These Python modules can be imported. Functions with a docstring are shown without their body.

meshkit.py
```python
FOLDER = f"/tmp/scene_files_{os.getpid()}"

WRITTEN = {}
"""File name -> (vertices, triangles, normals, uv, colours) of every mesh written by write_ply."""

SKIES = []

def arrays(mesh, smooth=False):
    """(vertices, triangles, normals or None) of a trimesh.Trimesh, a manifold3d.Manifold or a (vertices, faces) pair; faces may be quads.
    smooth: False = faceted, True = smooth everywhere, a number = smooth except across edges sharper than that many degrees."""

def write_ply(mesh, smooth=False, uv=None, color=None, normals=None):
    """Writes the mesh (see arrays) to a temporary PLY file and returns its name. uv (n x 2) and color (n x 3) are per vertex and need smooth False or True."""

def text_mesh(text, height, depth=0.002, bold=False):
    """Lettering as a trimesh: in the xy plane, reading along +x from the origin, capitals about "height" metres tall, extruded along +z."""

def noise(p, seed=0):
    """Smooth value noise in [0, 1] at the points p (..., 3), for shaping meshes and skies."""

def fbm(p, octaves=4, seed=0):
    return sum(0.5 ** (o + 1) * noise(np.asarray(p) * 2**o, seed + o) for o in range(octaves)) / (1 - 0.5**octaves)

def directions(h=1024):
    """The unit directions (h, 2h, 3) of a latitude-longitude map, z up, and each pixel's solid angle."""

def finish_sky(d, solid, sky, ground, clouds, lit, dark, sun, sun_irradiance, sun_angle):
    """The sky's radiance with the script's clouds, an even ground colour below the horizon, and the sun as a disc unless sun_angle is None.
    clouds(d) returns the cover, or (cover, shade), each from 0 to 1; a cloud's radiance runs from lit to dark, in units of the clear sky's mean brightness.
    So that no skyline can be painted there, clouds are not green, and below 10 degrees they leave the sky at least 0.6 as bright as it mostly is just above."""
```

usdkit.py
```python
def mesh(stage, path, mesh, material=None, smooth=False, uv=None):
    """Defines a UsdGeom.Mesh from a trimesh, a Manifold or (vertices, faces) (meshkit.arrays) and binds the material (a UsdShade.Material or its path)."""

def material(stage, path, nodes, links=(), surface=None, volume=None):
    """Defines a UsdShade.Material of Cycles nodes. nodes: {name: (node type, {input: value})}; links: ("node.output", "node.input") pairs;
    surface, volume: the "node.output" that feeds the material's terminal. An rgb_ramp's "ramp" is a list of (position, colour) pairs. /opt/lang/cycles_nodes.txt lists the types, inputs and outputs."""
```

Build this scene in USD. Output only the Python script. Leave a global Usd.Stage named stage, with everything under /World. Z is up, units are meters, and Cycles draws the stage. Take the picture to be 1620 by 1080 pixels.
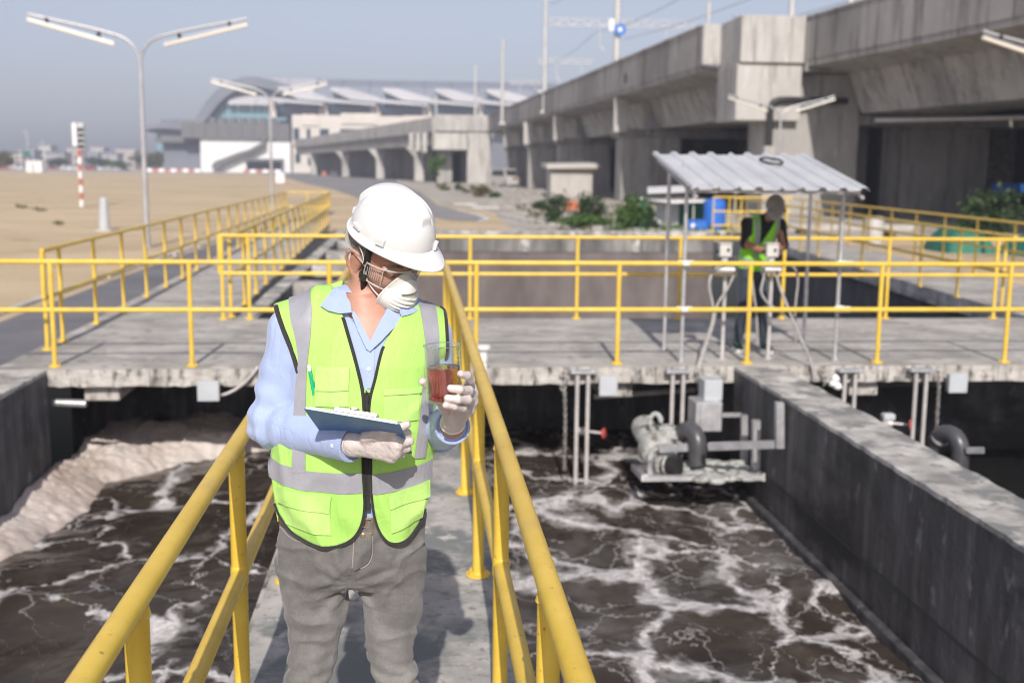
import math, random
import numpy as np
import trimesh
import manifold3d as m3
from shapely.geometry import Polygon, Point, LineString, box as sbox
from shapely import affinity
from pxr import Usd, UsdGeom, UsdLux, UsdShade, Sdf, Gf, Vt
import usdkit, meshkit

stage = Usd.Stage.CreateInMemory()
UsdGeom.SetStageUpAxis(stage, "Z")
UsdGeom.SetStageMetersPerUnit(stage, 1.0)
World = UsdGeom.Xform.Define(stage, "/World")
stage.SetDefaultPrim(World.GetPrim())
UsdGeom.Scope.Define(stage, "/World/Looks")
rng = np.random.default_rng(7)
random.seed(7)

# ------------------------------------------------------------------ camera, sky, sun, exposure
PITCH, ROLL, YAW, EYE = math.radians(8.70), math.radians(0.59), math.radians(4.97), (0.0, 0.0, 1.985)
fw = np.array([math.sin(YAW) * math.cos(PITCH), math.cos(YAW) * math.cos(PITCH), -math.sin(PITCH)])
rt0 = np.array([math.cos(YAW), -math.sin(YAW), 0.0])
up0 = np.cross(rt0, fw)
rt = math.cos(ROLL) * rt0 + math.sin(ROLL) * up0
up = -math.sin(ROLL) * rt0 + math.cos(ROLL) * up0
cam = UsdGeom.Camera.Define(stage, "/World/camera")
cam.AddTransformOp().Set(Gf.Matrix4d(*rt, 0, *up, 0, *(-fw), 0, *EYE, 1))
cam.CreateHorizontalApertureAttr(36.0)
cam.CreateVerticalApertureAttr(36.0 * 682 / 1024)
cam.CreateFocalLengthAttr(39.73)
cam.CreateClippingRangeAttr(Gf.Vec2f(0.05, 5000))
cam.CreateFStopAttr(3.2)
cam.CreateFocusDistanceAttr(2.86)
cam.CreateExposureAttr(0.27)

SUN = np.array([-0.05, -1.0, 0.70])
SUN = SUN / np.linalg.norm(SUN)
sky_mat = usdkit.material(stage, "/World/Looks/sky", {
    "sky": ("sky_texture", {"sky_type": "single_scattering", "sun_disc": False, "sun_elevation": math.asin(SUN[2]),
                            "sun_rotation": math.atan2(SUN[0], SUN[1]), "aerosol_density": 2.0, "air_density": 1.0, "ozone_density": 2.0}),
    "hs": ("hsv", {"saturation": 0.55, "value": 1.0}),
    "tint": ("mix", {"mix_type": "multiply", "fac": 1.0, "color2": (1.02, 1.0, 1.09)}),
    "bg": ("background_shader", {"strength": 0.090})},
    [("sky.color", "hs.color"), ("hs.color", "tint.color1"), ("tint.color", "bg.color")], surface="bg.background")
dome = UsdLux.DomeLight.Define(stage, "/World/sky")
UsdShade.MaterialBindingAPI.Apply(dome.GetPrim()).Bind(sky_mat)
sun = UsdLux.DistantLight.Define(stage, "/World/sun")
sun.CreateNormalizeAttr(True)
sun.CreateIntensityAttr(1.0)
sun.CreateAngleAttr(0.53)
sun.CreateColorAttr(Gf.Vec3f(1.0, 0.935, 0.85))
_z = SUN
_x = np.cross([0, 1, 0], _z); _x /= np.linalg.norm(_x)
_y = np.cross(_z, _x)
sun.AddTransformOp().Set(Gf.Matrix4d(*_x, 0, *_y, 0, *_z, 0, 0, 0, 50, 1))

# ------------------------------------------------------------------ naming helpers
_count = {}
def numbered(parent, name):
    k = (str(parent), name)
    n = _count.get(k, -1) + 1
    _count[k] = n
    return f"{parent}/{name}" if n == 0 else f"{parent}/{name}_{n:03d}"
def tag(prim, label=None, cat=None, group=None, kind=None):
    for k, v in (("label", label), ("category", cat), ("group", group), ("kind", kind)):
        if v: prim.SetCustomDataByKey(k, v)
    return prim
ORIGIN = {}
def thing(name, label, cat, loc=(0, 0, 0), group=None, rz=0.0, kind=None):
    path = numbered("/World", name)
    x = UsdGeom.Xform.Define(stage, path)
    x.AddTranslateOp().Set(Gf.Vec3d(*map(float, loc)))
    if rz: x.AddRotateZOp().Set(rz)
    ORIGIN[path] = np.array(loc, float)
    tag(x.GetPrim(), label, cat, group, kind)
    return path
def arr(mesh):
    if hasattr(mesh, "to_mesh"):
        m = mesh.to_mesh(); return np.array(m.vert_properties[:, :3]), np.array(m.tri_verts)
    if isinstance(mesh, (tuple, list)) and not isinstance(mesh[0], trimesh.Trimesh): return np.asarray(mesh[0], float), np.asarray(mesh[1])
    return np.array(mesh.vertices), np.array(mesh.faces)
def cat(*ms):
    ms = [m for m in ms if m is not None]
    if len(ms) == 1 and isinstance(ms[0], (list, tuple)): ms = ms[0]
    vs, fs, n = [], [], 0
    for m in ms:
        v, f = arr(m)
        vs.append(v); fs.append(f + n); n += len(v)
    return trimesh.Trimesh(np.vstack(vs), np.vstack(fs), process=False)
def part(parent, name, mesh, mat, smooth=False, label=None, local=False):
    """a mesh below a thing (or below a part of one); mesh is given in world coordinates unless local"""
    path = numbered(parent, name)
    v, f = arr(mesh)
    if not local:
        top = "/".join(parent.split("/")[:3])
        v = v - ORIGIN.get(top, 0)
    p = usdkit.mesh(stage, path, trimesh.Trimesh(v, f, process=False), mat, smooth=smooth)
    if label: tag(p.GetPrim(), label)
    return path
def solo(name, mesh, mat, label=None, cat_=None, group=None, kind=None, smooth=False):
    path = numbered("/World", name)
    v, f = arr(mesh)
    p = usdkit.mesh(stage, path, trimesh.Trimesh(v, f, process=False), mat, smooth=smooth)
    tag(p.GetPrim(), label, cat_, group, kind)
    return path
def dup(src, name, loc, label, cat, group=None, rz=0.0, scale=None):
    path = numbered("/World", name)
    x = UsdGeom.Xform.Define(stage, path)
    x.GetPrim().GetReferences().AddInternalReference(Sdf.Path(src))
    x.ClearXformOpOrder()
    x.GetPrim().SetInstanceable(True)
    ops = [x.AddTranslateOp(opSuffix="put")]
    ops[0].Set(Gf.Vec3d(*map(float, loc)))
    if rz:
        r = x.AddRotateZOp(opSuffix="put"); r.Set(float(rz)); ops.append(r)
    if scale:
        s = x.AddScaleOp(opSuffix="put"); s.Set(Gf.Vec3f(*scale)); ops.append(s)
    x.SetXformOpOrder(ops)
    tag(x.GetPrim(), label, cat, group)
    return path

# ------------------------------------------------------------------ shape helpers
def bb(x0, x1, y0, y1, z0, z1, c=0.0):
    lo, hi = np.minimum([x0, y0, z0], [x1, y1, z1]).astype(float), np.maximum([x0, y0, z0], [x1, y1, z1]).astype(float)
    if c <= 0:
        m = trimesh.creation.box(extents=hi - lo); m.apply_translation((lo + hi) / 2); return m
    c = min(c, (hi - lo).min() * 0.45)
    pts = []
    for sx in (0, 1):
        for sy in (0, 1):
            for sz in (0, 1):
                s = np.array([sx, sy, sz])
                corner = np.where(s, hi, lo); inn = np.where(s, -1, 1)
                for k in range(3):
                    o = np.ones(3) * c; o[k] = 0
                    pts.append(corner + inn * o)
    return trimesh.convex.convex_hull(np.array(pts))
def hull(pts): return trimesh.convex.convex_hull(np.asarray(pts, float))
def frames(P):
    P = np.asarray(P, float)
    T = np.gradient(P, axis=0) if len(P) > 2 else np.repeat([P[1] - P[0]], 2, 0)
    T = T / np.maximum(np.linalg.norm(T, axis=1, keepdims=True), 1e-9)
    n = np.cross(T[0], [0, 0, 1.0])
    if np.linalg.norm(n) < 1e-3: n = np.cross(T[0], [0, 1.0, 0])
    n /= np.linalg.norm(n)
    N = []
    for t in T:
        n = n - t * (n @ t); n /= np.linalg.norm(n); N.append(n)
    N = np.array(N); B = np.cross(T, N)
    return P, T, N, B
def tube(P, r, n=10, flat=1.0, caps=True):
    P, T, N, B = frames(P)
    r = np.broadcast_to(np.asarray(r, float), (len(P),))
    a = np.linspace(0, 2 * np.pi, n, endpoint=False)
    V = (P[:, None] + r[:, None, None] * (np.cos(a)[None, :, None] * N[:, None] + flat * np.sin(a)[None, :, None] * B[:, None])).reshape(-1, 3)
    F = []
    for i in range(len(P) - 1):
        for j in range(n):
            k = (j + 1) % n
            p, q, s, t = i * n + j, i * n + k, (i + 1) * n + k, (i + 1) * n + j
            F += [[p, q, s], [p, s, t]]
    if caps:
        V = np.vstack([V, P[0], P[-1]]); c0, c1 = len(V) - 2, len(V) - 1; e = (len(P) - 1) * n
        for j in range(n):
            k = (j + 1) % n
            F += [[c0, k, j], [c1, e + j, e + k]]
    return trimesh.Trimesh(V, np.array(F), process=False)
def spline(P, n=24):
    from scipy.interpolate import CubicSpline
    P = np.asarray(P, float)
    t = np.r_[0, np.cumsum(np.linalg.norm(np.diff(P, axis=0), axis=1))]
    return CubicSpline(t, P)(np.linspace(0, t[-1], n))
def lathe(prof, n=24, at=(0, 0, 0), axis=None):
    """prof: (r, h) pairs bottom to top around z (or around axis)"""
    prof = np.asarray(prof, float); a = np.linspace(0, 2 * np.pi, n, endpoint=False)
    V = np.stack([prof[:, 0, None] * np.cos(a), prof[:, 0, None] * np.sin(a), np.repeat(prof[:, 1, None], n, 1)], -1).reshape(-1, 3)
    F = []
    for i in range(len(prof) - 1):
        for j in range(n):
            k = (j + 1) % n
            p, q, s, t = i * n + j, i * n + k, (i + 1) * n + k, (i + 1) * n + j
            F += [[p, q, s], [p, s, t]]
    V = np.vstack([V, [0, 0, prof[0, 1]], [0, 0, prof[-1, 1]]]); c0, c1 = len(V) - 2, len(V) - 1; e = (len(prof) - 1) * n
    for j in range(n):
        k = (j + 1) % n
        F += [[c0, k, j], [c1, e + j, e + k]]
    if axis is not None:
        M = trimesh.geometry.align_vectors([0, 0, 1], np.asarray(axis, float) / np.linalg.norm(axis))[:3, :3]
        V = V @ M.T
    return trimesh.Trimesh(V + np.asarray(at, float), np.array(F), process=False)
def prism(poly, lo, hi, axis="y"):
    """polygon in (x,z) extruded along y, in (y,z) along x, or in (x,y) along z"""
    g = poly if hasattr(poly, "exterior") else Polygon(poly)
    m = trimesh.creation.extrude_polygon(g, hi - lo, engine="earcut")
    v = np.array(m.vertices); f = np.array(m.faces)
    if axis == "z": v = v + [0, 0, lo]
    elif axis == "y": v = np.stack([v[:, 0], v[:, 2] + lo, v[:, 1]], -1); f = f[:, ::-1]
    else: v = np.stack([v[:, 2] + lo, v[:, 0], v[:, 1]], -1)
    return trimesh.Trimesh(v, f, process=False)
def sheet(x0, x1, y0, y1, z, nx=1, ny=1, fz=None):
    X, Y = np.meshgrid(np.linspace(x0, x1, nx + 1), np.linspace(y0, y1, ny + 1), indexing="ij")
    Z = np.full_like(X, z) if fz is None else z + fz(X, Y)
    V = np.stack([X, Y, Z], -1).reshape(-1, 3); m = ny + 1
    i, j = np.meshgrid(np.arange(nx), np.arange(ny), indexing="ij"); a = (i * m + j).ravel()
    return trimesh.Trimesh(V, np.vstack([np.stack([a, a + m, a + m + 1], 1), np.stack([a, a + m + 1, a + 1], 1)]), process=False)
def flat(poly, z):
    g = poly if hasattr(poly, "exterior") else Polygon(poly)
    v, f = trimesh.creation.triangulate_polygon(g, engine="earcut")
    v = np.c_[v, np.full(len(v), z)]
    n = np.cross(v[f[:, 1]] - v[f[:, 0]], v[f[:, 2]] - v[f[:, 0]])
    f = np.where(n[:, 2:] < 0, f[:, ::-1], f)
    return trimesh.Trimesh(v, f, process=False)

# ------------------------------------------------------------------ materials
def M(name, color, rough=0.6, metallic=0.0, spec=0.5, noise=None, bump=None, extra=None, stretch=(1, 1, 1), stains=None, coords="geo"):
    """a principled material; noise=(scale, [(pos, colour)...], detail) colours it, stains=(scale, lo, hi, colour, stretch) lays blotches over it, bump=(scale, strength, distance)"""
    nodes = {"p": ("principled_bsdf", {"base_color": color, "roughness": rough, "metallic": metallic, "specular_ior_level": spec, **(extra or {})})}
    links = []
    src = "geo.position"
    if coords == "geo": nodes["geo"] = ("geometry", {})
    else: nodes["tc"] = ("texture_coordinate", {}); src = "tc.object"
    col = None
    if noise:
        nodes["map"] = ("mapping", {"scale": stretch}); links.append((src, "map.vector"))
        nodes["n"] = ("noise_texture", {"scale": noise[0], "detail": noise[2] if len(noise) > 2 else 6.0, "roughness": 0.62})
        nodes["r"] = ("rgb_ramp", {"ramp": noise[1]})
        links += [("map.vector", "n.vector"), ("n.fac", "r.fac")]
        col = "r.color"
    for i, s in enumerate(stains or []):
        nodes[f"sm{i}"] = ("mapping", {"scale": s[4] if len(s) > 4 else (1, 1, 1), "location": (3.7 * i + 1.3, 2.1, 0.7)})
        nodes[f"sn{i}"] = ("noise_texture", {"scale": s[0], "detail": 7.0, "roughness": 0.65})
        nodes[f"sr{i}"] = ("rgb_ramp", {"ramp": [(s[1], (0, 0, 0)), (s[2], (1, 1, 1))]})
        nodes[f"sx{i}"] = ("mix", {"color1": color, "color2": s[3]})
        links += [(src, f"sm{i}.vector"), (f"sm{i}.vector", f"sn{i}.vector"), (f"sn{i}.fac", f"sr{i}.fac"), (f"sr{i}.color", f"sx{i}.fac")]
        if col: links.append((col, f"sx{i}.color1"))
        col = f"sx{i}.color"
    if col: links.append((col, "p.base_color"))
    if bump:
        nodes["bn"] = ("noise_texture", {"scale": bump[0], "detail": 6.0, "roughness": 0.6})
        nodes["b"] = ("bump", {"strength": bump[1], "distance": bump[2]})
        links += [(src, "bn.vector"), ("bn.fac", "b.height"), ("b.normal", "p.normal")]
    return usdkit.material(stage, f"/World/Looks/{name}", nodes, links, surface="p.BSDF")
g3 = lambda v, w=0.0: (v * (1 + w), v, v * (1 - w))

m_deck = M("deck_concrete", g3(.42), .9, spec=.25, noise=(1.4, [(.25, (0.232, 0.219, 0.206)), (.45, (0.370, 0.353, 0.331)), (.62, (0.473, 0.452, 0.430)), (.8, (0.344, 0.327, 0.310))], 9), bump=(60, .35, .01),
           stains=[(.8, .50, .66, (0.255, 0.243, 0.228), (1, 1.7, 1)), (7, .58, .70, (0.146, 0.138, 0.129)), (2.2, .58, .66, (0.516, 0.490, 0.456)), (3.0, .60, .66, (0.19, 0.176, 0.163), (1, 1.5, 1))])
m_walk = M("walkway_concrete", g3(.42), .9, spec=.25, noise=(2.6, [(.25, (0.216, 0.216, 0.211)), (.45, (0.360, 0.347, 0.329)), (.62, (0.504, 0.477, 0.450)), (.8, (0.414, 0.396, 0.378))], 10), bump=(90, .5, .01),
           stains=[(1.6, .47, .56, (0.198, 0.211, 0.207)), (16, .56, .68, (0.198, 0.189, 0.180)), (5, .60, .68, (0.540, 0.513, 0.477))])
m_edge = M("slab_edge_concrete", g3(.5), .92, spec=.2, noise=(3.0, [(.3, (0.288, 0.264, 0.240)), (.5, (0.448, 0.424, 0.392)), (.75, (0.528, 0.504, 0.472))], 8), stretch=(2.2, 1, .5), bump=(40, .5, .015),
           stains=[(4.5, .50, .64, (0.080, 0.076, 0.072), (2.4, 1, .8)), (9, .60, .70, (0.128, 0.116, 0.104))])
m_wall = M("tank_wall", g3(.07), .62, spec=.35, noise=(1.6, [(.3, (.034, .033, .036)), (.5, (.062, .060, .064)), (.64, (.105, .103, .11)), (.85, (.17, .17, .18))], 9), stretch=(3, 3, .55), bump=(14, .5, .02),
           stains=[(1.1, .55, .72, (.15, .145, .145), (4, 4, .22)), (2.5, .60, .72, (.055, .035, .026), (1, 1, .4)), (7, .60, .70, (.19, .185, .185), (1, 1, .5)), (.55, .50, .62, (.022, .021, .022), (1, 1, 2))])
m_walltop = M("wall_top_concrete", g3(.4), .9, spec=.2, noise=(2.4, [(.3, (0.217, 0.211, 0.201)), (.48, (0.391, 0.374, 0.353)), (.6, (0.564, 0.543, 0.510)), (.8, (0.651, 0.630, 0.597))], 9), bump=(50, .5, .012),
           stains=[(3.5, .50, .58, (0.217, 0.217, 0.211)), (12, .60, .72, (0.152, 0.146, 0.142))])
m_farwall = M("far_tank_wall", g3(.2), .8, spec=.3, noise=(1.2, [(.3, (.10, .085, .082)), (.6, (.17, .145, .14)), (.8, (.22, .20, .19))], 6), stretch=(1, 1, .35))
m_farwall_top = M("far_tank_wall_top", g3(.2), .85, spec=.3, noise=(1.1, [(.3, (.05, .05, .05)), (.5, (.16, .155, .15)), (.75, (.42, .40, .38))], 6), stretch=(1.2, 1, .25))
m_yellow = M("yellow_paint", (.70, .46, .035), .36, spec=.5, noise=(5, [(.3, (.64, .42, .045)), (.6, (.74, .51, .075)), (.85, (.78, .57, .11))], 5), bump=(140, .10, .004),
             stains=[(3.5, .56, .72, (.60, .41, .09)), (55, .64, .69, (.34, .20, .06)), (120, .66, .70, (.14, .08, .04))])
m_yellow_far = M("yellow_paint_weathered", (.70, .46, .06), .5, noise=(2, [(.3, (.66, .43, .05)), (.7, (.76, .54, .11))], 3))
m_galv = M("galvanised_steel", g3(.55), .42, .6, noise=(9, [(.3, (.42, .42, .43)), (.7, (.64, .64, .66))], 5))
m_grey_pipe = M("grey_painted_pipe", g3(.5), .45, 0.2, noise=(6, [(.3, (.42, .40, .39)), (.7, (.60, .57, .56))], 4), stains=[(14, .62, .72, (.25, .2, .17))])
m_white = M("white_paint", g3(.75), .45, noise=(4, [(.3, (.66, .655, .65)), (.7, (.80, .79, .78))], 4))
m_box = M("grey_box_paint", g3(.45), .45, noise=(5, [(.3, (.40, .425, .45)), (.7, (.47, .495, .52))], 4))
m_pvc = M("dark_grey_pvc", g3(.07), .35, noise=(5, [(.3, (.055, .055, .06)), (.7, (.085, .085, .092))], 3))
m_black = M("black_rubber", g3(.018), .5)
m_pump = M("pump_casting", g3(.4), .55, noise=(7, [(.3, (.27, .285, .275)), (.6, (.44, .445, .43)), (.8, (.52, .52, .50))], 6), bump=(22, .8, .02), stains=[(9, .54, .64, (.17, .135, .11)), (22, .60, .66, (.10, .06, .04))])
m_red = M("red_paint", (.55, .08, .07), .5)
m_redfade = M("faded_red_paint", (.42, .15, .11), .7)
m_chain = M("chain_steel", g3(.35), .4, .7, noise=(30, [(.3, (.20, .19, .18)), (.7, (.50, .48, .46))], 3))
m_asphalt = M("asphalt", g3(.08), .9, spec=.3, noise=(.7, [(.3, (.13, .13, .145)), (.6, (.18, .178, .19)), (.8, (.22, .215, .22))], 8), bump=(60, .3, .01))
m_kerb = M("kerb_concrete", g3(.5), .9, spec=.2, noise=(1.5, [(.3, (.36, .34, .32)), (.7, (.58, .56, .53))], 6))
m_sand = M("dry_sand", g3(.3), .95, spec=.15, noise=(.09, [(.25, (.36, .275, .175)), (.45, (.49, .385, .255)), (.6, (.58, .46, .315)), (.8, (.44, .35, .235))], 12), stretch=(1, 2.6, 1),
           bump=(6, .6, .06), stains=[(.5, .60, .72, (.22, .19, .11), (1, 2.5, 1)), (2.2, .64, .74, (.48, .39, .28))])
m_gravel = M("pale_gravel", g3(.4), .95, spec=.15, noise=(.6, [(.3, (.30, .27, .23)), (.5, (.42, .385, .34)), (.75, (.54, .50, .455))], 10), bump=(9, .6, .05), stains=[(.9, .56, .68, (.20, .19, .12))])
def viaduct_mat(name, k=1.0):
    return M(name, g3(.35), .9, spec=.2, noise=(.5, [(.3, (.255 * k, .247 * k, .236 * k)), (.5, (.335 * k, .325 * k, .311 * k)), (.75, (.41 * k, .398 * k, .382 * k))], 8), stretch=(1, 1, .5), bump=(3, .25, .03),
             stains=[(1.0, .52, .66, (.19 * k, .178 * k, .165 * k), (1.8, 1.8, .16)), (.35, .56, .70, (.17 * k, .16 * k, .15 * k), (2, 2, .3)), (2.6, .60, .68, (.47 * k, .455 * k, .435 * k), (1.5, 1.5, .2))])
m_via, m_via_b, m_via_d = viaduct_mat("viaduct_concrete"), viaduct_mat("viaduct_concrete_pale", 1.30), viaduct_mat("viaduct_concrete_weathered_shaded", .78)  # the weathered copy also darkens piers that stand in shade
m_dark = M("viaduct_shade", g3(.035), .9)  # near-black that paints in the shade under the viaduct

# ------------------------------------------------------------------ haze
usdkit.material(stage, "/World/Looks/haze_air", {"v": ("principled_volume", {"color": (.80, .84, .98), "density": 0.0007, "anisotropy": 0.2})}, [], volume="v.volume")
_hz = usdkit.mesh(stage, "/World/haze", bb(-700, 760, -60, 1250, -4.5, 62), "/World/Looks/haze_air")
tag(_hz.GetPrim(), kind="stuff")

# ------------------------------------------------------------------ ground, roads
GZ = -0.35
X0, X1, Y0, Y1 = -4.1, 15.2, 36.3, 11.2
ground_hole = Polygon([(-4.1, -50), (16.5, -50), (16.5, 38), (-4.1, 38)])
solo("ground", flat(Polygon([(-690, -50), (750, -50), (750, 1240), (-690, 1240)]).difference(Polygon([(-4.05, -3), (12.4, -3), (12.4, 36.9), (-4.05, 36.9)])), GZ), m_sand, kind="structure")
road_l = Polygon([(-6.35, -40), (-4.09, -40), (-4.09, 60), (-5.2, 60), (-6.1, 30)])
solo("road", flat(road_l, GZ + .004), m_asphalt, kind="structure")
for y in range(-6, 60, 3):
    solo("road_kerb", bb(-6.5 + .018 * max(y - 20, 0), -6.37 + .018 * max(y - 20, 0), y, y + 2.96, GZ - .1, GZ + .06, .01), m_kerb, kind="structure") if y < 57 else None
road_c = Polygon([(-60, 420), (-30, 262), (-15.2, 160), (-8, 116), (-3.2, 78), (-.4, 58), (1.6, 51), (2.9, 50.2), (3.5, 52.5), (3.3, 57), (1.5, 71), (.6, 110), (-2.5, 165), (-4, 260), (-14, 420)])
m_road2 = M("pale_road", g3(.2), .9, spec=.2, noise=(.25, [(.3, (.20, .195, .20)), (.7, (.30, .29, .285))], 7))
solo("curved_road", flat(road_c, GZ + .006), m_road2, kind="structure")
solo("road_marking", flat(Polygon([(3.5, 52.5), (3.3, 57), (2.4, 63), (2.25, 63), (3.1, 57), (3.3, 52.6), (2.75, 50.6), (2.9, 50.2)]), GZ + .012), m_white, kind="structure")
yard = Polygon([(3.6, 40), (30, 38), (36, 60), (32, 120), (24, 180), (6, 420), (-4, 420), (-2.4, 165), (.7, 110), (1.7, 71), (4.2, 60)])
solo("gravel_yard", flat(yard, GZ + .003), m_gravel, kind="structure")
paved = Polygon([(-140, 330), (20, 300), (40, 460), (-260, 460)])
solo("forecourt_pavement", flat(paved, GZ + .002), M("pale_paving", g3(.4), .9, noise=(.2, [(.3, (.36, .335, .30)), (.7, (.46, .43, .39))], 5)), kind="structure")
ty = [(4.2, 55.5), (5.0, 50), (5.6, 47.5), (6.7, 45), (8.2, 43), (10, 41.8), (12, 41), (14, 40.4)]
for (xa, ya), (xb, yb) in zip(ty[:-1], ty[1:]):
    d = np.array([xb - xa, yb - ya]); n = np.array([-d[1], d[0]]) / np.linalg.norm(d) * .22
    solo("yard_kerb", prism([(xa + d[0] * .02 + n[0], ya + d[1] * .02 + n[1]), (xa + d[0] * .02 - n[0], ya + d[1] * .02 - n[1]), (xb - d[0] * .02 - n[0], yb - d[1] * .02 - n[1]), (xb - d[0] * .02 + n[0], yb - d[1] * .02 + n[1])], GZ - .05, GZ + .13, "z"), m_kerb, kind="structure")
for (x, y, w) in ((3.2, 72, 1.5), (4.1, 66, 1.6)):
    solo("yard_kerb", bb(x - w / 2, x + w / 2, y, y + .4, GZ, GZ + .12, .02), m_kerb, kind="structure")

# ------------------------------------------------------------------ the tanks: slabs, walls, water
def rough_edge(m, amp, seed, keep=None):
    """breaks straight concrete edges up a little"""
    m = m.subdivide_to_size(.12, max_iter=12) if hasattr(m, "subdivide_to_size") else m
    v = np.array(m.vertices); d = meshkit.fbm(v * 9, 3, seed) - .5
    d2 = meshkit.fbm(v * 9 + 40, 3, seed + 5) - .5
    v = v + np.c_[np.zeros(len(v)), d * amp, d2 * amp * .6]
    return trimesh.Trimesh(v, m.faces, process=False)
p = thing("platform", "broad stained concrete platform crossing behind the man, carrying the railings", "platform", (1, 13, 0))
part(p, "slab", bb(-4.1, 12.4, 11.235, 14.95, -.15, -.002), m_deck)
# the broken front face of the slab, one cast bay after the other
bx = [-3.58, -2.6, -1.35, -.05, 1.2, 2.45, 3.27, 3.75, 4.9, 6.1, 7.4, 8.8, 10.2, 12.4]
for a, b in zip(bx[:-1], bx[1:]):
    if abs(a - 3.27) < .01: continue
    f = bb(a + .004, b - .004, 11.2, 11.234, -.172, -.004, 0)
    f = f.subdivide().subdivide().subdivide().subdivide()
    v = np.array(f.vertices); front = v[:, 1] < 11.21
    w = meshkit.fbm(v * [7, 7, 14], 4, 3)
    v[:, 1] -= np.where(front, (w - .5) * .03, 0); v[:, 2] += np.where(v[:, 2] < -.16, (meshkit.fbm(v * 11, 3, 8) - .5) * .035, 0)
    part(p, "edge_face", trimesh.Trimesh(v, f.faces, process=False), m_edge)
for (x0, x1) in ((-3.27, -2.93), (1.90, 2.24), (4.52, 4.86), (7.3, 7.64)):
    part(p, "beam", bb(x0, x1, 11.32, 14.9, -.34, -.151, .012), m_edge)
part(p, "haunch", bb(1.72, 2.3, 11.17, 11.2, -.165, -.02, .008), m_edge)

w = thing("walkway", "narrow rough concrete walkway between the two near yellow handrails", "walkway", (-.15, 5, 0))
part(w, "slab", bb(-.71, .40, -3, 11.195, -.16, -.003), m_walk)
part(w, "kerb_strip", bb(-.735, -.712, -3, 11.19, -.19, -.02), m_edge)
part(w, "kerb_strip", bb(.402, .425, -3, 11.19, -.19, -.02), m_edge)
def tank_wall(name, label, x0, x1, y0, y1, z0, z1, top=True, mat=None):
    t = thing(name, label, "tank wall", ((x0 + x1) / 2, (y0 + y1) / 2, z0))
    part(t, "wall_face", bb(x0, x1, y0, y1, z0, z1 - .035), mat or m_wall)
    if top:
        f = trimesh.creation.box(extents=(x1 - x0 + .012, y1 - y0, .034)); f.apply_translation(((x0 + x1) / 2, (y0 + y1) / 2, z1 - .0175))
        f = f.subdivide_to_size(.09, max_iter=9)
        v = np.array(f.vertices); s = np.abs(v[:, 0] - (x0 + x1) / 2) > (x1 - x0) / 2 - .01
        v[:, 0] += np.where(s, np.sign(v[:, 0] - (x0 + x1) / 2) * (meshkit.fbm(v * [6, 6, 1], 4, 2) - .62) * .035, 0)
        v[:, 2] += np.where(v[:, 2] > z1 - .01, (meshkit.fbm(v * [5, 5, 1], 4, 4) - .5) * .022, 0)
        part(t, "wall_top", trimesh.Trimesh(v, f.faces, process=False), m_walltop)
    return t
tw = tank_wall("tank_wall", "dark streaked tank wall with a chipped pale top, right of the aerated tank", 3.27, 3.745, -3, 11.2, -2.4, -.002)
part(tw, "form_joint", bb(3.262, 3.27, -3, 11.2, -.83, -.815), m_black)
part(tw, "ledge", bb(3.20, 3.27, -3, 11.2, -2.4, -1.13, .01), m_wall)
tank_wall("tank_wall", "dark tank wall at the left edge of the photo beside the foam bank", -4.05, -3.58, -3, 11.2, -2.4, -.004)
tank_wall("tank_wall", "black back wall of the tank in the shade below the platform", -4.05, 12.4, 13.5, 13.8, -2.4, -.16, top=False)
tank_wall("tank_wall", "right outer wall of the far right tank chamber", 12.0, 12.4, -3, 11.2, -2.4, -.003)
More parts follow.
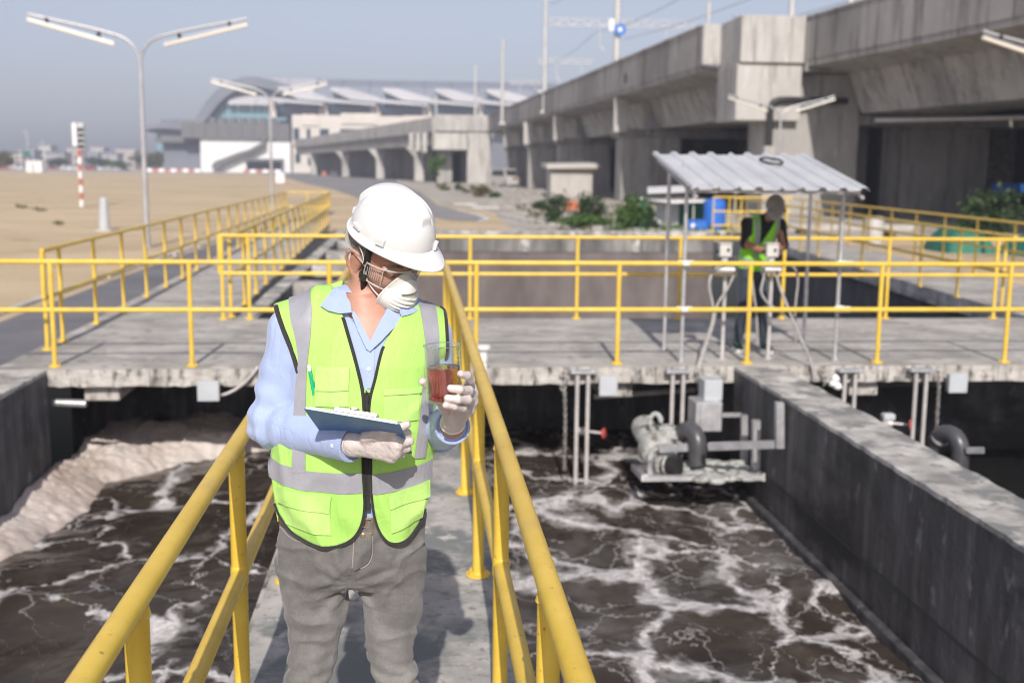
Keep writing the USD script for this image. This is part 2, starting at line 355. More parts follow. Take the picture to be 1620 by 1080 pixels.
# far tank
t = thing("tank_wall", "brown far wall of the second tank with a pale weathered rim", "tank wall", (4, 36.5, 0))
part(t, "lower_face", bb(-2.25, 9.7, 36.2, 36.6, -4.0, -.66), m_farwall)
part(t, "upper_face", bb(-2.25, 9.7, 36.17, 36.6, -.655, -.13), m_farwall_top)
for k in range(8):
    part(t, "rim_slab", bb(-2.2 + k * 1.487, -2.2 + k * 1.487 + 1.48, 36.05, 36.9, -.125, .0, .012), m_walltop)
for k in range(3):
    part(t, "stain_pilaster", bb(-.2 + k * 3.6, .05 + k * 3.6, 36.13, 36.17, -.655, -.13), m_walltop)
tank_wall("channel_wall", "low dark wall of the second tank beside the far left walkway", -2.35, -2.1, 15.0, 36.1, -4, -.005)
for k, y in enumerate((19.6, 23.2, 27.0, 31.0)):
    solo("channel_beam", bb(-2.09, -.4, y, y + .5, -.24, .0 - .005, .012), m_walltop, ["nearest", "second", "third", "farthest"][k] + " concrete beam bridging the channel beside the far left walkway", "beam", "concrete beams over the side channel")

# left and right side walkways
def strip(name, label, a, b, half, z, mat, n):
    a, b = np.array(a, float), np.array(b, float); d = b - a; nrm = np.array([d[1], -d[0]]) / np.linalg.norm(d)
    t = thing(name, label, "walkway", (*((a + b) / 2), z))
    for k in range(n):
        p0, p1 = a + d * (k + .003) / n, a + d * (k + .997) / n
        part(t, "slab", prism([p0 - nrm * half, p0 + nrm * half, p1 + nrm * half, p1 - nrm * half], z - .2, z - .004 + .002 * (k % 2), "z"), mat)
    return t
strip("walkway", "concrete walkway running away between the far left yellow railings", (-3.28, 14.96), (-3.9, 41.3), .86, 0, m_deck, 9)
m_shade = M("tank_side_shade", g3(.07), .85, spec=.3, noise=(1.5, [(.3, (.03, .03, .03)), (.7, (.10, .10, .098))], 5), stretch=(2, 2, .5))  # near-black tone puts the unlit side into the colour
rw = strip("walkway", "pale concrete walkway between the far right yellow railings", (9.55, 14.96), (11.5, 36.9), .95, 0, m_deck, 8)
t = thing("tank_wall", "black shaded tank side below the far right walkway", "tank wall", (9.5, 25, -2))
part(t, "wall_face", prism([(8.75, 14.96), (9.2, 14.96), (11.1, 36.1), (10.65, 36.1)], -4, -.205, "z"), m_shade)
part(t, "coping", prism([(8.62, 14.96), (8.735, 14.96), (10.63, 36.1), (10.515, 36.1)], -.27, -.05, "z"), m_walltop)

# water with foam; brown, wind-ruffled, its white scum in a network of veins
def water_mat(name, foam_scale, lo, hi, seed, dark=(.027, .0212, .0170), thin=.40):
    N = {"geo": ("geometry", {}), "mp": ("mapping", {"location": (seed, seed * .37, 0), "scale": (1, .85, 1)}),
         "wa": ("noise_texture", {"scale": 1.3, "detail": 5.0, "roughness": .6}), "wb": ("noise_texture", {"scale": 5.0, "detail": 5.0, "roughness": .6}),
         "sa": ("vector_math", {"math_type": "scale", "scale": 1.1}), "sb": ("vector_math", {"math_type": "scale", "scale": .19}),
         "a1": ("vector_math", {"math_type": "add"}), "a2": ("vector_math", {"math_type": "add"}),
         "wn": ("noise_texture", {"scale": .9, "detail": 4.0, "roughness": .65}),
         "fine": ("noise_texture", {"scale": 13.0, "detail": 9.0, "roughness": .75}), "pn": ("noise_texture", {"scale": .5, "detail": 4.0, "roughness": .6})}
    L = [("geo.position", "mp.vector"), ("mp.vector", "wa.vector"), ("mp.vector", "wb.vector"), ("wa.color", "sa.vector1"), ("wb.color", "sb.vector1"), ("mp.vector", "a1.vector1"), ("sa.vector", "a1.vector2"), ("a1.vector", "a2.vector1"), ("sb.vector", "a2.vector2"),
         ("mp.vector", "wn.vector"), ("a2.vector", "fine.vector"), ("mp.vector", "pn.vector")]
    out = None
    for i, (sc, w0, w1, top) in enumerate(((foam_scale, .004, .20, 1.0), (foam_scale * 1.9, .0, .06, .5))):
        N[f"v{i}"] = ("voronoi_texture", {"feature": "distance_to_edge", "scale": sc})
        N[f"w{i}"] = ("map_range", {"from_min": thin, "from_max": thin + .24, "to_min": w0 + .004, "to_max": w1, "clamp": True})
        N[f"d{i}"] = ("math", {"math_type": "divide"})
        N[f"r{i}"] = ("rgb_ramp", {"ramp": [(0.0, (top,) * 3), (.3, (top * .9,) * 3), (.5, (top * .38,) * 3), (1.0, (0, 0, 0))]})
        L += [("a2.vector", f"v{i}.vector"), (("wn" if i != 1 else "pn") + ".fac", f"w{i}.value"), (f"v{i}.distance", f"d{i}.value1"), (f"w{i}.result", f"d{i}.value2"), (f"d{i}.value", f"r{i}.fac")]
        if out:
            N[f"m{i}"] = ("math", {"math_type": "maximum"}); L += [(out, f"m{i}.value1"), (f"r{i}.color", f"m{i}.value2")]; out = f"m{i}.value"
        else: out = f"r{i}.color"
    N.update({"pr": ("rgb_ramp", {"ramp": [(lo, (0, 0, 0)), ((lo + hi) / 2, (.12,) * 3), (hi, (.40,) * 3)]}), "mm": ("math", {"math_type": "maximum"}),
              "fr": ("map_range", {"from_min": .30, "from_max": .60, "to_min": .42, "to_max": 1.2}), "fm": ("math", {"math_type": "multiply", "use_clamp": True}),
              "brn": ("rgb_ramp", {"ramp": [(.35, dark), (.65, tuple(2.3 * c for c in dark))]}), "col": ("mix", {"color2": (.66, .635, .64)}), "rgh": ("map_range", {"to_min": .14, "to_max": .9}),
              "b1": ("noise_texture", {"scale": 6.5, "detail": 6.0, "distortion": .8}), "bmp": ("bump", {"strength": .45, "distance": .03}), "b2": ("bump", {"strength": .6, "distance": .03}), "p": ("principled_bsdf", {"ior": 1.33})})
    L += [("pn.fac", "pr.fac"), (out, "mm.value1"), ("pr.color", "mm.value2"), ("fine.fac", "fr.value"), ("mm.value", "fm.value1"), ("fr.result", "fm.value2"), ("wa.fac", "brn.fac"), ("brn.color", "col.color1"), ("fm.value", "col.fac"), ("col.color", "p.base_color"),
          ("fm.value", "rgh.value"), ("rgh.result", "p.roughness"), ("geo.position", "b1.vector"), ("b1.fac", "bmp.height"), ("bmp.normal", "b2.normal"), ("fm.value", "b2.height"), ("b2.normal", "p.normal")]
    return usdkit.material(stage, f"/World/Looks/{name}", N, L, surface="p.BSDF")
WZ = -1.2
def ripple(seed):
    return lambda X, Y: (meshkit.fbm(np.stack([X * 1.6, Y * 1.6, 0 * X], -1), 4, seed) - .5) * .14
m_water_r = water_mat("aerated_water", 1.05, .54, .74, 3.3)
m_water_l = water_mat("brown_water", .8, .60, .78, 11.7, (.022, .0172, .0138), .46)
solo("aerated_water", sheet(-.3, 3.21, 1.5, 13.5, WZ, 70, 230, ripple(1)), m_water_r, kind="structure", smooth=True)
solo("brown_water", sheet(-3.59, -.31, 1.5, 13.5, WZ, 70, 230, ripple(2)), m_water_l, kind="structure", smooth=True)
m_still = M("dark_still_water", g3(.012), .08, bump=(2, .2, .02))
solo("dark_water", sheet(3.74, 12.1, -3, 13.5, WZ - .3), m_still, kind="structure")
solo("tank_water", sheet(-2.2, 10.6, 14.9, 36.3, -3.2), m_still, kind="structure")
solo("tank_partition", bb(-.34, -.26, -3, 11.2, -2.4, -.17), m_wall, "dark partition wall hidden below the walkway between both tanks", "tank wall")

# foam bank in the left tank: a long soft ridge that follows the wall and turns along the back
def foam_height(X, Y):
    edge = np.interp(Y, FOAM_Y, FOAM_X)                       # how far the bank reaches out from the wall
    P = np.stack([X, Y, 0 * X], -1)
    edge = edge + .30 * (meshkit.fbm(P * 1.3, 4, 5) - .5) + .16 * (meshkit.fbm(P * 6, 3, 15) - .5)
    s = np.clip((edge - X) / .55, 0, 1) ** .6
    lumps = .80 * meshkit.fbm(P * 1.7, 2, 9) + .10 * np.abs(meshkit.fbm(P * 8, 3, 12) - .5) * 2.2 + .16 * meshkit.noise(P * 22, 3) + .12 * meshkit.noise(P * 45, 7)
    return s * (.19 + .06 * np.clip((Y - 7) / 5, 0, 1)) * (.55 + .95 * lumps) - .06
FOAM_Y = [3.2, 8.0, 8.7, 9.2, 10.0, 11.3, 11.95, 12.4, 12.8, 13.5]
FOAM_X = [-3.9, -3.75, -3.42, -3.22, -3.16, -2.98, -2.62, -2.2, -1.2, -.2]
fm = sheet(-3.575, -.32, 3.2, 13.5, WZ, 150, 420, foam_height)
v = np.array(fm.vertices); keep = (v[fm.faces][:, :, 2] > WZ - .055).any(1)
m_foam = M("brown_foam", g3(.6), .85, spec=.3, noise=(.7, [(.3, (.40, .33, .29)), (.5, (.52, .455, .42)), (.7, (.64, .60, .575))], 5), stains=[(2.2, .56, .76, (.40, .31, .26)), (30, .60, .68, (.80, .77, .75)), (48, .60, .66, (.36, .28, .23))], bump=(70, .3, .008),
           extra={"subsurface_weight": .0})
solo("foam_bank", trimesh.Trimesh(v, fm.faces[keep], process=False), m_foam, "thick bank of frothy beige foam curving along the left tank wall", "foam", kind="stuff", smooth=True)

# ------------------------------------------------------------------ railings
def base_plate(x, y, z, r=.062):
    m = [lathe([(r, z), (r, z + .009), (r - .003, z + .011)], 22, (x, y, 0)), lathe([(.036, z + .011), (.034, z + .017)], 14, (x, y, 0))]
    for k in range(4):
        a = math.pi / 4 + k * math.pi / 2
        m.append(lathe([(.008, z + .011), (.008, z + .02), (.004, z + .022), (.004, z + .028)], 6, (x + .047 * math.cos(a), y + .047 * math.sin(a), 0)))
    return cat(m)
def railing(name, label, a, b, posts, h, mids, z=0.0, r=.024, rp=.024, mat=None, group=None, ends=(0, 0), near=False, plates=True, zpost=None):
    """a straight railing from a to b; posts are distances along it"""
    mat = mat or m_yellow
    a, b = np.array([*a, z], float), np.array([*b, z], float); L = np.linalg.norm(b - a); d = (b - a) / L
    t = thing(name, label, "railing", (*a[:2], z), group)
    n = 20 if near else 10
    def bar(zz, nm):
        A, B = a + [0, 0, zz], b + [0, 0, zz]
        part(t, nm, tube([A + (B - A) * k / 12 for k in range(13)], r, n), mat, smooth=40)
    for s in posts:
        P = a + d * s; zb = z if zpost is None else zpost(P)
        pts = np.linspace(P + [0, 0, zb - z], P + [0, 0, h - r * .4], 9)
        q = part(t, "post", cat(tube(pts, rp, n), *([lathe([(rp * 1.0, h - r - .012), (rp * 1.16, h - r - .004), (rp * 1.0, h - r + .012)], n, (P[0], P[1], z))] + [lathe([(rp, m - r - .007), (rp * 1.12, m - r), (rp * 1.12, m + r), (rp, m + r + .007)], n, (P[0], P[1], z)) for m in mids] if near else [])), mat, smooth=40)
        if plates: part(q, "base_plate", base_plate(P[0], P[1], zb), mat, smooth=35)
    bar(h, "top_rail")
    for m in mids: bar(m, "middle_rail")
    for e, P in zip(ends, (a, b)):
        if e: part(t, "rail_end", tube([P + [0, 0, h], P + [0, 0, (h + mids[0]) / 2], P + [0, 0, mids[0]]], r, n), mat, smooth=40)
    return t
yl = [2.45 + 1.43 * k for k in range(-2, 7)]
railing("walkway_railing", "near yellow pipe railing left of the man in the white helmet", (-.618, -1.5), (-.618, 11.3), [y + 1.5 for y in yl if y + 1.5 > 0], 1.03, [.56], r=.0285, rp=.028, near=True)
railing("walkway_railing", "near yellow pipe railing right of the man, passing behind the beaker", (.308, -1.5), (.308, 11.3), [y + 1.5 + .03 for y in yl if y + 1.5 > 0], 1.03, [.56], r=.0285, rp=.028, near=True)
ground_post = lambda P: 0.0 if P[0] > -4.2 else GZ
railing("platform_railing", "yellow railing along the platform edge left of the man", (-5.6, 11.37), (-.60, 11.37), [.3, 2.05, 3.38, 4.75], 1.04, [.565], r=.025, zpost=ground_post)
railing("platform_railing", "yellow railing along the platform front with the shed posts clamped to it", (.30, 11.37), (11.5, 11.37), [.32, 1.78, 3.15, 4.55, 5.95, 7.35, 8.75, 10.15], 1.04, [.565], r=.025)
railing("platform_railing", "yellow railing along the back edge of the platform behind the second worker", (-2.52, 14.9), (8.95, 14.9), [.03, .37, 1.82, 3.25, 4.68, 6.07, 7.5, 8.96, 10.5], 1.09, [.6], r=.025, ends=(1, 0))
def rail_pts(L, step=1.5, first=.05): return list(np.arange(first, L, step))
railing("railing", "far left yellow railing on the sand side of the left walkway", (-3.95, 12.4), (-4.55, 41), [.03, .62] + list(np.arange(2.1, 28.6, 1.5)), 1.07, [.56], r=.025, ends=(1, 1))
railing("railing", "yellow railing on the tank side of the left walkway", (-2.42, 15.05), (-3.02, 41), rail_pts(25.9, 1.45), 1.07, [.56], r=.025, ends=(0, 1))
railing("railing", "short yellow railing closing the far end of the left walkway", (-4.55, 41.03), (-3.02, 41.03), [.75], 1.07, [.56], r=.025)
railing("railing", "yellow railing on the tank side of the right walkway", (8.55, 15.5), (10.4, 36.3), rail_pts(20.8, 1.7, .3), 1.09, [.56], r=.026, mat=m_yellow_far)
railing("railing", "yellow railing on the viaduct side of the right walkway", (10.6, 14.5), (12.4, 36.4), rail_pts(21.9, 1.7, .5), 1.09, [.56], r=.026, mat=m_yellow_far)
railing("railing", "pale yellow gate-like railing at the far end of the right walkway", (9.75, 36.6), (12.4, 36.6), [.02, .55, .95, 2.5], 1.12, [.66, .2], r=.03, mat=m_yellow_far)

# ------------------------------------------------------------------ the small shed over the control posts
s = thing("metal_shed", "open shed on thin white posts under a corrugated grey metal roof", "shed", (3.6, 12, 0))
for (x, y, top) in ((2.77, 11.44, 1.87), (4.45, 11.52, 1.87), (2.78, 12.3, 2.02), (4.52, 12.7, 2.10)):
    q = part(s, "post", tube(np.linspace((x, y, .01), (x, y, top), 7), .021, 10), m_galv, smooth=40)
    part(q, "foot", lathe([(.045, .0), (.045, .012), (.03, .02), (.03, .05)], 12, (x, y, 0)), m_galv, smooth=30)
    if y < 12:
        for z in (.565, 1.04):
            part(q, "clamp", cat(bb(x - .035, x + .035, y - .10, y - .02, z - .018, z + .03, .005), bb(x - .085, x + .085, 11.365, 11.40, z - .03, z + .03, .006)), m_white)
RX0, RX1, RY0, RY1, RZ0, RZ1 = 2.72, 4.52, 11.02, 12.95, 1.80, 2.16
def roof_sheet(x0, x1):
    xs, zs = [], []
    pitch = .215
    k0 = int(math.floor((x0 - RX0) / pitch)) - 1
    for k in range(k0, k0 + int((x1 - x0) / pitch) + 4):
        c = RX0 + .03 + k * pitch
        for dx, dz in ((-.107, 0), (-.045, .004), (-.024, .034), (.024, .034), (.045, .004), (.05, 0)):
            xs.append(c + dx); zs.append(dz)
    xs, zs = np.array(xs), np.array(zs); o = np.argsort(xs, kind="stable"); xs, zs = xs[o], zs[o]; k = (xs >= x0 - 1e-6) & (xs <= x1 + 1e-6); xs, zs = np.r_[x0, xs[k], x1], np.r_[0, zs[k], 0]
    V = []; ny = 5
    for j in range(ny):
        t = j / (ny - 1)
        V.append(np.stack([xs, np.full_like(xs, RY0 + (RY1 - RY0) * t), RZ0 + (RZ1 - RZ0) * t + zs], -1))
    V = np.vstack(V); n = len(xs); F = []
    for j in range(ny - 1):
        for i in range(n - 1):
            a = j * n + i; F += [[a, a + 1, a + n + 1], [a, a + n + 1, a + n]]
    F = np.array(F); W = V - [0, 0, .004]
    rim = []
    for i in range(n - 1):
        for e in (0, (ny - 1) * n): rim += [[e + i, len(V) + e + i, len(V) + e + i + 1], [e + i, len(V) + e + i + 1, e + i + 1]]
    return trimesh.Trimesh(np.vstack([V, W]), np.vstack([F, F[:, ::-1] + len(V), np.array(rim)]), process=False)
m_roof = M("corrugated_metal", g3(.6), .5, .25, noise=(2.5, [(.3, (.50, .51, .53)), (.7, (.68, .69, .71))], 5), stretch=(1, .4, 1), stains=[(6, .62, .74, (.36, .35, .33), (1, .3, 1))])
part(s, "roof_sheet", roof_sheet(RX0, 3.585), m_roof)
part(s, "roof_sheet", roof_sheet(3.59, RX1), m_roof)
for y in (11.12, 11.95, 12.8):
    z = RZ0 + (RZ1 - RZ0) * (y - RY0) / (RY1 - RY0)
    part(s, "purlin", bb(RX0 + .04, RX1 - .06, y - .02, y + .02, z - .055, z - .008, .004), m_grey_pipe)
for x in (2.78, 4.48):
    part(s, "rafter", tube([(x, RY0 + .06, RZ0 - .07), (x, 12, RZ0 + .11), (x, RY1 - .06, RZ1 - .07)], .018, 8), m_grey_pipe)
a = np.linspace(0, 4 * np.pi, 60)
ring = np.stack([3.93 + (.115 + .006 * np.sin(a * 3.1)) * np.cos(a), 12.35 + .19 * np.sin(a), 0 * a], -1); ring[:, 2] = RZ0 + (RZ1 - RZ0) * (ring[:, 1] - RY0) / (RY1 - RY0) + .045 + .006 * np.sin(a * .5)
solo("wire_ring", tube(ring, .009, 6), m_black, "loose coil of dark wire lying on the corrugated shed roof", "wire coil", smooth=True)

m_boxw = M("cream_box_paint", g3(.5), .5, noise=(6, [(.3, (.48, .465, .44)), (.7, (.60, .585, .56))], 4))
# ------------------------------------------------------------------ control posts with hoses
hoses = []
for i, (x, lab) in enumerate(((3.24, "left white control box on a pipe leg behind the rail under the shed"), (3.74, "right white control box on a pipe leg, under the second worker's hand"))):
    y = 11.62
    c = thing("control_post", lab, "control box", (x, y, 0))
    q = part(c, "cabinet", bb(x - .065, x + .065, y - .055, y + .055, 1.09, 1.225, .012), m_boxw)
    part(q, "lid", bb(x - .07, x + .07, y - .06, y + .06, 1.226, 1.24, .006), m_boxw)
    part(q, "switch", lathe([(.014, 0), (.014, .02), (.006, .024)], 10, (x + .02, y - .056, 1.17), (0, -1, 0)), m_black)
    part(q, "side_knob", lathe([(.02, 0), (.02, .03)], 10, (x - .066, y, 1.15), (-1, 0, 0)), m_black)
    part(c, "stem", bb(x - .03, x + .03, y - .025, y + .025, 1.02, 1.089, .004), m_box)
    part(c, "junction_body", tube([(x - .10, y - .02, .955), (x, y - .02, .955), (x + .10, y - .02, .955)], .042, 14), m_galv, smooth=40)
    part(c, "leg", tube(np.linspace((x + .02, y + .02, .01), (x + .02, y + .02, .93), 5), .021, 10), m_grey_pipe, smooth=40)
    part(c, "foot", lathe([(.06, .0), (.06, .01)], 14, (x + .02, y + .02, 0)), m_grey_pipe)
m_hose = M("flexible_conduit", g3(.36), .45, .3, bump=(160, .8, .01), noise=(12, [(.3, (.29, .275, .27)), (.7, (.45, .43, .415))], 3))
for lab, pts, r in (
    ("flexible grey conduit looping left from the left control box down to the pump", [(3.231, 11.560, 1.005), (3.095, 11.520, 0.942), (3.049, 11.480, 0.814), (3.073, 11.420, 0.636), (3.075, 11.380, 0.496), (3.007, 11.300, 0.309), (2.922, 11.200, 0.128), (2.849, 11.120, -0.054)], .015),
    ("straight grey conduit slanting left from below the left control box", [(3.342, 11.560, 0.939), (3.294, 11.500, 0.865), (3.208, 11.460, 0.724), (3.119, 11.410, 0.597), (3.087, 11.370, 0.464), (3.019, 11.290, 0.298), (2.939, 11.190, 0.130), (2.888, 11.120, -0.021), (2.907, 11.050, -0.146), (2.969, 11.000, -0.227), (3.039, 10.950, -0.205)], .0135),
    ("short grey conduit arching right from the left control box", [(3.399, 11.560, 1.012), (3.451, 11.500, 0.978), (3.496, 11.480, 0.874), (3.523, 11.480, 0.735), (3.555, 11.470, 0.550), (3.574, 11.460, 0.351), (3.585, 11.450, 0.185)], .0135),
    ("grey conduit dropping left from the right control box and crossing to the slanted one", [(3.737, 11.560, 1.039), (3.632, 11.500, 0.985), (3.624, 11.480, 0.881), (3.597, 11.460, 0.751), (3.652, 11.450, 0.646), (3.747, 11.440, 0.567), (3.842, 11.430, 0.495), (3.888, 11.420, 0.450)], .0135),
    ("long grey conduit slanting right from the right control box down over the slab edge", [(3.788, 11.560, 0.953), (3.787, 11.500, 0.846), (3.824, 11.450, 0.719), (3.876, 11.400, 0.572), (3.926, 11.350, 0.433), (3.992, 11.280, 0.257), (4.049, 11.190, 0.093), (4.078, 11.120, -0.047), (4.088, 11.080, -0.119)], .016),
    ("thin grey conduit hanging right of the right control box", [(3.887, 11.560, 1.020), (3.960, 11.550, 0.994), (4.013, 11.550, 0.888), (4.013, 11.550, 0.741), (4.003, 11.550, 0.540), (4.014, 11.550, 0.304), (4.021, 11.550, 0.168)], .0125)):
    solo("conduit_hose", tube(spline(pts, 40), r, 10), m_hose, lab, "conduit", smooth=True)

# ------------------------------------------------------------------ hardware below the platform edge
def guide_pipes(x, z0, lab):
    g = thing("guide_pipes", lab, "guide pipes", (x, 11.1, z0))
    for dx in (-.055, .055):
        part(g, "pipe", tube(np.linspace((x + dx, 11.11, z0), (x + dx, 11.11, -.045), 6), .022, 10), m_grey_pipe, smooth=40)
    q = part(g, "bracket", bb(x - .13, x + .13, 11.06, 11.19, -.05, -.018, .006), m_galv)
    part(q, "bolt", cat([lathe([(.014, 0), (.014, .016), (.008, .017), (.008, .03)], 6, (x + dx, 11.1, -.019)) for dx in (-.1, .1)]), m_galv)
    part(g, "pipe_clip", bb(x - .085, x + .085, 11.085, 11.135, z0 + .25, z0 + .275, .004), m_galv)
guide_pipes(1.687, -1.42, "pair of upright grey guide pipes bolted to the slab left of the pump")
guide_pipes(2.664, -1.1, "pair of upright grey guide pipes bolted to the slab above the black elbow")
guide_pipes(4.466, -1.2, "pair of short guide pipes just right of the wall's pale top")
guide_pipes(5.225, -1.5, "pair of guide pipes in the dark right tank beside the hanging chain")
def chain(pts, lab, link=.05, r=.007):
    P = spline(pts, 300); s = np.r_[0, np.cumsum(np.linalg.norm(np.diff(P, axis=0), axis=1))]
    c = thing("chain", lab, "chain", tuple(P[0]))
    k, n = 0, int(s[-1] / (link * .68))
    for i in range(n):
        u = s[-1] * i / n; p = np.array([np.interp(u, s, P[:, j]) for j in range(3)]); q = np.array([np.interp(min(u + .01, s[-1]), s, P[:, j]) for j in range(3)])
        d = (q - p) / max(np.linalg.norm(q - p), 1e-9); e = np.cross(d, [0, 1, 0]); e /= np.linalg.norm(e)
        if i % 2: e = np.cross(d, e)
        a = np.linspace(0, 2 * np.pi, 11)
        part(c, "link", tube([p + d * (link * .5) * math.sin(t) + e * (link * .3) * math.cos(t) for t in a], r, 5, caps=False), m_chain, smooth=True)
chain([(1.498, 11.100, -0.043), (1.503, 11.080, -0.298), (1.508, 11.060, -0.522), (1.507, 11.050, -0.748), (1.509, 11.050, -1.044)], "rusty lifting chain hanging left of the guide pipes beside the walkway")
chain([(1.475, 11.120, -0.060), (1.530, 11.090, -0.093), (1.478, 11.080, -0.156), (1.525, 11.080, -0.246)], "short doubled loop of chain hooked on the slab edge", .045)
chain([(2.864, 11.100, -0.063), (2.883, 11.060, -0.304), (2.901, 11.020, -0.558)], "dark chain hanging behind the conduit beside the grey tank boxes")
chain([(5.396, 11.100, -0.050), (5.408, 11.080, -0.260), (5.399, 11.060, -0.423), (5.401, 11.050, -0.655)], "pale chain hanging in the dark right tank above the black elbow")
chain([(4.164, 11.120, -0.028), (4.194, 11.080, -0.120), (4.164, 11.060, -0.195)], "small tangle of chain where the conduit meets the wall top", .045)
def junction(x0, x1, z0, z1, y, lab):
    j = thing("junction_box", lab, "junction box", ((x0 + x1) / 2, y, z0))
    part(j, "box_body", bb(x0, x1, y - .07, y, z0, z1, .008), m_box)
    part(j, "box_lid", bb(x0 - .004, x1 + .004, y - .085, y - .071, z0 - .004, z1 + .004, .005), m_box)
    part(j, "screw", cat([lathe([(.006, 0), (.006, .004)], 8, (x, y - .0855, z), (0, -1, 0)) for x in (x0 + .02, x1 - .02) for z in (z0 + .02, z1 - .02)]), m_galv)
def px(u, v, y): return None
for (a, b, lab) in (((-2.112, 11.100, -0.289), (-1.911, 11.100, -0.100), "grey junction box on the slab edge left of the man's elbow"), ((1.850, 11.100, -0.266), (2.026, 11.100, -0.072), "grey junction box on the slab edge right of the first guide pipes"),
                    ((5.499, 11.100, -0.258), (5.689, 11.100, -0.065), "grey junction box on the slab edge at the right, beside the hanging chain")):
    junction(a[0], b[0], a[2], b[2], 11.12, lab)
# conduit running on the slab edge left of the man
solo("edge_conduit", tube(spline([(-1.902, 11.130, -0.252), (-1.766, 11.130, -0.196), (-1.642, 11.140, -0.097), (-1.544, 11.160, 0.026)], 16), .015, 8), m_grey_pipe, "bent grey conduit climbing the slab edge beside the left junction box", "conduit", smooth=True)
# stacked boxes in the tank, right of the pipes
k = thing("tank_control_box", "pair of stacked grey metal boxes hanging on the tank wall beside the pump", "metal box", (3.1, 10.9, -.5))
part(k, "upper_box", bb(2.846, 3.033, 10.75, 10.98, -.27, -.06, .01), m_box)
q = part(k, "lower_box", bb(2.743, 3.013, 10.66, 10.98, -.56, -.262, .01), m_galv)
part(q, "cover", bb(2.784, 2.999, 10.645, 10.659, -.55, -.27, .005), m_galv)
part(k, "wall_strut", bb(3.0, 3.27, 10.86, 10.92, -.46, -.42, .004), m_galv)
# horizontal pipe below the slab and other odds and ends
solo("water_pipe", tube(np.linspace((1.95, 12.0, -.47), (3.1, 12.15, -.43), 4), .028, 12), m_grey_pipe, "horizontal grey pipe in the shade below the platform, left of the pump", "pipe", smooth=40)
solo("water_pipe", tube(np.linspace((4.9, 12.2, -.40), (7.6, 12.2, -.36), 5), .035, 12), m_pvc, "long dark pipe in the shade of the right tank", "pipe", smooth=40)
for ((x, y, z), lab) in (((1.979, 11.500, -0.761), "red valve handwheel facing left in the tank left of the pump"), ((5.227, 11.300, -0.657), "red valve handwheel beside the guide pipes of the right tank")):
    vv = thing("valve", lab, "valve", (x, y, z))
    part(vv, "handwheel", lathe([(.02, -.008), (.052, -.012), (.058, 0), (.052, .012), (.02, .008)], 16, (x, y, z), (1, -.5, 0)), m_red, smooth=35)
    part(vv, "stem", tube([(x - .22, y + .1, z + .005), (x, y, z)], .014, 8), m_grey_pipe)
    part(vv, "valve_body", lathe([(.035, -.05), (.045, -.02), (.045, .02), (.035, .05)], 12, (x - .2, y + .1, z), (1, -.5, 0)), m_grey_pipe, smooth=35)
solo("pipe_stub", tube([(-3.58, 11.35, -.36), (-3.40, 11.35, -.365), (-3.26, 11.35, -.37)], .038, 14), m_galv, "short steel pipe stub poking from the left tank wall below the slab", "pipe", smooth=40)
t = thing("white_vent_pipe", "white capped vent pipe standing beside the walkway railing behind the beaker", "pipe", (.665, 10.9, 0))
part(t, "pipe", tube(np.linspace((0.666, 10.900, -0.223), (0.663, 10.900, 0.211), 4), .043, 16), m_white, smooth=40)
part(t, "cap", lathe([(.068, 0), (.07, .012), (.07, .03), (.055, .04), (.0, .042)], 18, (0.669, 10.900, 0.237)), m_white, smooth=35)
part(t, "band", lathe([(.046, 0), (.046, .01)], 16, (0.664, 10.900, 0.111)), m_grey_pipe)

# ------------------------------------------------------------------ the aerator pump on its frame
def elbow(P, r, n=18): return tube(spline(P, 22), r, n)
PY = 10.55
pu = thing("aerator_pump", "white cast aerator pump body with flanges, bolts and a lifting eye", "pump", (2.357, 10.600, -0.647))
c0, c1 = np.array((2.302, 10.950, -0.602)), np.array((2.371, 10.250, -0.776))
ax = (c1 - c0) / np.linalg.norm(c1 - c0); Lp = np.linalg.norm(c1 - c0)
part(pu, "motor_housing", lathe([(.08, -.12), (.115, -.10), (.125, -.02), (.125, Lp * .35), (.11, Lp * .4)], 20, c0, ax), m_pump, smooth=30)
part(pu, "volute", lathe([(.11, Lp * .4), (.165, Lp * .45), (.185, Lp * .55), (.165, Lp * .68), (.11, Lp * .76)], 22, c0, ax), m_pump, smooth=30)
fl = part(pu, "flange", lathe([(.15, Lp * .78), (.15, Lp * .84), (.11, Lp * .86), (.11, Lp * 1.0)], 22, c0, ax), m_pump, smooth=30)
e1 = np.cross(ax, [0, 0, 1]); e1 /= np.linalg.norm(e1); e2 = np.cross(ax, e1)
part(fl, "bolt", cat([lathe([(.014, 0), (.014, .02)], 6, c0 + ax * Lp * .845 + .128 * (math.cos(t) * e1 + math.sin(t) * e2), ax) for t in np.linspace(0, 2 * np.pi, 9)[:8]]), m_galv)
part(pu, "top_cover", bb(*(lambda q: (q[0] - .1, q[0] + .16, q[1] - .12, q[1] + .12, q[2] - .03, q[2] + .07))(np.array((2.468, 10.600, -0.572))), .025), m_pump)
part(pu, "terminal_lid", bb(*(lambda q: (q[0] - .06, q[0] + .12, q[1] - .08, q[1] + .08, q[2] - .02, q[2] + .02))(np.array((2.427, 10.650, -0.507))), .01), m_red if False else m_pump)
hk = [(2.289, 10.600, -0.469), (2.287, 10.600, -0.394), (2.324, 10.600, -0.356), (2.362, 10.600, -0.375), (2.376, 10.600, -0.445)]
part(pu, "lifting_eye", tube(spline(hk, 16), [.022] * 10 + [.026] * 6, 10), m_pump, smooth=True)
part(pu, "hook_plate", bb(*(lambda q: (q[0] - .07, q[0] + .02, q[1] - .02, q[1] + .02, q[2] - .012, q[2] + .012))(np.array((2.275, 10.600, -0.387))), .005), m_pump)
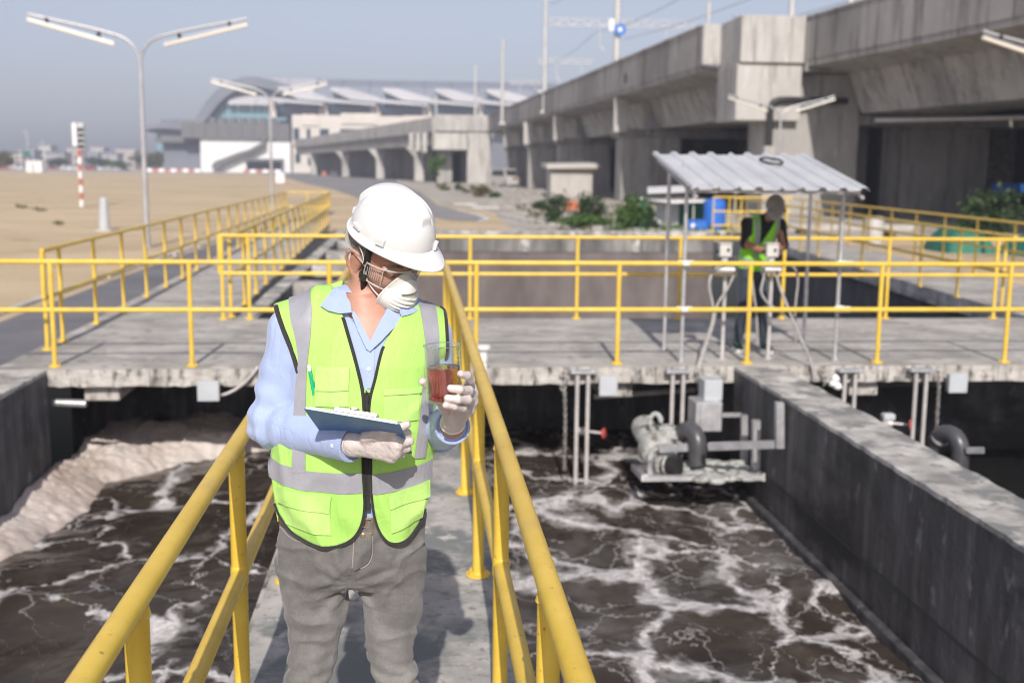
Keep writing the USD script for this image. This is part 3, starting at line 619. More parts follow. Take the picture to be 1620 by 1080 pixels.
for lab, up, w0 in (("dark grey plastic pipe elbow turning down in front of the pump", [(2.571, 10.750, -0.763), (2.569, 10.650, -0.629), (2.592, 10.500, -0.512), (2.644, 10.360, -0.479), (2.674, 10.300, -0.539), (2.679, 10.280, -0.645), (2.685, 10.280, -0.806)], .085),
                    ("dark grey plastic pipe elbow in the right tank behind the wall", [(4.488, 9.200, -0.415), (4.479, 9.150, -0.302), (4.492, 9.050, -0.211), (4.533, 8.950, -0.210), (4.557, 8.900, -0.274), (4.570, 8.900, -0.373), (4.581, 8.900, -0.526)], .075)):
    el = thing("pipe_elbow", lab, "pipe elbow", up[-1])
    part(el, "bend", elbow(up, w0), m_pvc, smooth=True)
    i = 2; d = np.array(up[3]) - np.array(up[1])
    part(el, "clamp_band", lathe([(w0 + .006, -.012), (w0 + .006, .012)], 20, (np.array(up[1]) * .5 + np.array(up[2]) * .5), np.array(up[2]) - np.array(up[1])), m_grey_pipe)
dp = thing("discharge_pipe", "short black pipe slanting down from the pump flange with a pale band", "pipe", tuple(c1))
d2 = np.array((2.475, 10.150, -0.769)) - c1
part(dp, "pipe", tube([c1 - d2 * .1, c1 + d2 * .4, c1 + d2 * .95], .088, 18), m_black, smooth=40)
part(dp, "clamp_band", lathe([(.094, -.012), (.094, .012)], 20, c1 + d2 * .12, d2), m_grey_pipe)
fr = thing("pump_frame", "pale grey steel frame hanging from the tank wall and carrying the pump", "frame", (3.0, 10.2, -1.1))
def beam(a, b, w=.035, h=.035, mat=None):
    a, b = np.array(a, float), np.array(b, float); d = (b - a) / np.linalg.norm(b - a); s = np.cross(d, [0, 0, 1.0])
    if np.linalg.norm(s) < .1: s = np.array([1.0, 0, 0])
    s /= np.linalg.norm(s); u = np.cross(s, d)
    return hull([p + s * i * w + u * j * h for p in (a, b) for i in (-1, 1) for j in (-1, 1)])
part(fr, "arm", beam((3.225, 9.500, -0.397), (2.698, 9.950, -0.526), .028, .034), m_galv)
part(fr, "arm", beam((2.530, 10.080, -0.563), (2.294, 10.200, -0.602), .028, .034), m_galv)
part(fr, "upright", beam((3.203, 9.480, -0.426), (3.183, 9.480, -0.016), .034, .034), m_galv)
part(fr, "upright", beam((3.203, 10.500, -0.897), (3.180, 10.500, -0.354), .03, .03), m_galv)
part(fr, "upright", beam((3.195, 10.100, -0.900), (3.175, 10.100, -0.314), .034, .034), m_galv)
part(fr, "lower_beam", beam((2.136, 10.100, -0.861), (3.212, 9.950, -0.821), .03, .024), m_galv)
part(fr, "lower_beam", beam((2.193, 10.900, -0.966), (3.284, 10.750, -0.927), .034, .032), m_galv)
part(fr, "cross_beam", beam((2.136, 10.100, -0.861), (2.193, 10.900, -0.966), .03, .03), m_galv)
part(fr, "saddle", hull([np.array((2.358, 10.400, -0.878)) + [dx, dy, dz] for dx in (-.14, .14) for dy in (-.03, .03) for dz in (-.06, .1)]), m_galv)
part(fr, "cross_beam", beam((3.271, 10.750, -0.940), (3.210, 9.980, -0.830), .04, .04), m_pump)
rub = []
for k in range(70):
    t_, u_ = rng.random(), rng.random()
    p_ = np.array((2.575, 10.300, -0.860)) * (1 - t_) + np.array((3.130, 10.200, -0.828)) * t_ + [0, (u_ - .5) * .7, .0]
    q_ = trimesh.creation.icosphere(subdivisions=1, radius=.03 + .035 * rng.random()); q_.apply_scale([1.4, 1, .6]); q_.apply_translation(p_ + [0, 0, .02 * rng.random()]); rub.append(q_)
solo("sludge_lumps", cat(rub), m_pump, "pale crusted lumps of dried sludge on the frame below the elbow", "sludge", kind="stuff", smooth=True)
solo("steel_angle", beam((4.575, 8.800, -0.293), (4.664, 8.700, -0.268), .02, .024), m_galv, "end of a steel angle poking out behind the right elbow", "steel bar")
solo("small_lamp", bb(*(lambda q: (q[0] - .06, q[0] + .06, q[1] - .05, q[1] + .05, q[2] - .03, q[2] + .04))(np.array((4.583, 10.400, -0.369))), .015), m_box, "small grey fitting above the valve in the right tank", "fitting")
solo("white_rag", cat([lathe([(.02, -.03), (.05, -.01), (.04, .02), (.01, .05)], 9, np.array((4.207, 10.900, -0.131)) + [dx, 0, dz]) for dx, dz in ((0, 0), (.05, -.03), (.02, .05))]), m_white, "crumpled white rag stuck behind the wall top beside the conduit", "rag", smooth=True)

# ------------------------------------------------------------------ street lamps
m_lampgrey = M("lamp_grey", g3(.42), .45, .4, noise=(3, [(.3, (.38, .38, .39)), (.7, (.48, .48, .50))], 3))
m_tubeglass = M("tube_diffuser", (.74, .70, .60), .35)
def street_lamp(name, label, x, y, top, span, cut=None, group="twin-arm street lamps"):
    t = thing(name, label, "street lamp", (x, y, GZ), group)
    part(t, "pole", tube([(x, y, GZ + (top - GZ) * k / 8) for k in range(9)], np.linspace(.085, .055, 9), 12), m_lampgrey, smooth=40)
    part(t, "base", lathe([(.16, GZ), (.16, GZ + .03), (.1, GZ + .05), (.1, GZ + .35)], 14, (x, y, 0)), m_lampgrey, smooth=30)
    for s in (-1, 1):
        P = [(x, y, top - .05), (x + s * .03, y, top + .15), (x + s * .14, y, top + .42), (x + s * .38, y, top + .66), (x + s * .75, y, top + .80), (x + s * 1.7, y, top + 1.02), (x + s * span, y, top + 1.27)]
        q = part(t, "arm", tube(spline(P, 26), .042, 8), m_lampgrey, smooth=40)
        a, b = np.array([x + s * .68, y - .03, top + .50]), np.array([x + s * (span + .02), y - .03, top + 1.10])
        d = (b - a) / np.linalg.norm(b - a)
        part(q, "lamp_body", hull([p + np.array(o) for p in (a, b) for o in ((0, -.06, .05), (0, .06, .05), (0, -.045, .085), (0, .045, .085))]), m_lampgrey)
        part(q, "tube_light", tube([a + [0, 0, .01], a * .5 + b * .5 + [0, 0, .01], b + [0, 0, .01]], .05, 10), m_tubeglass, smooth=40)
        for f in (.18, .78):
            c = a + (b - a) * f
            part(q, "clamp", bb(c[0] - .04, c[0] + .04, y - .07, y + .07, c[2] + .07, c[2] + .22, .01), m_black)
street_lamp("street_lamp", "twin-arm street lamp at the left with both tube lights against the sky", -7.584, 33.0, 4.75, 2.95)
street_lamp("street_lamp", "twin-arm street lamp standing before the arched station roof", -7.497, 61.0, 5.12, 2.95)
street_lamp("street_lamp", "twin-arm street lamp rising behind the metal shed in front of the viaduct pier", 17.544, 54.0, 4.3, 2.6)
street_lamp("street_lamp", "street lamp at the right edge whose left arm alone shows", 16.45, 27.0, 4.1, 2.78)

# ------------------------------------------------------------------ field things at the left
t = thing("striped_pole", "red and white banded pole with a signal box on top, in the sand field", "pole", (-18.3, 64.6, GZ))
zb = np.linspace(GZ, 2.75, 9)
for i in range(8):
    part(t, "band", lathe([(.11, zb[i]), (.11, zb[i + 1])], 12, (-18.3, 64.6, 0)), m_white if i % 2 == 0 else m_redfade, smooth=40)
part(t, "signal_housing", bb(-18.33, -17.98, 64.5, 64.75, 2.75, 4.2, .02), m_box)
part(t, "louvre", cat([bb(-18.31, -18.0, 64.44, 64.5, 2.85 + .3 * k, 3.02 + .3 * k, .01) for k in range(4)]), m_black)
part(t, "white_panel", bb(-18.62, -18.4, 64.55, 64.62, 2.95, 4.2, .01), m_white)
part(t, "panel_arm", bb(-18.45, -18.3, 64.58, 64.64, 3.5, 3.58), m_box)
t = thing("concrete_bollard", "tapered pale grey concrete bollard in the sand before the left railing", "bollard", (-10.95, 41.3, GZ))
part(t, "shaft", lathe([(.19, GZ), (.185, GZ + .12), (.14, .72), (.11, .80), (.0, .83)], 16, (-10.95, 41.3, 0)), m_box, smooth=35)
part(t, "foot", bb(-11.2, -10.7, 41.05, 41.55, GZ - .02, GZ + .06, .02), m_kerb)
t = thing("white_kiosk", "small white cabin at the far left edge of the sand field", "cabin", (-98, 306, GZ))
part(t, "cabin_wall", bb(-100, -96, 305, 308, GZ, 2.5, .05), m_white)
part(t, "cabin_roof", bb(-100.2, -95.8, 304.8, 308.2, 2.5, 2.75, .05), m_white)
part(t, "door", bb(-98.6, -97.8, 304.93, 304.99, GZ, 1.9), m_box)

# ------------------------------------------------------------------ the viaduct
def run(a, b, poly, gap=.0):
    """profile polygon in (offset to the right, z) swept along the ground line a-b"""
    a, b = np.array(a, float), np.array(b, float); d = b - a; L = np.linalg.norm(d); d /= L; n = np.array([d[1], -d[0]])
    m = prism(poly, gap, L - gap, "y"); v = np.array(m.vertices)
    w = np.c_[a + v[:, :1] * n + v[:, 1:2] * d, v[:, 2]]
    return trimesh.Trimesh(w, m.faces, process=False)
def lerp(a, b, t): return tuple(np.array(a) * (1 - t) + np.array(b) * t)
vtones = [m_via, m_via, m_via_d, m_via]
def viaduct(label, A, B, pieces, zt=9.72, width=11.0, girder=True, bottom=5.0):
    t = thing("viaduct", label, "viaduct", (*A, GZ), "spans of the concrete railway viaduct")
    for k in range(pieces):
        a, b = lerp(A, B, k / pieces), lerp(A, B, (k + 1) / pieces)
        part(t, "parapet_panel", run(a, b, [(0, 7.60), (.28, 7.60), (.24, zt), (.02, zt)], .022), vtones[(k * 7 + k // 3) % 4])
        q = part(t, "coping", run(a, b, [(-.04, zt), (.30, zt), (.30, zt + .09), (-.04, zt + .09)], .006), m_via_b)
        part(t, "overhang", run(a, b, [(.05, 7.30), (2.5, 7.02), (2.5, 7.597), (.05, 7.597)], .004), m_via)
        if girder: part(t, "girder_segment", run(a, b, [(2.51, 7.02), (3.35, bottom), (width - 3, bottom), (width - 2.2, 7.02)], .015), vtones[(k * 5 + 1) % 4])
    part(t, "deck", run(A, B, [(2.51, 7.03), (width, 7.03), (width, 7.6), (2.51, 7.6)], .01), m_via)
    return t
N0, N1 = (24.7, 12.0), (19.92, 58.0)
F0, F1 = (15.62, 62.3), (10.9, 173.5)
v1 = viaduct("nearest viaduct span with a high grey parapet, crossing the top right corner", N0, N1, 16)
v2 = viaduct("long viaduct span receding from the big pier towards the station", F0, F1, 30)
part(v2, "drain_mark", bb(F0[0] - .9, F0[0] - .8, 80, 80.4, 8.0, 8.6), m_black)
for k in range(3):
    pass
t = thing("viaduct_bent", "big sunlit pier head with stepped concrete blocks above the metal shed", "pier", (19, 59, GZ))
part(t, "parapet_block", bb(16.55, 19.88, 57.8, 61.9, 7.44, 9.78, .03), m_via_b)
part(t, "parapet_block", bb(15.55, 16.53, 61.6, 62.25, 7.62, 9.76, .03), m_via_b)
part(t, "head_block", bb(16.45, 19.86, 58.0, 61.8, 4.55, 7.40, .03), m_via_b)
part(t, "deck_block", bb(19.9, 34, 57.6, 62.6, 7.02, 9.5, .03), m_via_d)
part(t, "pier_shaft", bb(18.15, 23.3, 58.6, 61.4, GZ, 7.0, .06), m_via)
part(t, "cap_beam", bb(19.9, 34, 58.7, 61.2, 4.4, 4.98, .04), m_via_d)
q = part(t, "drain_pipe", tube([(18.22, 57.8, 3.2), (18.22, 57.8, 4.2), (18.22, 57.8, 5.1), (18.27, 57.8, 5.32), (18.42, 57.8, 5.5), (18.62, 57.8, 5.58), (19.2, 57.8, 5.6), (20.4, 58.0, 5.6), (22.4, 58.2, 5.62)], .17, 10), m_black, smooth=40)
part(t, "pipe_casing", bb(17.95, 18.5, 57.6, 58.1, GZ, 3.25, .03), m_via_b)
for (x, y, w, lab) in ((15.35, 84.5, 4.6, "nearest slender pier below the long viaduct span, left of the shed roof"), (14.2, 112, 5.2, "second pier below the long viaduct span, behind the white hut"), (13.1, 131, 5.6, "third pier below the long viaduct span, beside the parked van"), (12.4, 152, 5, "pier in the dark behind the parked van")):
    t = thing("viaduct_pier", lab, "pier", (x, y, GZ), "piers below the long span")
    part(t, "shaft", bb(x, x + w, y, y + 2.2, GZ, 4.7, .06), m_via)
    part(t, "cap_beam", bb(x - .3, x + 10, y - .15, y + 2.3, 4.35, 4.99, .04), m_via_d)
    part(t, "corbel", bb(x - .65, x + .35, y - .5, y - .2, 4.7, 7.2, .03), m_via_b)
    part(t, "corbel", bb(x + 1.6, x + 2.1, y - .5, y - .2, 5.1, 6.9, .03), m_via)
for (x0, x1, y, lab) in ((26.3, 31.2, 60.0, "broad grey pier face in the shade at the right, behind the green bushes"), (24.1, 25.6, 63.0, "narrow dark pier in the shade right of the big pier"), (33.5, 36, 66, "dark pier at the right edge of the photo")):
    t = thing("viaduct_pier", lab, "pier", (x0, y, GZ), "piers in the shade at the right")
    part(t, "shaft", bb(x0, x1, y, y + 2.4, GZ, 5.2, .05), m_via_d)  # darker copy puts the deck's shade into the pier colour
    part(t, "pilaster", bb(x0 - .55, x0 - .06, y + .2, y + 1.4, GZ, 5.1, .03), m_via_d)
solo("viaduct_pipe", tube([(23.5, 57, 4.6), (27, 52, 4.55), (31, 46, 4.5), (34, 41, 4.45)], .13, 10), m_galv, "long grey service pipe slung below the nearest viaduct span", "pipe", smooth=40)
# the rest of the structure, shade painted in near black, with added walls
t = thing("viaduct", "second viaduct deck painted dark for shade, with added walls, behind the nearest span", "viaduct", (40, 50, GZ))
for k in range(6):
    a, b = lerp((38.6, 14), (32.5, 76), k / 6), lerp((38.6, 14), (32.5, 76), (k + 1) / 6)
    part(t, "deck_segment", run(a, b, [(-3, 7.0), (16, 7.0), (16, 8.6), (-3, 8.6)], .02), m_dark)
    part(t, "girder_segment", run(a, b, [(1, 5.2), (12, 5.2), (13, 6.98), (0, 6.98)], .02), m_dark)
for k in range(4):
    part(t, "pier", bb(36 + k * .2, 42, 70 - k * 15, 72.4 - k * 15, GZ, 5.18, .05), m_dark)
part(t, "wall", bb(27, 58, 78, 78.6, GZ, 6.9, .03), m_dark)  # added wall, closes the view under the deck with painted darkness
for k in range(9):  # dark deck and piers added behind the long span for shade
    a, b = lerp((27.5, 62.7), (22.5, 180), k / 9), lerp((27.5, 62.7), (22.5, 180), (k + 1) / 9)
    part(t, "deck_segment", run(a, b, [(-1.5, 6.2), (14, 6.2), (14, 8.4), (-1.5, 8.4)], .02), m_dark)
    part(t, "wall", run(a, b, [(9, GZ), (9.5, GZ), (9.5, 6.19), (9, 6.19)], .02), m_dark)  # added wall, keeps the gaps between the piers dark
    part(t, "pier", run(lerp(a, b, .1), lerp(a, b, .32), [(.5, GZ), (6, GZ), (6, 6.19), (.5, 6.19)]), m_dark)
t = thing("portal_pier", "sunlit portal pier carrying the widened viaduct beside the station", "pier", (7, 173, GZ))
part(t, "column", bb(7.9, 11.5, 171.5, 174.5, GZ, 7.3, .08), m_via_b)
part(t, "column", bb(3.4, 5.8, 176, 179, GZ, 4.8, .08), m_via)
part(t, "portal_beam", bb(2.7, 7.88, 171.6, 174.6, 4.6, 7.3, .08), m_via_b)
part(t, "parapet_block", bb(3.0, 11.0, 171.2, 173.4, 7.35, 9.75, .06), m_via_b)
for k in range(3): part(t, "corbel", bb(1.2 - k * 1.0, 1.9 - k * 1.0, 172 + k, 174 + k, 4.2 + .2 * k, 7.1, .06), m_via_b)
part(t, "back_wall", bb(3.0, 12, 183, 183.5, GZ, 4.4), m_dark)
t = thing("approach_viaduct", "far viaduct arm curving left to the station on flared piers", "viaduct", (-15, 260, GZ))
pts = [(2.8, 176), (-4, 206), (-12, 240), (-22, 285), (-35, 340)]
for k, (a, b) in enumerate(zip(pts[:-1], pts[1:])):
    for j in range(4):
        a2, b2 = lerp(a, b, j / 4), lerp(a, b, (j + 1) / 4)
        part(t, "parapet_panel", run(a2, b2, [(0, 7.4), (.4, 7.4), (.4, 9.6), (0, 9.6)], .02), m_via_b)
    part(t, "deck", run(a, b, [(.5, 5.4), (9, 5.4), (10, 7.6), (.41, 7.6)], .0), m_via)
    for j in (.5,):
        c = np.array(lerp(a, b, j))
        part(t, "pier", cat(bb(c[0] + .6, c[0] + 2.2, c[1], c[1] + 1.8, GZ, 3.6, .1), hull([(c[0] + .6, c[1], 3.6), (c[0] + 2.2, c[1], 3.6), (c[0] + .6, c[1] + 1.8, 3.6), (c[0] + 2.2, c[1] + 1.8, 3.6), (c[0] - .9, c[1], 5.38), (c[0] + 2.6, c[1], 5.38), (c[0] - .9, c[1] + 1.8, 5.38), (c[0] + 2.6, c[1] + 1.8, 5.38)])), m_via_b)
    part(t, "wall", run(lerp(a, b, .02), lerp(a, b, .98), [(6, GZ), (6.4, GZ), (6.4, 5.3), (6, 5.3)]), m_via_d)

# catenary masts, gantries and wires on the viaduct
m_mast = M("mast_steel", g3(.50), .6, .2, noise=(1, [(.3, (.44, .44, .43)), (.7, (.56, .555, .54))], 3))
def mast(x, y, z0, z1, lab, r=.22):
    t = thing("catenary_mast", lab, "mast", (x, y, z0), "catenary masts on the viaduct")
    part(t, "pole", tube([(x, y, z0 + (z1 - z0) * k / 5) for k in range(6)], np.linspace(r, r * .8, 6), 10), m_mast, smooth=40)
    part(t, "insulator", cat([lathe([(.1, -.1), (.22, 0), (.1, .1)], 10, (x, y, z1 - 3.2 - .35 * k)) for k in range(3)]), m_box)
    part(t, "foot", bb(x - .4, x + .4, y - .4, y + .4, z0 - .05, z0 + .25), m_mast)
mast(13.345, 118, 7.65, 20.5, "tall pale mast at the left end of the nearest overhead gantry")
mast(17.581, 100, 7.65, 19.5, "thick pale mast carrying the round blue sign", .32)
mast(11.451, 150, 7.65, 18.4, "slim mast left of the nearest gantry against the sky")
mast(10.042, 190, 7.65, 18.6, "slim mast above the portal pier")
mast(4.547, 240, 7.65, 16.8, "thin distant mast in front of the folded station roof")
mast(18.444, 72, 7.65, 12.4, "short mast above the stepped pier head", .16)
mast(21.142, 64, 7.65, 12.6, "mast rising at the top edge above the big pier head", .2)
mast(22.228, 58, 7.65, 12.2, "mast stub at the top edge above the near parapet", .2)
def gantry(x0, x1, y, z, lab, h=.75):
    t = thing("overhead_gantry", lab, "gantry", ((x0 + x1) / 2, y, z), "overhead gantries across the tracks")
    part(t, "top_chord", bb(x0, x1, y - .12, y + .12, z + h / 2 - .1, z + h / 2), m_lampgrey)
    part(t, "bottom_chord", bb(x0, x1, y - .12, y + .12, z - h / 2, z - h / 2 + .1), m_lampgrey)
    n = int((x1 - x0) / .8); xs = np.linspace(x0, x1, n + 1)
    part(t, "lattice", cat([beam((xs[i], y, z - h / 2 + .1 if i % 2 else z + h / 2 - .1), (xs[i + 1], y, z + h / 2 - .1 if i % 2 else z - h / 2 + .1), .06, .06) for i in range(n)]), m_lampgrey)
    for f in (.35, .8):
        x = x0 + (x1 - x0) * f
        part(t, "drop_tube", tube([(x, y, z - h / 2), (x, y, z - 2.2), (x + .5, y, z - 2.9)], .07, 8), m_mast)
        part(t, "insulator", cat([lathe([(.08, -.08), (.2, 0), (.08, .08)], 8, (x + .15 + .12 * k, y, z - 2.4 - .17 * k)) for k in range(3)]), m_white)
gantry(13.683, 28.890, 118, 16.75, "nearest overhead lattice gantry with the round blue sign before it", .8)
gantry(17.569, 25.605, 165, 17.2, "second overhead gantry, smaller, below the nearest one")
gantry(17.607, 23.656, 215, 17.8, "most distant overhead gantry just above the long parapet")
m_blue = M("blue_sign", (.03, .16, .50), .4)
t = thing("blue_sign", "round blue sign with a pale centre fixed to the thick mast", "sign", (17.753, 99.500, 13.929))
c = np.array((17.753, 99.500, 13.929))
part(t, "disc", lathe([(.52, -.05), (.52, .05)], 24, c, (0, -1, 0)), m_blue)
part(t, "centre_mark", lathe([(.2, .052), (.2, .07)], 16, c, (0, -1, 0)), m_white)
part(t, "bracket", bb(c[0] - .95, c[0] - .5, 99.6, 99.8, c[2] - .1, c[2] + .9), m_white)
def wire(P, lab, r=.035, n=24):
    solo("overhead_wire", tube(spline(P, n), r, 5, caps=False), m_lampgrey, lab, "wire", smooth=True)
def sag(a, b, s): a, b = np.array(a, float), np.array(b, float); return [a, a * .5 + b * .5 - [0, 0, s], b]
wire(sag((18.5, 118, 15.8), (20.4, 66, 15.2), .9), "overhead wire rising from the nearest gantry to the upper right")
wire(sag((21.5, 118, 15.2), (27.0, 50, 15.0), .8), "overhead wire running from the gantry over the pier head")
wire(sag((18.2, 165, 16.2), (18.5, 118, 15.8), .5), "overhead wire between the two left gantries")
wire(sag((24.5, 118, 14.4), (30.0, 48, 13.2), .8), "lower overhead wire above the stepped pier head")
wire(sag((13.9, 118, 18.5), (19.0, 60, 17.8), .6), "thin feeder wire from the tall pale mast to the top edge")
wire(sag((20, 72, 11.6), (24.5, 64, 11.4), 1.4), "slack wire looping between the masts on the pier head", .05)

# ------------------------------------------------------------------ under and beside the viaduct
def tree_leaves(n, c, rad, size, seed, flatten=.8):
    r = np.random.default_rng(seed)
    k = max(3, n // 45); cl = r.normal(size=(k, 3)); cl /= np.linalg.norm(cl, axis=1, keepdims=True); cl *= (r.random((k, 1)) ** .45) * .82
    p = cl[r.integers(0, k, n)] + r.normal(size=(n, 3)) * .20
    p = p * np.asarray(rad) + np.asarray(c)
    a = r.normal(size=(n, 3)); a /= np.linalg.norm(a, axis=1, keepdims=True)
    b = np.cross(a, r.normal(size=(n, 3))); b /= np.maximum(np.linalg.norm(b, axis=1, keepdims=True), 1e-6)
    s = size * (.6 + .8 * r.random((n, 1)))
    V = np.stack([p - a * s, p - b * s * .45, p + a * s, p + b * s * .45], 1).reshape(-1, 3)
    i = np.arange(n)[:, None] * 4
    return trimesh.Trimesh(V, np.vstack([i + [0, 1, 2], i + [0, 2, 3]]), process=False)
def leaf_mat(name, c1, c2):
    return usdkit.material(stage, f"/World/Looks/{name}", {"g": ("geometry", {}), "r": ("rgb_ramp", {"ramp": [(0, c1), (1, c2)]}), "d": ("principled_bsdf", {"roughness": .6}), "t": ("translucent_bsdf", {}), "m": ("mix_closure", {"fac": .3})},
                           [("g.random_per_island", "r.fac"), ("r.color", "d.base_color"), ("r.color", "t.color"), ("d.BSDF", "m.closure1"), ("t.BSDF", "m.closure2")], surface="m.closure")
m_leaf = leaf_mat("leaves", (.07, .14, .03), (.17, .27, .06))
m_leaf_d = leaf_mat("dark_leaves", (.035, .07, .025), (.10, .145, .055))
m_leaf_dry = leaf_mat("dry_leaves", (.13, .12, .05), (.25, .21, .10))
m_bark = M("bark", (.14, .10, .07), .9)
def bush(name, lab, x, y, rad, n, size, mat, cat_="bush", z=GZ, trunk=None, group=None, seed=1):
    t = thing(name, lab, cat_, (x, y, z), group)
    h = trunk or 0
    stems = [tube(spline([(x, y, z - .05), (x + dx * .3, y + dy * .3, z + h + rad[2] * .4), (x + dx, y + dy, z + h + rad[2] * 1.1)], 8), np.linspace(.06, .02, 8) * max(.5, rad[2] * .5), 6) for dx, dy in np.random.default_rng(seed).normal(size=(4, 2)) * rad[0] * .35]
    part(t, "trunk" if trunk else "stem", cat(stems), m_bark)
    part(t, "crown" if trunk else "foliage", tree_leaves(n, (x, y, z + h + rad[2] * .9), rad, size, seed), mat)
bush("shrub", "dark green shrub left of the orange sheet below the hut", 5.878, 47, (.65, .6, .7), 700, .09, m_leaf_d, seed=2)
bush("shrub", "bushy dark shrub right of the orange sheet", 7.180, 46, (.7, .6, .75), 800, .09, m_leaf_d, seed=3)
bush("shrub", "bright green leafy shrub beside the shed's left post", 8.306, 43, (.85, .7, .8), 1300, .09, m_leaf, seed=4)
bush("shrub", "thin dark shrub between the bright shrub and the white shelter", 8.938, 42.5, (.35, .4, .65), 400, .08, m_leaf_d, seed=5)
bush("shrub", "low green shrub in front of the dark shrubs", 6.655, 44.5, (1.2, .6, .3), 900, .08, m_leaf, seed=6)
bush("shrub", "small shrub on the rubble before the portal pier", 5.560, 92, (.9, .7, .7), 350, .16, m_leaf_dry, seed=7)
bush("shrub", "dark green shrub at the right edge below the blue band", 21.4, 40.5, (1.1, 1.0, .95), 1300, .13, m_leaf_d, seed=8)
bush("shrub", "fresh green shrub before the shaded pier at the right", 23.046, 45, (.9, .8, .8), 700, .11, m_leaf, seed=9)
bush("sapling", "lone sapling on the pale verge beside the far road", 2.925, 150, (1.6, 1.4, 1.5), 500, .25, m_leaf, "tree", trunk=1.6, seed=10)
for i, (u, y, s) in enumerate(((727, 120, .8), (705, 118, .7), (785, 88, .8), (745, 105, 1.0), (850, 66, .6), (700, 130, .6))):
    bush("weed_clump", ["grey-green weed clump", "small olive weed clump", "dry weed clump below the van", "straggly weed clump before the portal column", "dry weed clump near the yard kerb", "tiny weed clump by the road bend"][i] + ["", " beside the sapling", "", "", "", ""][i] + " on the rubble verge", (u - 657) / 1788 * y, y, (s, s, s * .45), 140, .16, m_leaf_dry if i % 2 else m_leaf_d, "weeds", seed=20 + i)
for i, (u, v_, lab) in enumerate(((62, 327, "small sparse weed tuft in the sand left of the striped pole's foot"), (88, 331, "flat olive weed tuft in the sand beside the striped pole"), (118, 352, "dry weed tuft in the sand before the striped pole"))):
    y = (1.985 - GZ) * 1788 / (v_ - 259.5); x = (u - 657) / 1788 * y
    bush("weed_clump", lab, x, y, (.4, .35, .10), 30, .10, m_leaf_dry, "weeds", seed=60 + i)
r_ = np.random.default_rng(5); P = []
for k in range(260):
    y = r_.uniform(40, 75); x = 4.5 + (y - 42) * .06 + r_.random() * (5 + (y - 40) * .1)
    P.append(tree_leaves(6, (x, y, GZ + .06), (.3, .3, .12), .10, 100 + k))
solo("dry_grass", cat(P), m_leaf_dry, "dry yellowish grass on the rubble verge left of the hut", "grass", kind="stuff")
P = []
for k in range(150):
    y = r_.uniform(40, 47); x = 7.2 + r_.random() * 5.4
    P.append(tree_leaves(8, (x, y, GZ + .08), (.28, .28, .14), .08, 400 + k))
solo("green_grass", cat(P), m_leaf, "fresh green grass in front of the shrubs behind the far tank", "grass", kind="stuff")
P = []
for k in range(170):
    y = r_.uniform(60, 168); x = 1.5 + (y * .045) + r_.random() * y * .055
    q = trimesh.creation.icosphere(subdivisions=1, radius=.14 + .34 * r_.random() ** 2); v_ = np.array(q.vertices); v_ *= 1 + .35 * (meshkit.noise(v_ * 5 + k) - .5)[:, None]; q.vertices = v_ * [1.3, 1, .55]; q.apply_translation((x, y, GZ)); P.append(q)
m_rub = M("rubble_stone", g3(.3), .95, noise=(.8, [(.3, (.20, .185, .165)), (.7, (.36, .335, .305))], 6))
solo("rubble", cat(P), m_rub, "pale rubble strewn along the verge below the viaduct", "rubble", kind="stuff")
m_hutw = M("hut_sheet", g3(.4), .7, noise=(1.2, [(.3, (.40, .375, .345)), (.7, (.50, .475, .45))], 5), stretch=(3, 3, .4))
h = thing("guard_hut", "small white corrugated hut with a flat overhanging roof below the viaduct", "hut", (13, 94, GZ))
for k in range(14):
    part(h, "wall_sheet", bb(11.3 + k * .245, 11.3 + k * .245 + .215, 94, 94.06, GZ + .1, 2.0, .02), m_hutw)
part(h, "hut_body", bb(11.28, 14.75, 94.065, 97, GZ, 2.0), m_hutw)
part(h, "roof", hull([(10.85, 93.4, 1.98), (15.3, 93.4, 2.06), (10.85, 97.5, 2.1), (15.3, 97.5, 2.2), (10.85, 93.4, 2.32), (15.2, 93.4, 2.45), (10.85, 97.5, 2.45), (15.2, 97.5, 2.6)]), m_hutw)
part(h, "eave_beam", bb(11.0, 15.2, 93.6, 93.75, 1.84, 1.97), m_bark)
m_orange = M("orange_sheet", (.62, .20, .10), .7)
solo("orange_sheet", hull([(6.450, 48.500, 0.219), (6.485, 48.400, 0.600), (6.949, 48.400, 0.631), (7.135, 48.500, 0.278), (6.504, 48.900, 0.205), (7.193, 48.900, 0.264), (6.636, 48.900, 0.532), (6.995, 48.900, 0.535)]), m_orange, "orange plastic sheet standing among the shrubs below the hut", "sheet")
m_net = M("green_net", (.02, .20, .14), .7, noise=(1.2, [(.3, (.010, .09, .065)), (.7, (.02, .18, .125))], 4))
m_blu = M("blue_plastic", (.03, .15, .55), .4)
def drape(x0, x1, y, h, depth, seed, z=GZ):
    f = lambda X, Y: h * np.clip(1 - ((X - (x0 + x1) / 2) / ((x1 - x0) / 2)) ** 4, 0, 1) * np.clip(1 - ((Y - y) / depth) ** 4, 0, 1) * (.55 + .8 * meshkit.fbm(np.stack([X * 1.7, Y * 1.7, 0 * X], -1), 4, seed))
    return sheet(x0, x1, y - depth, y + depth, z - .02, 40, 30, f)
solo("green_tarp", drape(8.7, 9.35, 44.5, 1.0, .4, 3), m_net, "green netting bundled between the shrubs behind the far tank", "netting", smooth=True)
solo("green_tarp", drape(15.6, 17.3, 33.0, .75, 1.0, 4), m_net, "heap of green tarpaulin behind the right railings", "tarpaulin", smooth=True)
solo("green_tarp", drape(17.2, 19.8, 31.5, .6, 1.1, 5), m_net, "longer heap of green tarpaulin at the right edge of the photo", "tarpaulin", smooth=True)
b = thing("blue_tank", "tall blue plastic tank under the pale shelter behind the far tank", "tank", (11.95, 44.6, GZ))
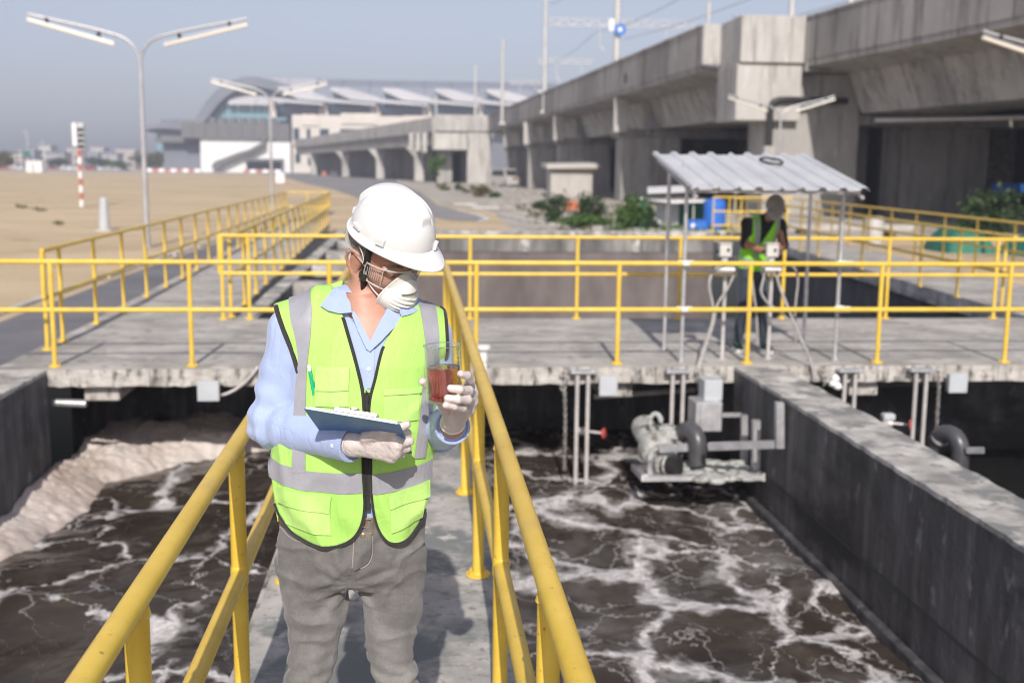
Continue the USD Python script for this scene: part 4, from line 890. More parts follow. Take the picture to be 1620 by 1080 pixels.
part(b, "shell", lathe([(.42, GZ), (.44, GZ + .06), (.44, GZ + .38), (.42, GZ + .41), (.44, GZ + .44), (.44, GZ + .78), (.42, GZ + .81), (.44, GZ + .84), (.43, GZ + 1.12), (.3, GZ + 1.2)], 24, (11.95, 44.6, 0)), m_blu, smooth=30)
part(b, "lid", lathe([(.2, GZ + 1.2), (.2, GZ + 1.26)], 16, (11.95, 44.6, 0)), m_blu)
b = thing("blue_crate", "low blue crate with a round white mark beside the blue tank", "crate", (11.0, 43.9, GZ))
part(b, "crate_body", bb(10.65, 11.4, 43.6, 44.2, GZ, GZ + .36, .02), m_blu)
part(b, "round_mark", lathe([(.09, 0), (.09, .01)], 14, (10.85, 43.595, GZ + .2), (0, -1, 0)), m_white)
part(b, "rim", bb(10.62, 11.43, 43.57, 44.23, GZ + .362, GZ + .41, .01), m_blu)
b = thing("low_shelter", "low shelter of pale sheets with green netting behind the shed's left posts", "shelter", (10.6, 46, GZ))
part(b, "roof_sheet", hull([(9.35, 45.2, 1.05), (13.2, 45.0, 1.20), (9.9, 48, 1.22), (13.4, 48, 1.4), (9.35, 45.2, 1.09), (13.2, 45.0, 1.24), (9.9, 48, 1.26), (13.4, 48, 1.44)]), m_white)
part(b, "roof_sheet", hull([(9.1, 46, .80), (10.3, 45.0, .66), (10.3, 45.0, .7), (9.1, 46, .84), (12.2, 45.3, .72), (12.2, 45.3, .78), (11, 47, .98), (11, 47, .94)]), m_white)
for x in (10.2, 11.3, 13.0): part(b, "post", tube([(x, 45.4, GZ), (x, 45.4, .4), (x, 45.4, 1.06)], .035, 8), m_mast)
part(b, "side_panel", bb(9.95, 10.9, 46.3, 46.36, GZ, .62), m_box)
part(b, "net_panel", bb(10.95, 12.9, 46.6, 46.66, GZ + .1, .75), m_net)
t = thing("plank_pile", "pile of pale planks behind the right railings", "planks", (14.5, 38.2, GZ))
for k in range(7):
    part(t, "plank", bb(12.8 + .1 * (k % 3), 17.2 + .15 * (k % 2), 38 + .25 * (k % 3), 38.22 + .25 * (k % 3), GZ + .35 + .06 * (k // 3), GZ + .40 + .06 * (k // 3)), m_kerb)
for x in (13.3, 16.4): part(t, "trestle", bb(x, x + .2, 37.9, 38.8, GZ, GZ + .345), m_bark)
t = thing("grey_drum", "pale grey drum behind the right railings", "drum", (15.0, 36, GZ))
part(t, "shell", lathe([(.29, GZ), (.3, GZ + .3), (.28, GZ + .32), (.3, GZ + .34), (.3, GZ + .85), (.27, GZ + .88)], 18, (15.0, 36, 0)), m_mast, smooth=30)
part(t, "lid", lathe([(.26, GZ + .881), (.26, GZ + .9)], 18, (15.0, 36, 0)), m_mast)
solo("blue_hoarding", bb(30.7, 37, 58.4, 58.55, 1.0, 1.45), m_blu, "dark blue hoarding band at the right edge behind the bushes", "hoarding")
t = thing("house", "peach and white house seen through the gap at the right edge", "house", (66, 124, GZ))
part(t, "wall", bb(60, 78, 124, 134, GZ, 6.8), M("peach_wall", (.62, .46, .36), .9))
part(t, "upper_wall", bb(62, 76, 125, 133, 6.81, 10.5), m_white)
part(t, "roof", hull([(59, 123, 6.3), (79, 123, 6.3), (61, 123.8, 7.3), (78, 123.8, 7.3), (59, 123.9, 6.3), (79, 123.9, 6.3)]), M("peach_roof", (.60, .44, .36), .9))
for k in range(4):
    q = part(t, "window", bb(62.6 + 3.2 * k, 64.2 + 3.2 * k, 124.9, 125, 7.9, 9.5), m_box); part(q, "pane", bb(62.75 + 3.2 * k, 64.05 + 3.2 * k, 124.87, 124.9, 8.05, 9.35), m_black)
# the van under the viaduct
m_glassd = M("dark_window", g3(.03), .1)
def vehicle(name, lab, cat_, x, y, col, L, W, H, nose, group=None, rz=0):
    t = thing(name, lab, cat_, (x, y, GZ), group, rz)
    mk = lambda pts, w0, w1: hull([(sx * (w0 if z < H * .55 else w1), yy, z) for yy, z in pts for sx in (-1, 1)])
    part(t, "body", mk([(-L / 2, .35), (-L / 2, H * .5), (-L / 2 + nose, H * .58), (L / 2, .35), (L / 2, H * .6), (-L / 2 + .12, .28), (L / 2 - .12, .28)], W / 2, W / 2 * .97), col, local=True)
    part(t, "cabin", mk([(-L / 2 + nose, H * .56), (-L / 2 + nose + .55, H * .97), (-L / 2 + nose + .9, H), (L / 2 - .25, H), (L / 2 - .03, H * .58)], W / 2 * .95, W / 2 * .84), col, local=True)
    part(t, "windscreen", mk([(-L / 2 + nose + .06, H * .62), (-L / 2 + nose + .46, H * .93), (-L / 2 + nose + .50, H * .93), (-L / 2 + nose + .12, H * .62)], W / 2 * .82, W / 2 * .76), m_glassd, local=True)
    for s in (-1, 1):
        part(t, "side_window", hull([(s * W / 2 * .86, yy, z) for yy, z in ((-L / 2 + nose + .7, H * .62), (-L / 2 + nose + .95, H * .92), (L / 2 - .5, H * .92), (L / 2 - .35, H * .62))] + [(s * W / 2 * .93, yy, z) for yy, z in ((-L / 2 + nose + .7, H * .62), (L / 2 - .35, H * .62))]), m_glassd, local=True)
        part(t, "headlight", bb(s * W * .40 - .12, s * W * .40 + .12, -L / 2 - .02, -L / 2 + .05, H * .36, H * .45), m_white, local=True)
        for yy in (-L / 2 + .8, L / 2 - .8):
            q = part(t, "wheel", lathe([(.31, -.1), (.33, -.06), (.33, .06), (.31, .1)], 16, (s * (W / 2 - .08), yy, .33), (1, 0, 0)), m_black, local=True)
            part(q, "rim", lathe([(.18, -.105), (.18, .105)], 12, (s * (W / 2 - .08), yy, .33), (1, 0, 0)), m_galv, local=True)
    part(t, "bumper", bb(-W / 2 * .96, W / 2 * .96, -L / 2 - .06, -L / 2 + .1, .3, .52, .03), m_box, local=True)
    return t
van = vehicle("parked_van", "dusty white van parked in the shade between the viaduct piers", "van", 11.6, 146, m_hutw, 4.8, 1.9, 2.25, .5, rz=24)
part(van, "rust_patch", bb(-.2, .4, -2.46, -2.43, .95, 1.25), M("rust", (.25, .12, .06), .8), local=True)
cols = [M(f"car_paint_{n}", c, .25, .1) for n, c in (("white", g3(.7)), ("red", (.45, .03, .03)), ("silver", g3(.4)), ("dark", g3(.04)), ("blue", (.04, .08, .25)))]
for i in range(13):
    u = 6 + i * 17.5 + [0, 4, -3, 5][i % 4]; y = 430 + [0, 8, -6][i % 3]
    vehicle("car", ["white", "red", "silver", "dark", "blue"][[0, 3, 1, 0, 4, 2, 1, 0, 0, 1, 0, 2, 3][i]] + " car in the distant row, " + ["first", "second", "third", "fourth", "fifth", "sixth", "seventh", "eighth", "ninth", "tenth", "eleventh", "twelfth", "last"][i] + " from the photo's left edge", "car", (u - 657) / 1788 * y, y, cols[[0, 3, 1, 0, 4, 2, 1, 0, 0, 1, 0, 2, 3][i]], 4.4, 1.8, 1.5, 1.1, "cars parked beyond the sand field", rz=90 if i % 3 else 70)

# ------------------------------------------------------------------ the station
def wall_with(x0, x1, z0, z1, y, holes, th=.5):
    g = sbox(x0, z0, x1, z1)
    for h in holes: g = g.difference(sbox(*h))
    return prism(g, y, y + th, "y")
m_stroof = M("station_roof_pale", g3(.45), .6, .0, noise=(.06, [(.3, (.42, .42, .44)), (.7, (.50, .50, .52))], 3))
m_stroof_d = M("station_roof_grey", g3(.2), .6, .0, noise=(.06, [(.3, (.125, .14, .17)), (.7, (.18, .195, .23))], 3))
m_stroof_b = M("station_roof_bluegrey", (.22, .24, .28), .6)
m_teal = M("station_glass_teal", (.16, .31, .35), .3)
m_navy = M("station_glass_dark", (.02, .05, .08), .12)
m_cream = M("station_concrete", (.58, .54, .48), .9, noise=(.12, [(.3, (.52, .48, .43)), (.7, (.62, .58, .53))], 4))
m_clad = M("station_cladding_grey", g3(.13), .7)
st = thing("railway_station", "long railway station with an arched left end and a folded pale roof", "station", (-40, 480, GZ))
def pv(L, y): return [((u - 657) / 1788 * y, 1.985 + (263.5 - 0.0103 * (657 - u) * 0.45 - v) * y / 1788) for u, v in L]
YA = 480
outer = pv([(247, 206), (288, 200), (322, 194), (335, 176), (348, 159), (364, 144), (382, 134), (402, 129), (425, 130), (455, 137), (490, 150), (520, 168)], YA)
inner = pv([(247, 212), (290, 208), (330, 203), (346, 187), (358, 172), (372, 159), (388, 149), (405, 144), (425, 145), (452, 151), (486, 163), (514, 178)], YA)
so, si = spline([(x, 0, z) for x, z in outer], 60), spline([(x, 0, z) for x, z in inner], 60)
for k in range(0, 59, 6):
    e = min(k + 6, 59)
    part(st, "arch_segment", prism([(p[0], p[2]) for p in so[k:e + 1]] + [(p[0], p[2]) for p in si[k:e + 1][::-1]], YA, YA + 26, "y"), m_stroof_d)
gz_ = 6.0
xs = np.linspace(si[3][0], si[58][0], 13)
for a, b in zip(xs[:-1], xs[1:]):
    za, zb_ = np.interp([a, b], si[:, 0], si[:, 2]) - .25
    part(st, "end_glass", prism([(a + .15, gz_), (b - .15, gz_), (b - .15, zb_), (a + .15, za)], YA + 6, YA + 6.4, "y"), m_teal)
ridge = pv([(395, 128), (830, 138)], 520)
x0r, x1r = ridge[0][0], 62
for k in range(12):
    a, b = x0r + (x1r - x0r) * k / 12 + .1, x0r + (x1r - x0r) * (k + 1) / 12 - .1
    P = [(481.5, 27.5), (490, 35.2), (505, 39.2), (530, 40.8), (560, 38), (560, 37), (530, 39.4), (505, 38), (490, 34), (481.5, 26.6)]
    part(st, "roof_bay", prism(P, a, b, "x"), m_stroof if k < 3 else m_stroof_b)
for k in range(6):
    u = 452 + 79 * k
    A = pv([(u, 144), (u + 24, 145), (u + 72, 158), (u + 72, 166), (u + 30, 162), (u, 149)], 470)
    part(st, "folded_roof_plate", prism(A, 466, 481, "y"), m_stroof)
    T = pv([(u + 2, 146), (u + 20, 158), (u + 2, 158)], 472); part(st, "gable_glass", prism(T, 471, 472, "y"), m_teal)
    T = pv([(u - 10, 160), (u + 28, 164), (u + 68, 168), (u + 68, 171), (u - 10, 166)], 468); part(st, "eave_beam", prism(T, 463, 468, "y"), m_stroof)
    T = pv([(u - 6, 168), (u + 60, 172), (u + 60, 189), (u - 6, 189)], 476); part(st, "glass_bay", prism(T, 475, 476, "y"), m_navy)
    for du in (-12, 61):
        T = pv([(u + du, 160), (u + du + 7, 160), (u + du + 7, 190), (u + du, 190)], 470); part(st, "column", prism(T, 468, 471, "y"), m_cream)
part(st, "plinth", bb(-104, 62, 484, 500, GZ, 20.5), m_stroof_d)
hb = thing("station_hall", "cream concrete station hall with dark windows below the folded roof", "building", (-20, 400, GZ))
hy = 400
def rect(u0, v0, u1, v1, y=hy):
    (xa, za), (xb, zb_) = pv([(u0, v1), (u1, v0)], y); return (xa, za, xb, zb_)
R = rect(470, 186, 700, 268)
holes = [rect(472, 205, 481, 224), rect(492, 206, 498, 221), rect(512, 206, 526, 219), rect(543, 206, 580, 218), rect(592, 208, 604, 216), rect(620, 207, 660, 213), rect(474, 244, 482, 258), rect(493, 232, 512, 262), rect(530, 234, 548, 262), rect(562, 232, 588, 262), rect(600, 232, 625, 262)]
part(hb, "wall", wall_with(R[0], R[2], GZ, R[3], hy, holes, .8), m_cream)
for h_ in holes:
    q = part(hb, "window", bb(h_[0] - .15, h_[2] + .15, hy - .12, hy - .01, h_[1] - .3, h_[1]), m_cream)
    part(q, "pane", bb(h_[0], h_[2], hy + .45, hy + .6, h_[1], h_[3]), m_navy)
for (u0, v0, u1) in ((486, 187, 512), (545, 184, 600), (640, 187, 682)):
    r_2 = rect(u0, v0 - 2, u1, v0 + 14); part(hb, "parapet_block", bb(r_2[0], r_2[2], hy - .6, hy - .02, r_2[1], r_2[3]), m_cream)
part(hb, "floor_band", bb(R[0], R[2], hy - .9, hy - .02, rect(0, 0, 1, 229)[1], rect(0, 0, 1, 224)[1]), m_cream)
part(hb, "hall_body", bb(R[0], R[2], hy + .81, hy + 40, GZ, R[3] - .4), m_cream)
wb = thing("white_building", "white block under grey cladding with a dark stair slanting up its wall", "building", (-60, 402, GZ))
r1, r2, r3 = rect(331, 222, 467, 268, 402), rect(304, 199, 467, 221.5, 402), rect(270, 222, 329, 266, 402)
part(wb, "wall", bb(r1[0], r1[2], 402, 425, GZ, r1[3]), m_white)
nbay = 9
for k in range(nbay):
    a, b_ = r2[0] + (r2[2] - r2[0]) * k / nbay, r2[0] + (r2[2] - r2[0]) * (k + 1) / nbay
    part(wb, "cladding_panel", bb(a + .05, b_ - .05, 400.5, 424, r2[1], r2[3]), m_clad)
part(wb, "side_block", bb(r3[0], r3[2], 408, 425, GZ, r3[3] - 1.5), m_stroof_d)
part(wb, "side_roof", bb(r3[0] - 2, r3[2] + 1.5, 404, 425, r3[3] - 1.4, r3[3]), m_clad)
S = pv([(347, 266), (352, 257), (378, 247), (388, 243), (405, 238), (423, 228), (424, 222), (430, 222), (430, 231), (408, 243), (390, 249), (362, 263), (360, 266)], 400)
part(wb, "stair", prism(S, 398.5, 401.5, "y"), m_clad)
r4 = rect(398, 252, 456, 256, 401); part(wb, "canopy", bb(r4[0], r4[2], 397, 401.9, r4[1], r4[3]), m_clad)
r5 = rect(401, 256, 452, 267, 402); part(wb, "shopfront", bb(r5[0], r5[2], 401.6, 401.95, GZ, r5[3]), m_navy)
for k in range(7):
    r6 = rect(345 + 15 * k, 190, 355 + 15 * k, 199, 404); part(wb, "roof_unit", bb(r6[0], r6[2], 404, 407, r2[3], r6[3]), m_clad)
# red and white barriers in front
n_bar = 0
ordn = lambda k: ["first", "second", "third", "fourth", "fifth", "sixth", "seventh", "eighth", "ninth", "tenth", "eleventh", "twelfth"][k]
cname = lambda mm: "white" if mm is m_white else "red" if mm is m_redfade else "orange" if mm is m_orange else "yellow"
for (u0, u1, y, nm, cc) in ((240, 330, 392, "along the sand field's far edge", None), (395, 452, 392, "before the white building", None), (514, 588, 300, "under the far viaduct arm", None), (616, 656, 250, "beside the sapling", "y"), (664, 675, 245, "next to the sapling", "o")):
    L = (u1 - u0) / 1788 * y; n = max(1, int(round(L / 2.0)))
    for k in range(n):
        x = (u0 - 657) / 1788 * y + (k + .5) * L / n; w_ = L / n * .48
        mm = (m_white if k % 2 else m_redfade) if cc is None else ((M("barrier_yellow", (.70, .45, .06), .5) if k == 0 and n_bar < 900 else m_white if k % 2 else m_redfade) if cc == "y" else m_orange)
        solo("water_barrier", hull([(x - w_, y - .3, GZ), (x + w_, y - .3, GZ), (x - w_, y + .3, GZ), (x + w_, y + .3, GZ), (x - w_ * .95, y - .1, GZ + 1.05), (x + w_ * .95, y - .1, GZ + 1.05), (x - w_ * .95, y + .1, GZ + 1.05), (x + w_ * .95, y + .1, GZ + 1.05)]), mm,
             ordn(k) + " barrier from the left, " + cname(mm) + ", in the row " + nm, "barrier", "plastic barriers " + nm)
t = thing("white_sign_box", "small white cabinet on the verge left of the far road", "cabinet", (-18.512, 160, GZ))
xk = -18.512
part(t, "cabinet_body", bb(xk - .6, xk + .6, 160, 160.6, GZ, .95, .03), m_white)
part(t, "cabinet_cap", bb(xk - .66, xk + .66, 159.94, 160.66, .955, 1.05, .02), m_box)
# parapet fence on the hall roof
for (u0, u1) in ((487, 512), (555, 600), (645, 680)):
    L0, L1 = (u0 - 657) / 1788 * 402, (u1 - 657) / 1788 * 402
    z_ = rect(0, 0, 1, 186)[1]
    t = thing("roof_fence", {487: "left", 555: "middle", 645: "right"}[u0] + " red and white fence on the roof of the station hall", "fence", (L0, 402, z_))
    for k in range(int((L1 - L0) / 1.2)):
        part(t, "board", bb(L0 + k * 1.2, L0 + k * 1.2 + 1.1, 402, 402.1, z_, z_ + 1.1), m_red if k % 2 else m_white)
# ------------------------------------------------------------------ the hazy skyline at the left
m_hz = [M(f"far_wall_{i}", c, .9) for i, c in enumerate(((.34, .34, .36), (.42, .38, .36), (.24, .26, .30), (.52, .50, .48)))]
r_ = np.random.default_rng(11)
spec = [(-14, 30, 246), (32, 66, 250), (60, 84, 243), (92, 108, 236), (100, 128, 247), (133, 150, 241), (150, 178, 245), (168, 186, 238), (183, 206, 247), (205, 232, 242), (228, 250, 247)]
for i, (u0, u1, v0) in enumerate(spec):
    y = 560 + 25 * (i % 4); (xa, _), (xb, zt_) = pv([(u0, 268), (u1, v0)], y)
    t = thing("building", ["low grey", "broad beige", "plain blue-grey", "tall pale narrow", "wide grey", "pinkish", "long blue-grey", "slim pale", "low beige", "plain blue-grey", "pale"][i] + " building in the haze beyond the sand field, " + ["first", "second", "third", "fourth", "fifth", "sixth", "seventh", "eighth", "ninth", "tenth", "last"][i] + " from the left edge", "building", ((xa + xb) / 2, y, GZ), "hazy buildings on the skyline")
    part(t, "wall", bb(xa, xb, y, y + 12, GZ, zt_), m_hz[i % 4])
    part(t, "roof", bb(xa - .4, xb + .4, y - .4, y + 12.4, zt_, zt_ + .8), m_hz[(i + 2) % 4])
    nw = max(2, int((xb - xa) / 3.5))
    for fl in range(max(1, int(zt_ / 3.4))):
        part(t, "window_band", cat([bb(xa + (k + .25) * (xb - xa) / nw, xa + (k + .75) * (xb - xa) / nw, y - .06, y, 1.0 + fl * 3.3, 2.4 + fl * 3.3) for k in range(nw) if 2.4 + fl * 3.3 < zt_ - .4] or [bb(xa + 1, xa + 2, y - .06, y, .5, 1.2)]), m_navy)
def tree(lab, u, y, h, w, mat, seed, group="trees beyond the sand field"):
    x = (u - 657) / 1788 * y
    bush("tree", lab, x, y, (w, w * .8, h * .42), 650, .55, mat, "tree", trunk=h * .2, group=group, seed=seed)
tree("dark tree at the photo's left edge beyond the white cabin", 8, 372, 7.0, 3.8, m_leaf_d, 31)
tree("dark bluish tree second from the left edge", 22, 385, 6.2, 3.4, m_leaf_d, 32)
tree("olive green round tree directly behind the white cabin", 40, 350, 5.8, 3.4, m_leaf_dry, 33)
tree("low dark tree in the haze behind the striped pole", 118, 470, 5, 5, m_leaf_d, 34)
tree("wide dark tree between the pole and the street lamp", 178, 470, 5, 6, m_leaf_d, 35)
tree("green shrub-like tree just left of the street lamp pole", 206, 440, 4, 4, m_leaf, 36)
tree("grey-green tree right of the street lamp pole", 246, 430, 7, 4.5, m_leaf_dry, 37)
tree("grey-green tree before the grey block of the station", 268, 428, 7.5, 4.5, m_leaf_dry, 38)
tree("lower tree beside the grey block of the station", 288, 425, 5.5, 3.5, m_leaf_d, 39)
P = []
for k in range(170):
    u = r_.uniform(-90, 260); y = r_.uniform(640, 760)
    q = trimesh.creation.icosphere(subdivisions=2, radius=1.0); v_ = np.array(q.vertices); v_ *= (.7 + .7 * meshkit.fbm(v_ * 2.2 + k, 3, 2))[:, None]; q.vertices = v_ * [r_.uniform(5, 11), 5, r_.uniform(3, 7)]; q.apply_translation(((u - 657) / 1788 * y, y, 2)); P.append(q)
solo("woodland", cat(P), M("woodland", (.045, .06, .03), .95, noise=(.5, [(.3, (.03, .045, .022)), (.7, (.07, .09, .045))], 6)), "hazy line of woodland closing the sand field's horizon", "woodland", kind="stuff", smooth=True)
for i, (u, y, z1) in enumerate(((75, 395, 12.5), (155, 400, 10), (3, 360, 9), (98, 420, 9.5))):
    x = (u - 657) / 1788 * y
    t = thing("pole", ["tall thin pole with a green sign", "thin pole right of the striped pole", "thin pole at the photo's left edge", "thin pole between the green sign and the striped pole"][i] + " beyond the sand field", "pole", (x, y, GZ))
    part(t, "pole", tube([(x, y, GZ), (x, y, z1 / 2), (x, y, z1)], .14, 8), m_mast)
    part(t, "arm", bb(x - 1.2, x + .1, y - .06, y + .06, z1 - .2, z1 - .05), m_mast)
    if i == 0: part(t, "green_sign", bb(x - 1.6, x + .6, y - .2, y - .15, 4.2, 6.2), m_net)

# ------------------------------------------------------------------ bodies and clothes: distance fields turned into smooth closed surfaces
def capd(P, a, b, ra, rb):
    a, b = np.asarray(a, float), np.asarray(b, float); d = b - a
    t = np.clip((P - a) @ d / (d @ d), 0, 1)
    return np.linalg.norm(P - a - t[:, None] * d, axis=1) - (ra + (rb - ra) * t)
def chaind(P, pts, k=0.0):
    o = None
    for (a, ra), (b, rb) in zip(pts[:-1], pts[1:]):
        d = capd(P, a, b, ra, rb); o = d if o is None else (smin(o, d, k) if k else np.minimum(o, d))
    return o
def smin(a, b, k):
    h = np.clip(.5 + .5 * (b - a) / k, 0, 1); return b * (1 - h) + a * h - k * h * (1 - h)
def smax(a, b, k): return -smin(-a, -b, k)
def elld(P, c, r, R=None):
    Q = P - np.asarray(c, float)
    if R is not None: Q = Q @ R.T
    r = np.asarray(r, float); k0 = np.linalg.norm(Q / r, axis=1); k1 = np.linalg.norm(Q / (r * r), axis=1)
    return k0 * (k0 - 1) / np.maximum(k1, 1e-9)
def polyd(x, z, poly):
    """signed distance to a polygon (inside negative)"""
    V = np.asarray(poly, float); d = np.full(x.shape, 1e9); s = np.ones(x.shape)
    for i in range(len(V)):
        a, b = V[i - 1], V[i]; ex, ez = b - a; wx, wz = x - a[0], z - a[1]
        t = np.clip((wx * ex + wz * ez) / max(ex * ex + ez * ez, 1e-12), 0, 1)
        d = np.minimum(d, (wx - ex * t) ** 2 + (wz - ez * t) ** 2)
        c1, c2, c3 = z >= a[1], z < b[1], ex * wz > ez * wx
        s = np.where((c1 & c2 & c3) | (~c1 & ~c2 & ~c3), -s, s)
    return s * np.sqrt(d)
def net(fn, lo, hi, h):
    """surface nets of fn < 0 inside the box lo..hi with cell h; evaluates finely only near the surface"""
    lo, hi = np.asarray(lo, float), np.asarray(hi, float); B = 4
    n = np.ceil((hi - lo) / (h * B)).astype(int)
    cx = [lo[k] + np.arange(n[k] + 1) * h * B for k in range(3)]
    C = np.stack(np.meshgrid(*cx, indexing="ij"), -1); cv = fn(C.reshape(-1, 3)).reshape(C.shape[:3])
    m = np.abs(cv[:-1, :-1, :-1])
    for i, j, k in np.ndindex(2, 2, 2): m = np.minimum(m, np.abs(cv[i:n[0] + i, j:n[1] + j, k:n[2] + k]))
    act = m < h * B * 1.25
    N = n * B + 1
    val = np.empty(N, np.float32)
    rep = np.repeat(np.repeat(np.repeat(cv[:-1, :-1, :-1], B, 0), B, 1), B, 2); val[:-1, :-1, :-1] = rep
    val[-1] = val[-2]; val[:, -1] = val[:, -2]; val[:, :, -1] = val[:, :, -2]
    mask = np.zeros(N, bool); A = np.argwhere(act); o = np.stack(np.meshgrid(*[np.arange(B + 1)] * 3, indexing="ij"), -1).reshape(-1, 3)
    I = (A[:, None] * B + o[None]).reshape(-1, 3); mask[I[:, 0], I[:, 1], I[:, 2]] = True
    I = np.argwhere(mask); val[I[:, 0], I[:, 1], I[:, 2]] = fn(lo + I * h)
    ins = val < 0
    c = np.zeros(N - 1, np.int8)
    for i, j, k in np.ndindex(2, 2, 2): c += ins[i:N[0] - 1 + i, j:N[1] - 1 + j, k:N[2] - 1 + k]
    cells = np.argwhere((c > 0) & (c < 8)); idx = np.full(N - 1, -1, np.int64); idx[cells[:, 0], cells[:, 1], cells[:, 2]] = np.arange(len(cells))
    S = np.zeros((len(cells), 3)); W = np.zeros(len(cells)); corner = list(np.ndindex(2, 2, 2))
    for a in corner:
        for ax in range(3):
            if a[ax]: continue
            b = list(a); b[ax] = 1
            pa, pb = cells + a, cells + b
            va, vb = val[pa[:, 0], pa[:, 1], pa[:, 2]], val[pb[:, 0], pb[:, 1], pb[:, 2]]
            x = (va < 0) != (vb < 0); t = np.where(x, va / np.where(x, va - vb, 1), 0)
            p = np.repeat(np.array(a, float)[None], len(cells), 0); p[:, ax] += t
            S += p * x[:, None]; W += x
    V = lo + (cells + S / W[:, None]) * h
    F = []
    for ax in range(3):
        u, v = (ax + 1) % 3, (ax + 2) % 3
        sl0 = [slice(None)] * 3; sl1 = [slice(None)] * 3; sl0[ax] = slice(0, -1); sl1[ax] = slice(1, None)
        a, b = ins[tuple(sl0)], ins[tuple(sl1)]
        E = np.argwhere(a != b); E = E[(E[:, u] > 0) & (E[:, v] > 0) & (E[:, u] < N[u] - 1) & (E[:, v] < N[v] - 1)]
        q = []
        for du, dv in ((-1, -1), (0, -1), (0, 0), (-1, 0)):
            w = E.copy(); w[:, u] += du; w[:, v] += dv; q.append(idx[w[:, 0], w[:, 1], w[:, 2]])
        q = np.stack(q, 1); ok = (q >= 0).all(1); E, q = E[ok], q[ok]
        fl = ~a[E[:, 0], E[:, 1], E[:, 2]]; q[fl] = q[fl][:, ::-1]
        F += [q[:, [0, 1, 2]], q[:, [0, 2, 3]]]
    return trimesh.Trimesh(V, np.vstack(F), process=False)
def clean(m, least=.02):
    """drops loose crumbs"""
    f = np.array(m.faces); from scipy.sparse import coo_matrix; from scipy.sparse.csgraph import connected_components
    g = coo_matrix((np.ones(len(f) * 2), (np.r_[f[:, 0], f[:, 1]], np.r_[f[:, 1], f[:, 2]])), shape=(len(m.vertices),) * 2)
    _, lab = connected_components(g, False); c = np.bincount(lab); return trimesh.Trimesh(m.vertices, f[c[lab[f[:, 0]]] > least * c.max()], process=False)
def yfront(fn, x, z, y0=2.45, y1=3.1):
    y = np.full(x.shape, y0); 
    for _ in range(60):
        d = fn(np.stack([x, y, z], -1)); y = np.clip(y + np.maximum(d * .75, -.01), y0, y1)
    return y
def settle(fn, x, y, z, ridge=2.995):
    """points that passed above the shoulder line drop straight down onto it"""
    y, z = y.copy(), z.copy(); m = y > ridge; y[m] = ridge
    if m.any():
        zz = z[m]
        for _ in range(25): zz = zz - np.clip(fn(np.stack([x[m], y[m], zz], -1)) * .8, -.01, .05)
        z[m] = zz
    return y, z, m
def patch(fn, poly, off, th, res=.007, bulge=None):
    """a cloth piece with outline poly (x, z) laid on the front of fn, standing off by off and th thick"""
    cs = m3.CrossSection([np.asarray(poly, float)], m3.FillRule.NonZero)
    v, f = arr(m3.Manifold.extrude(cs, th).refine_to_length(res))
    u, inv = np.unique(np.round(v[:, :2], 6), axis=0, return_inverse=True)
    y, z, m = settle(fn, u[:, 0], yfront(fn, u[:, 0], u[:, 1]), u[:, 1])
    g = np.stack([fn(np.stack([u[:, 0], y, z], -1) + e) - fn(np.stack([u[:, 0], y, z], -1) - e) for e in np.eye(3) * .004], -1); g /= np.maximum(np.linalg.norm(g, axis=1, keepdims=True), 1e-9)
    g = g * .5 + np.where(m[:, None], [0, 0, .5], [0, -.5, 0]); g /= np.linalg.norm(g, axis=1, keepdims=True)
    inv = inv.ravel(); h = off + v[:, 2]
    if bulge is not None: h = h + bulge(v[:, 0], v[:, 1])
    return trimesh.Trimesh(np.stack([u[:, 0], y, z], -1)[inv] + g[inv] * h[:, None], f[:, ::-1], process=False)
def trim_line(fn, pts, off, r, n=60, flat=.55):
    q = spline([(x, 0, z) for x, z in pts], n); y = yfront(fn, q[:, 0], q[:, 2]); 
    y, z, m = settle(fn, q[:, 0], y, q[:, 2])
    y, z = (np.convolve(np.pad(w, 2, mode="edge"), np.ones(5) / 5, "valid") for w in (y, z))
    return tube(np.stack([q[:, 0], y - np.where(m, 0, off), z + np.where(m, off, 0)], -1), r, 8, flat)
def loftd(P, T, n=2.5, grow=0.0):
    T = np.asarray(T, float); z = P[:, 2]; cx, cy, a, b = (np.interp(z, T[:, 0], T[:, k]) for k in (1, 2, 3, 4)); a, b = a + grow, b + grow
    q = ((np.abs(P[:, 0] - cx) / a) ** n + (np.abs(P[:, 1] - cy) / b) ** n) ** (1 / n)
    d = (q - 1) * np.minimum(a, b) * .9
    return np.maximum(d, np.maximum(T[0, 0] - z, z - T[-1, 0]))
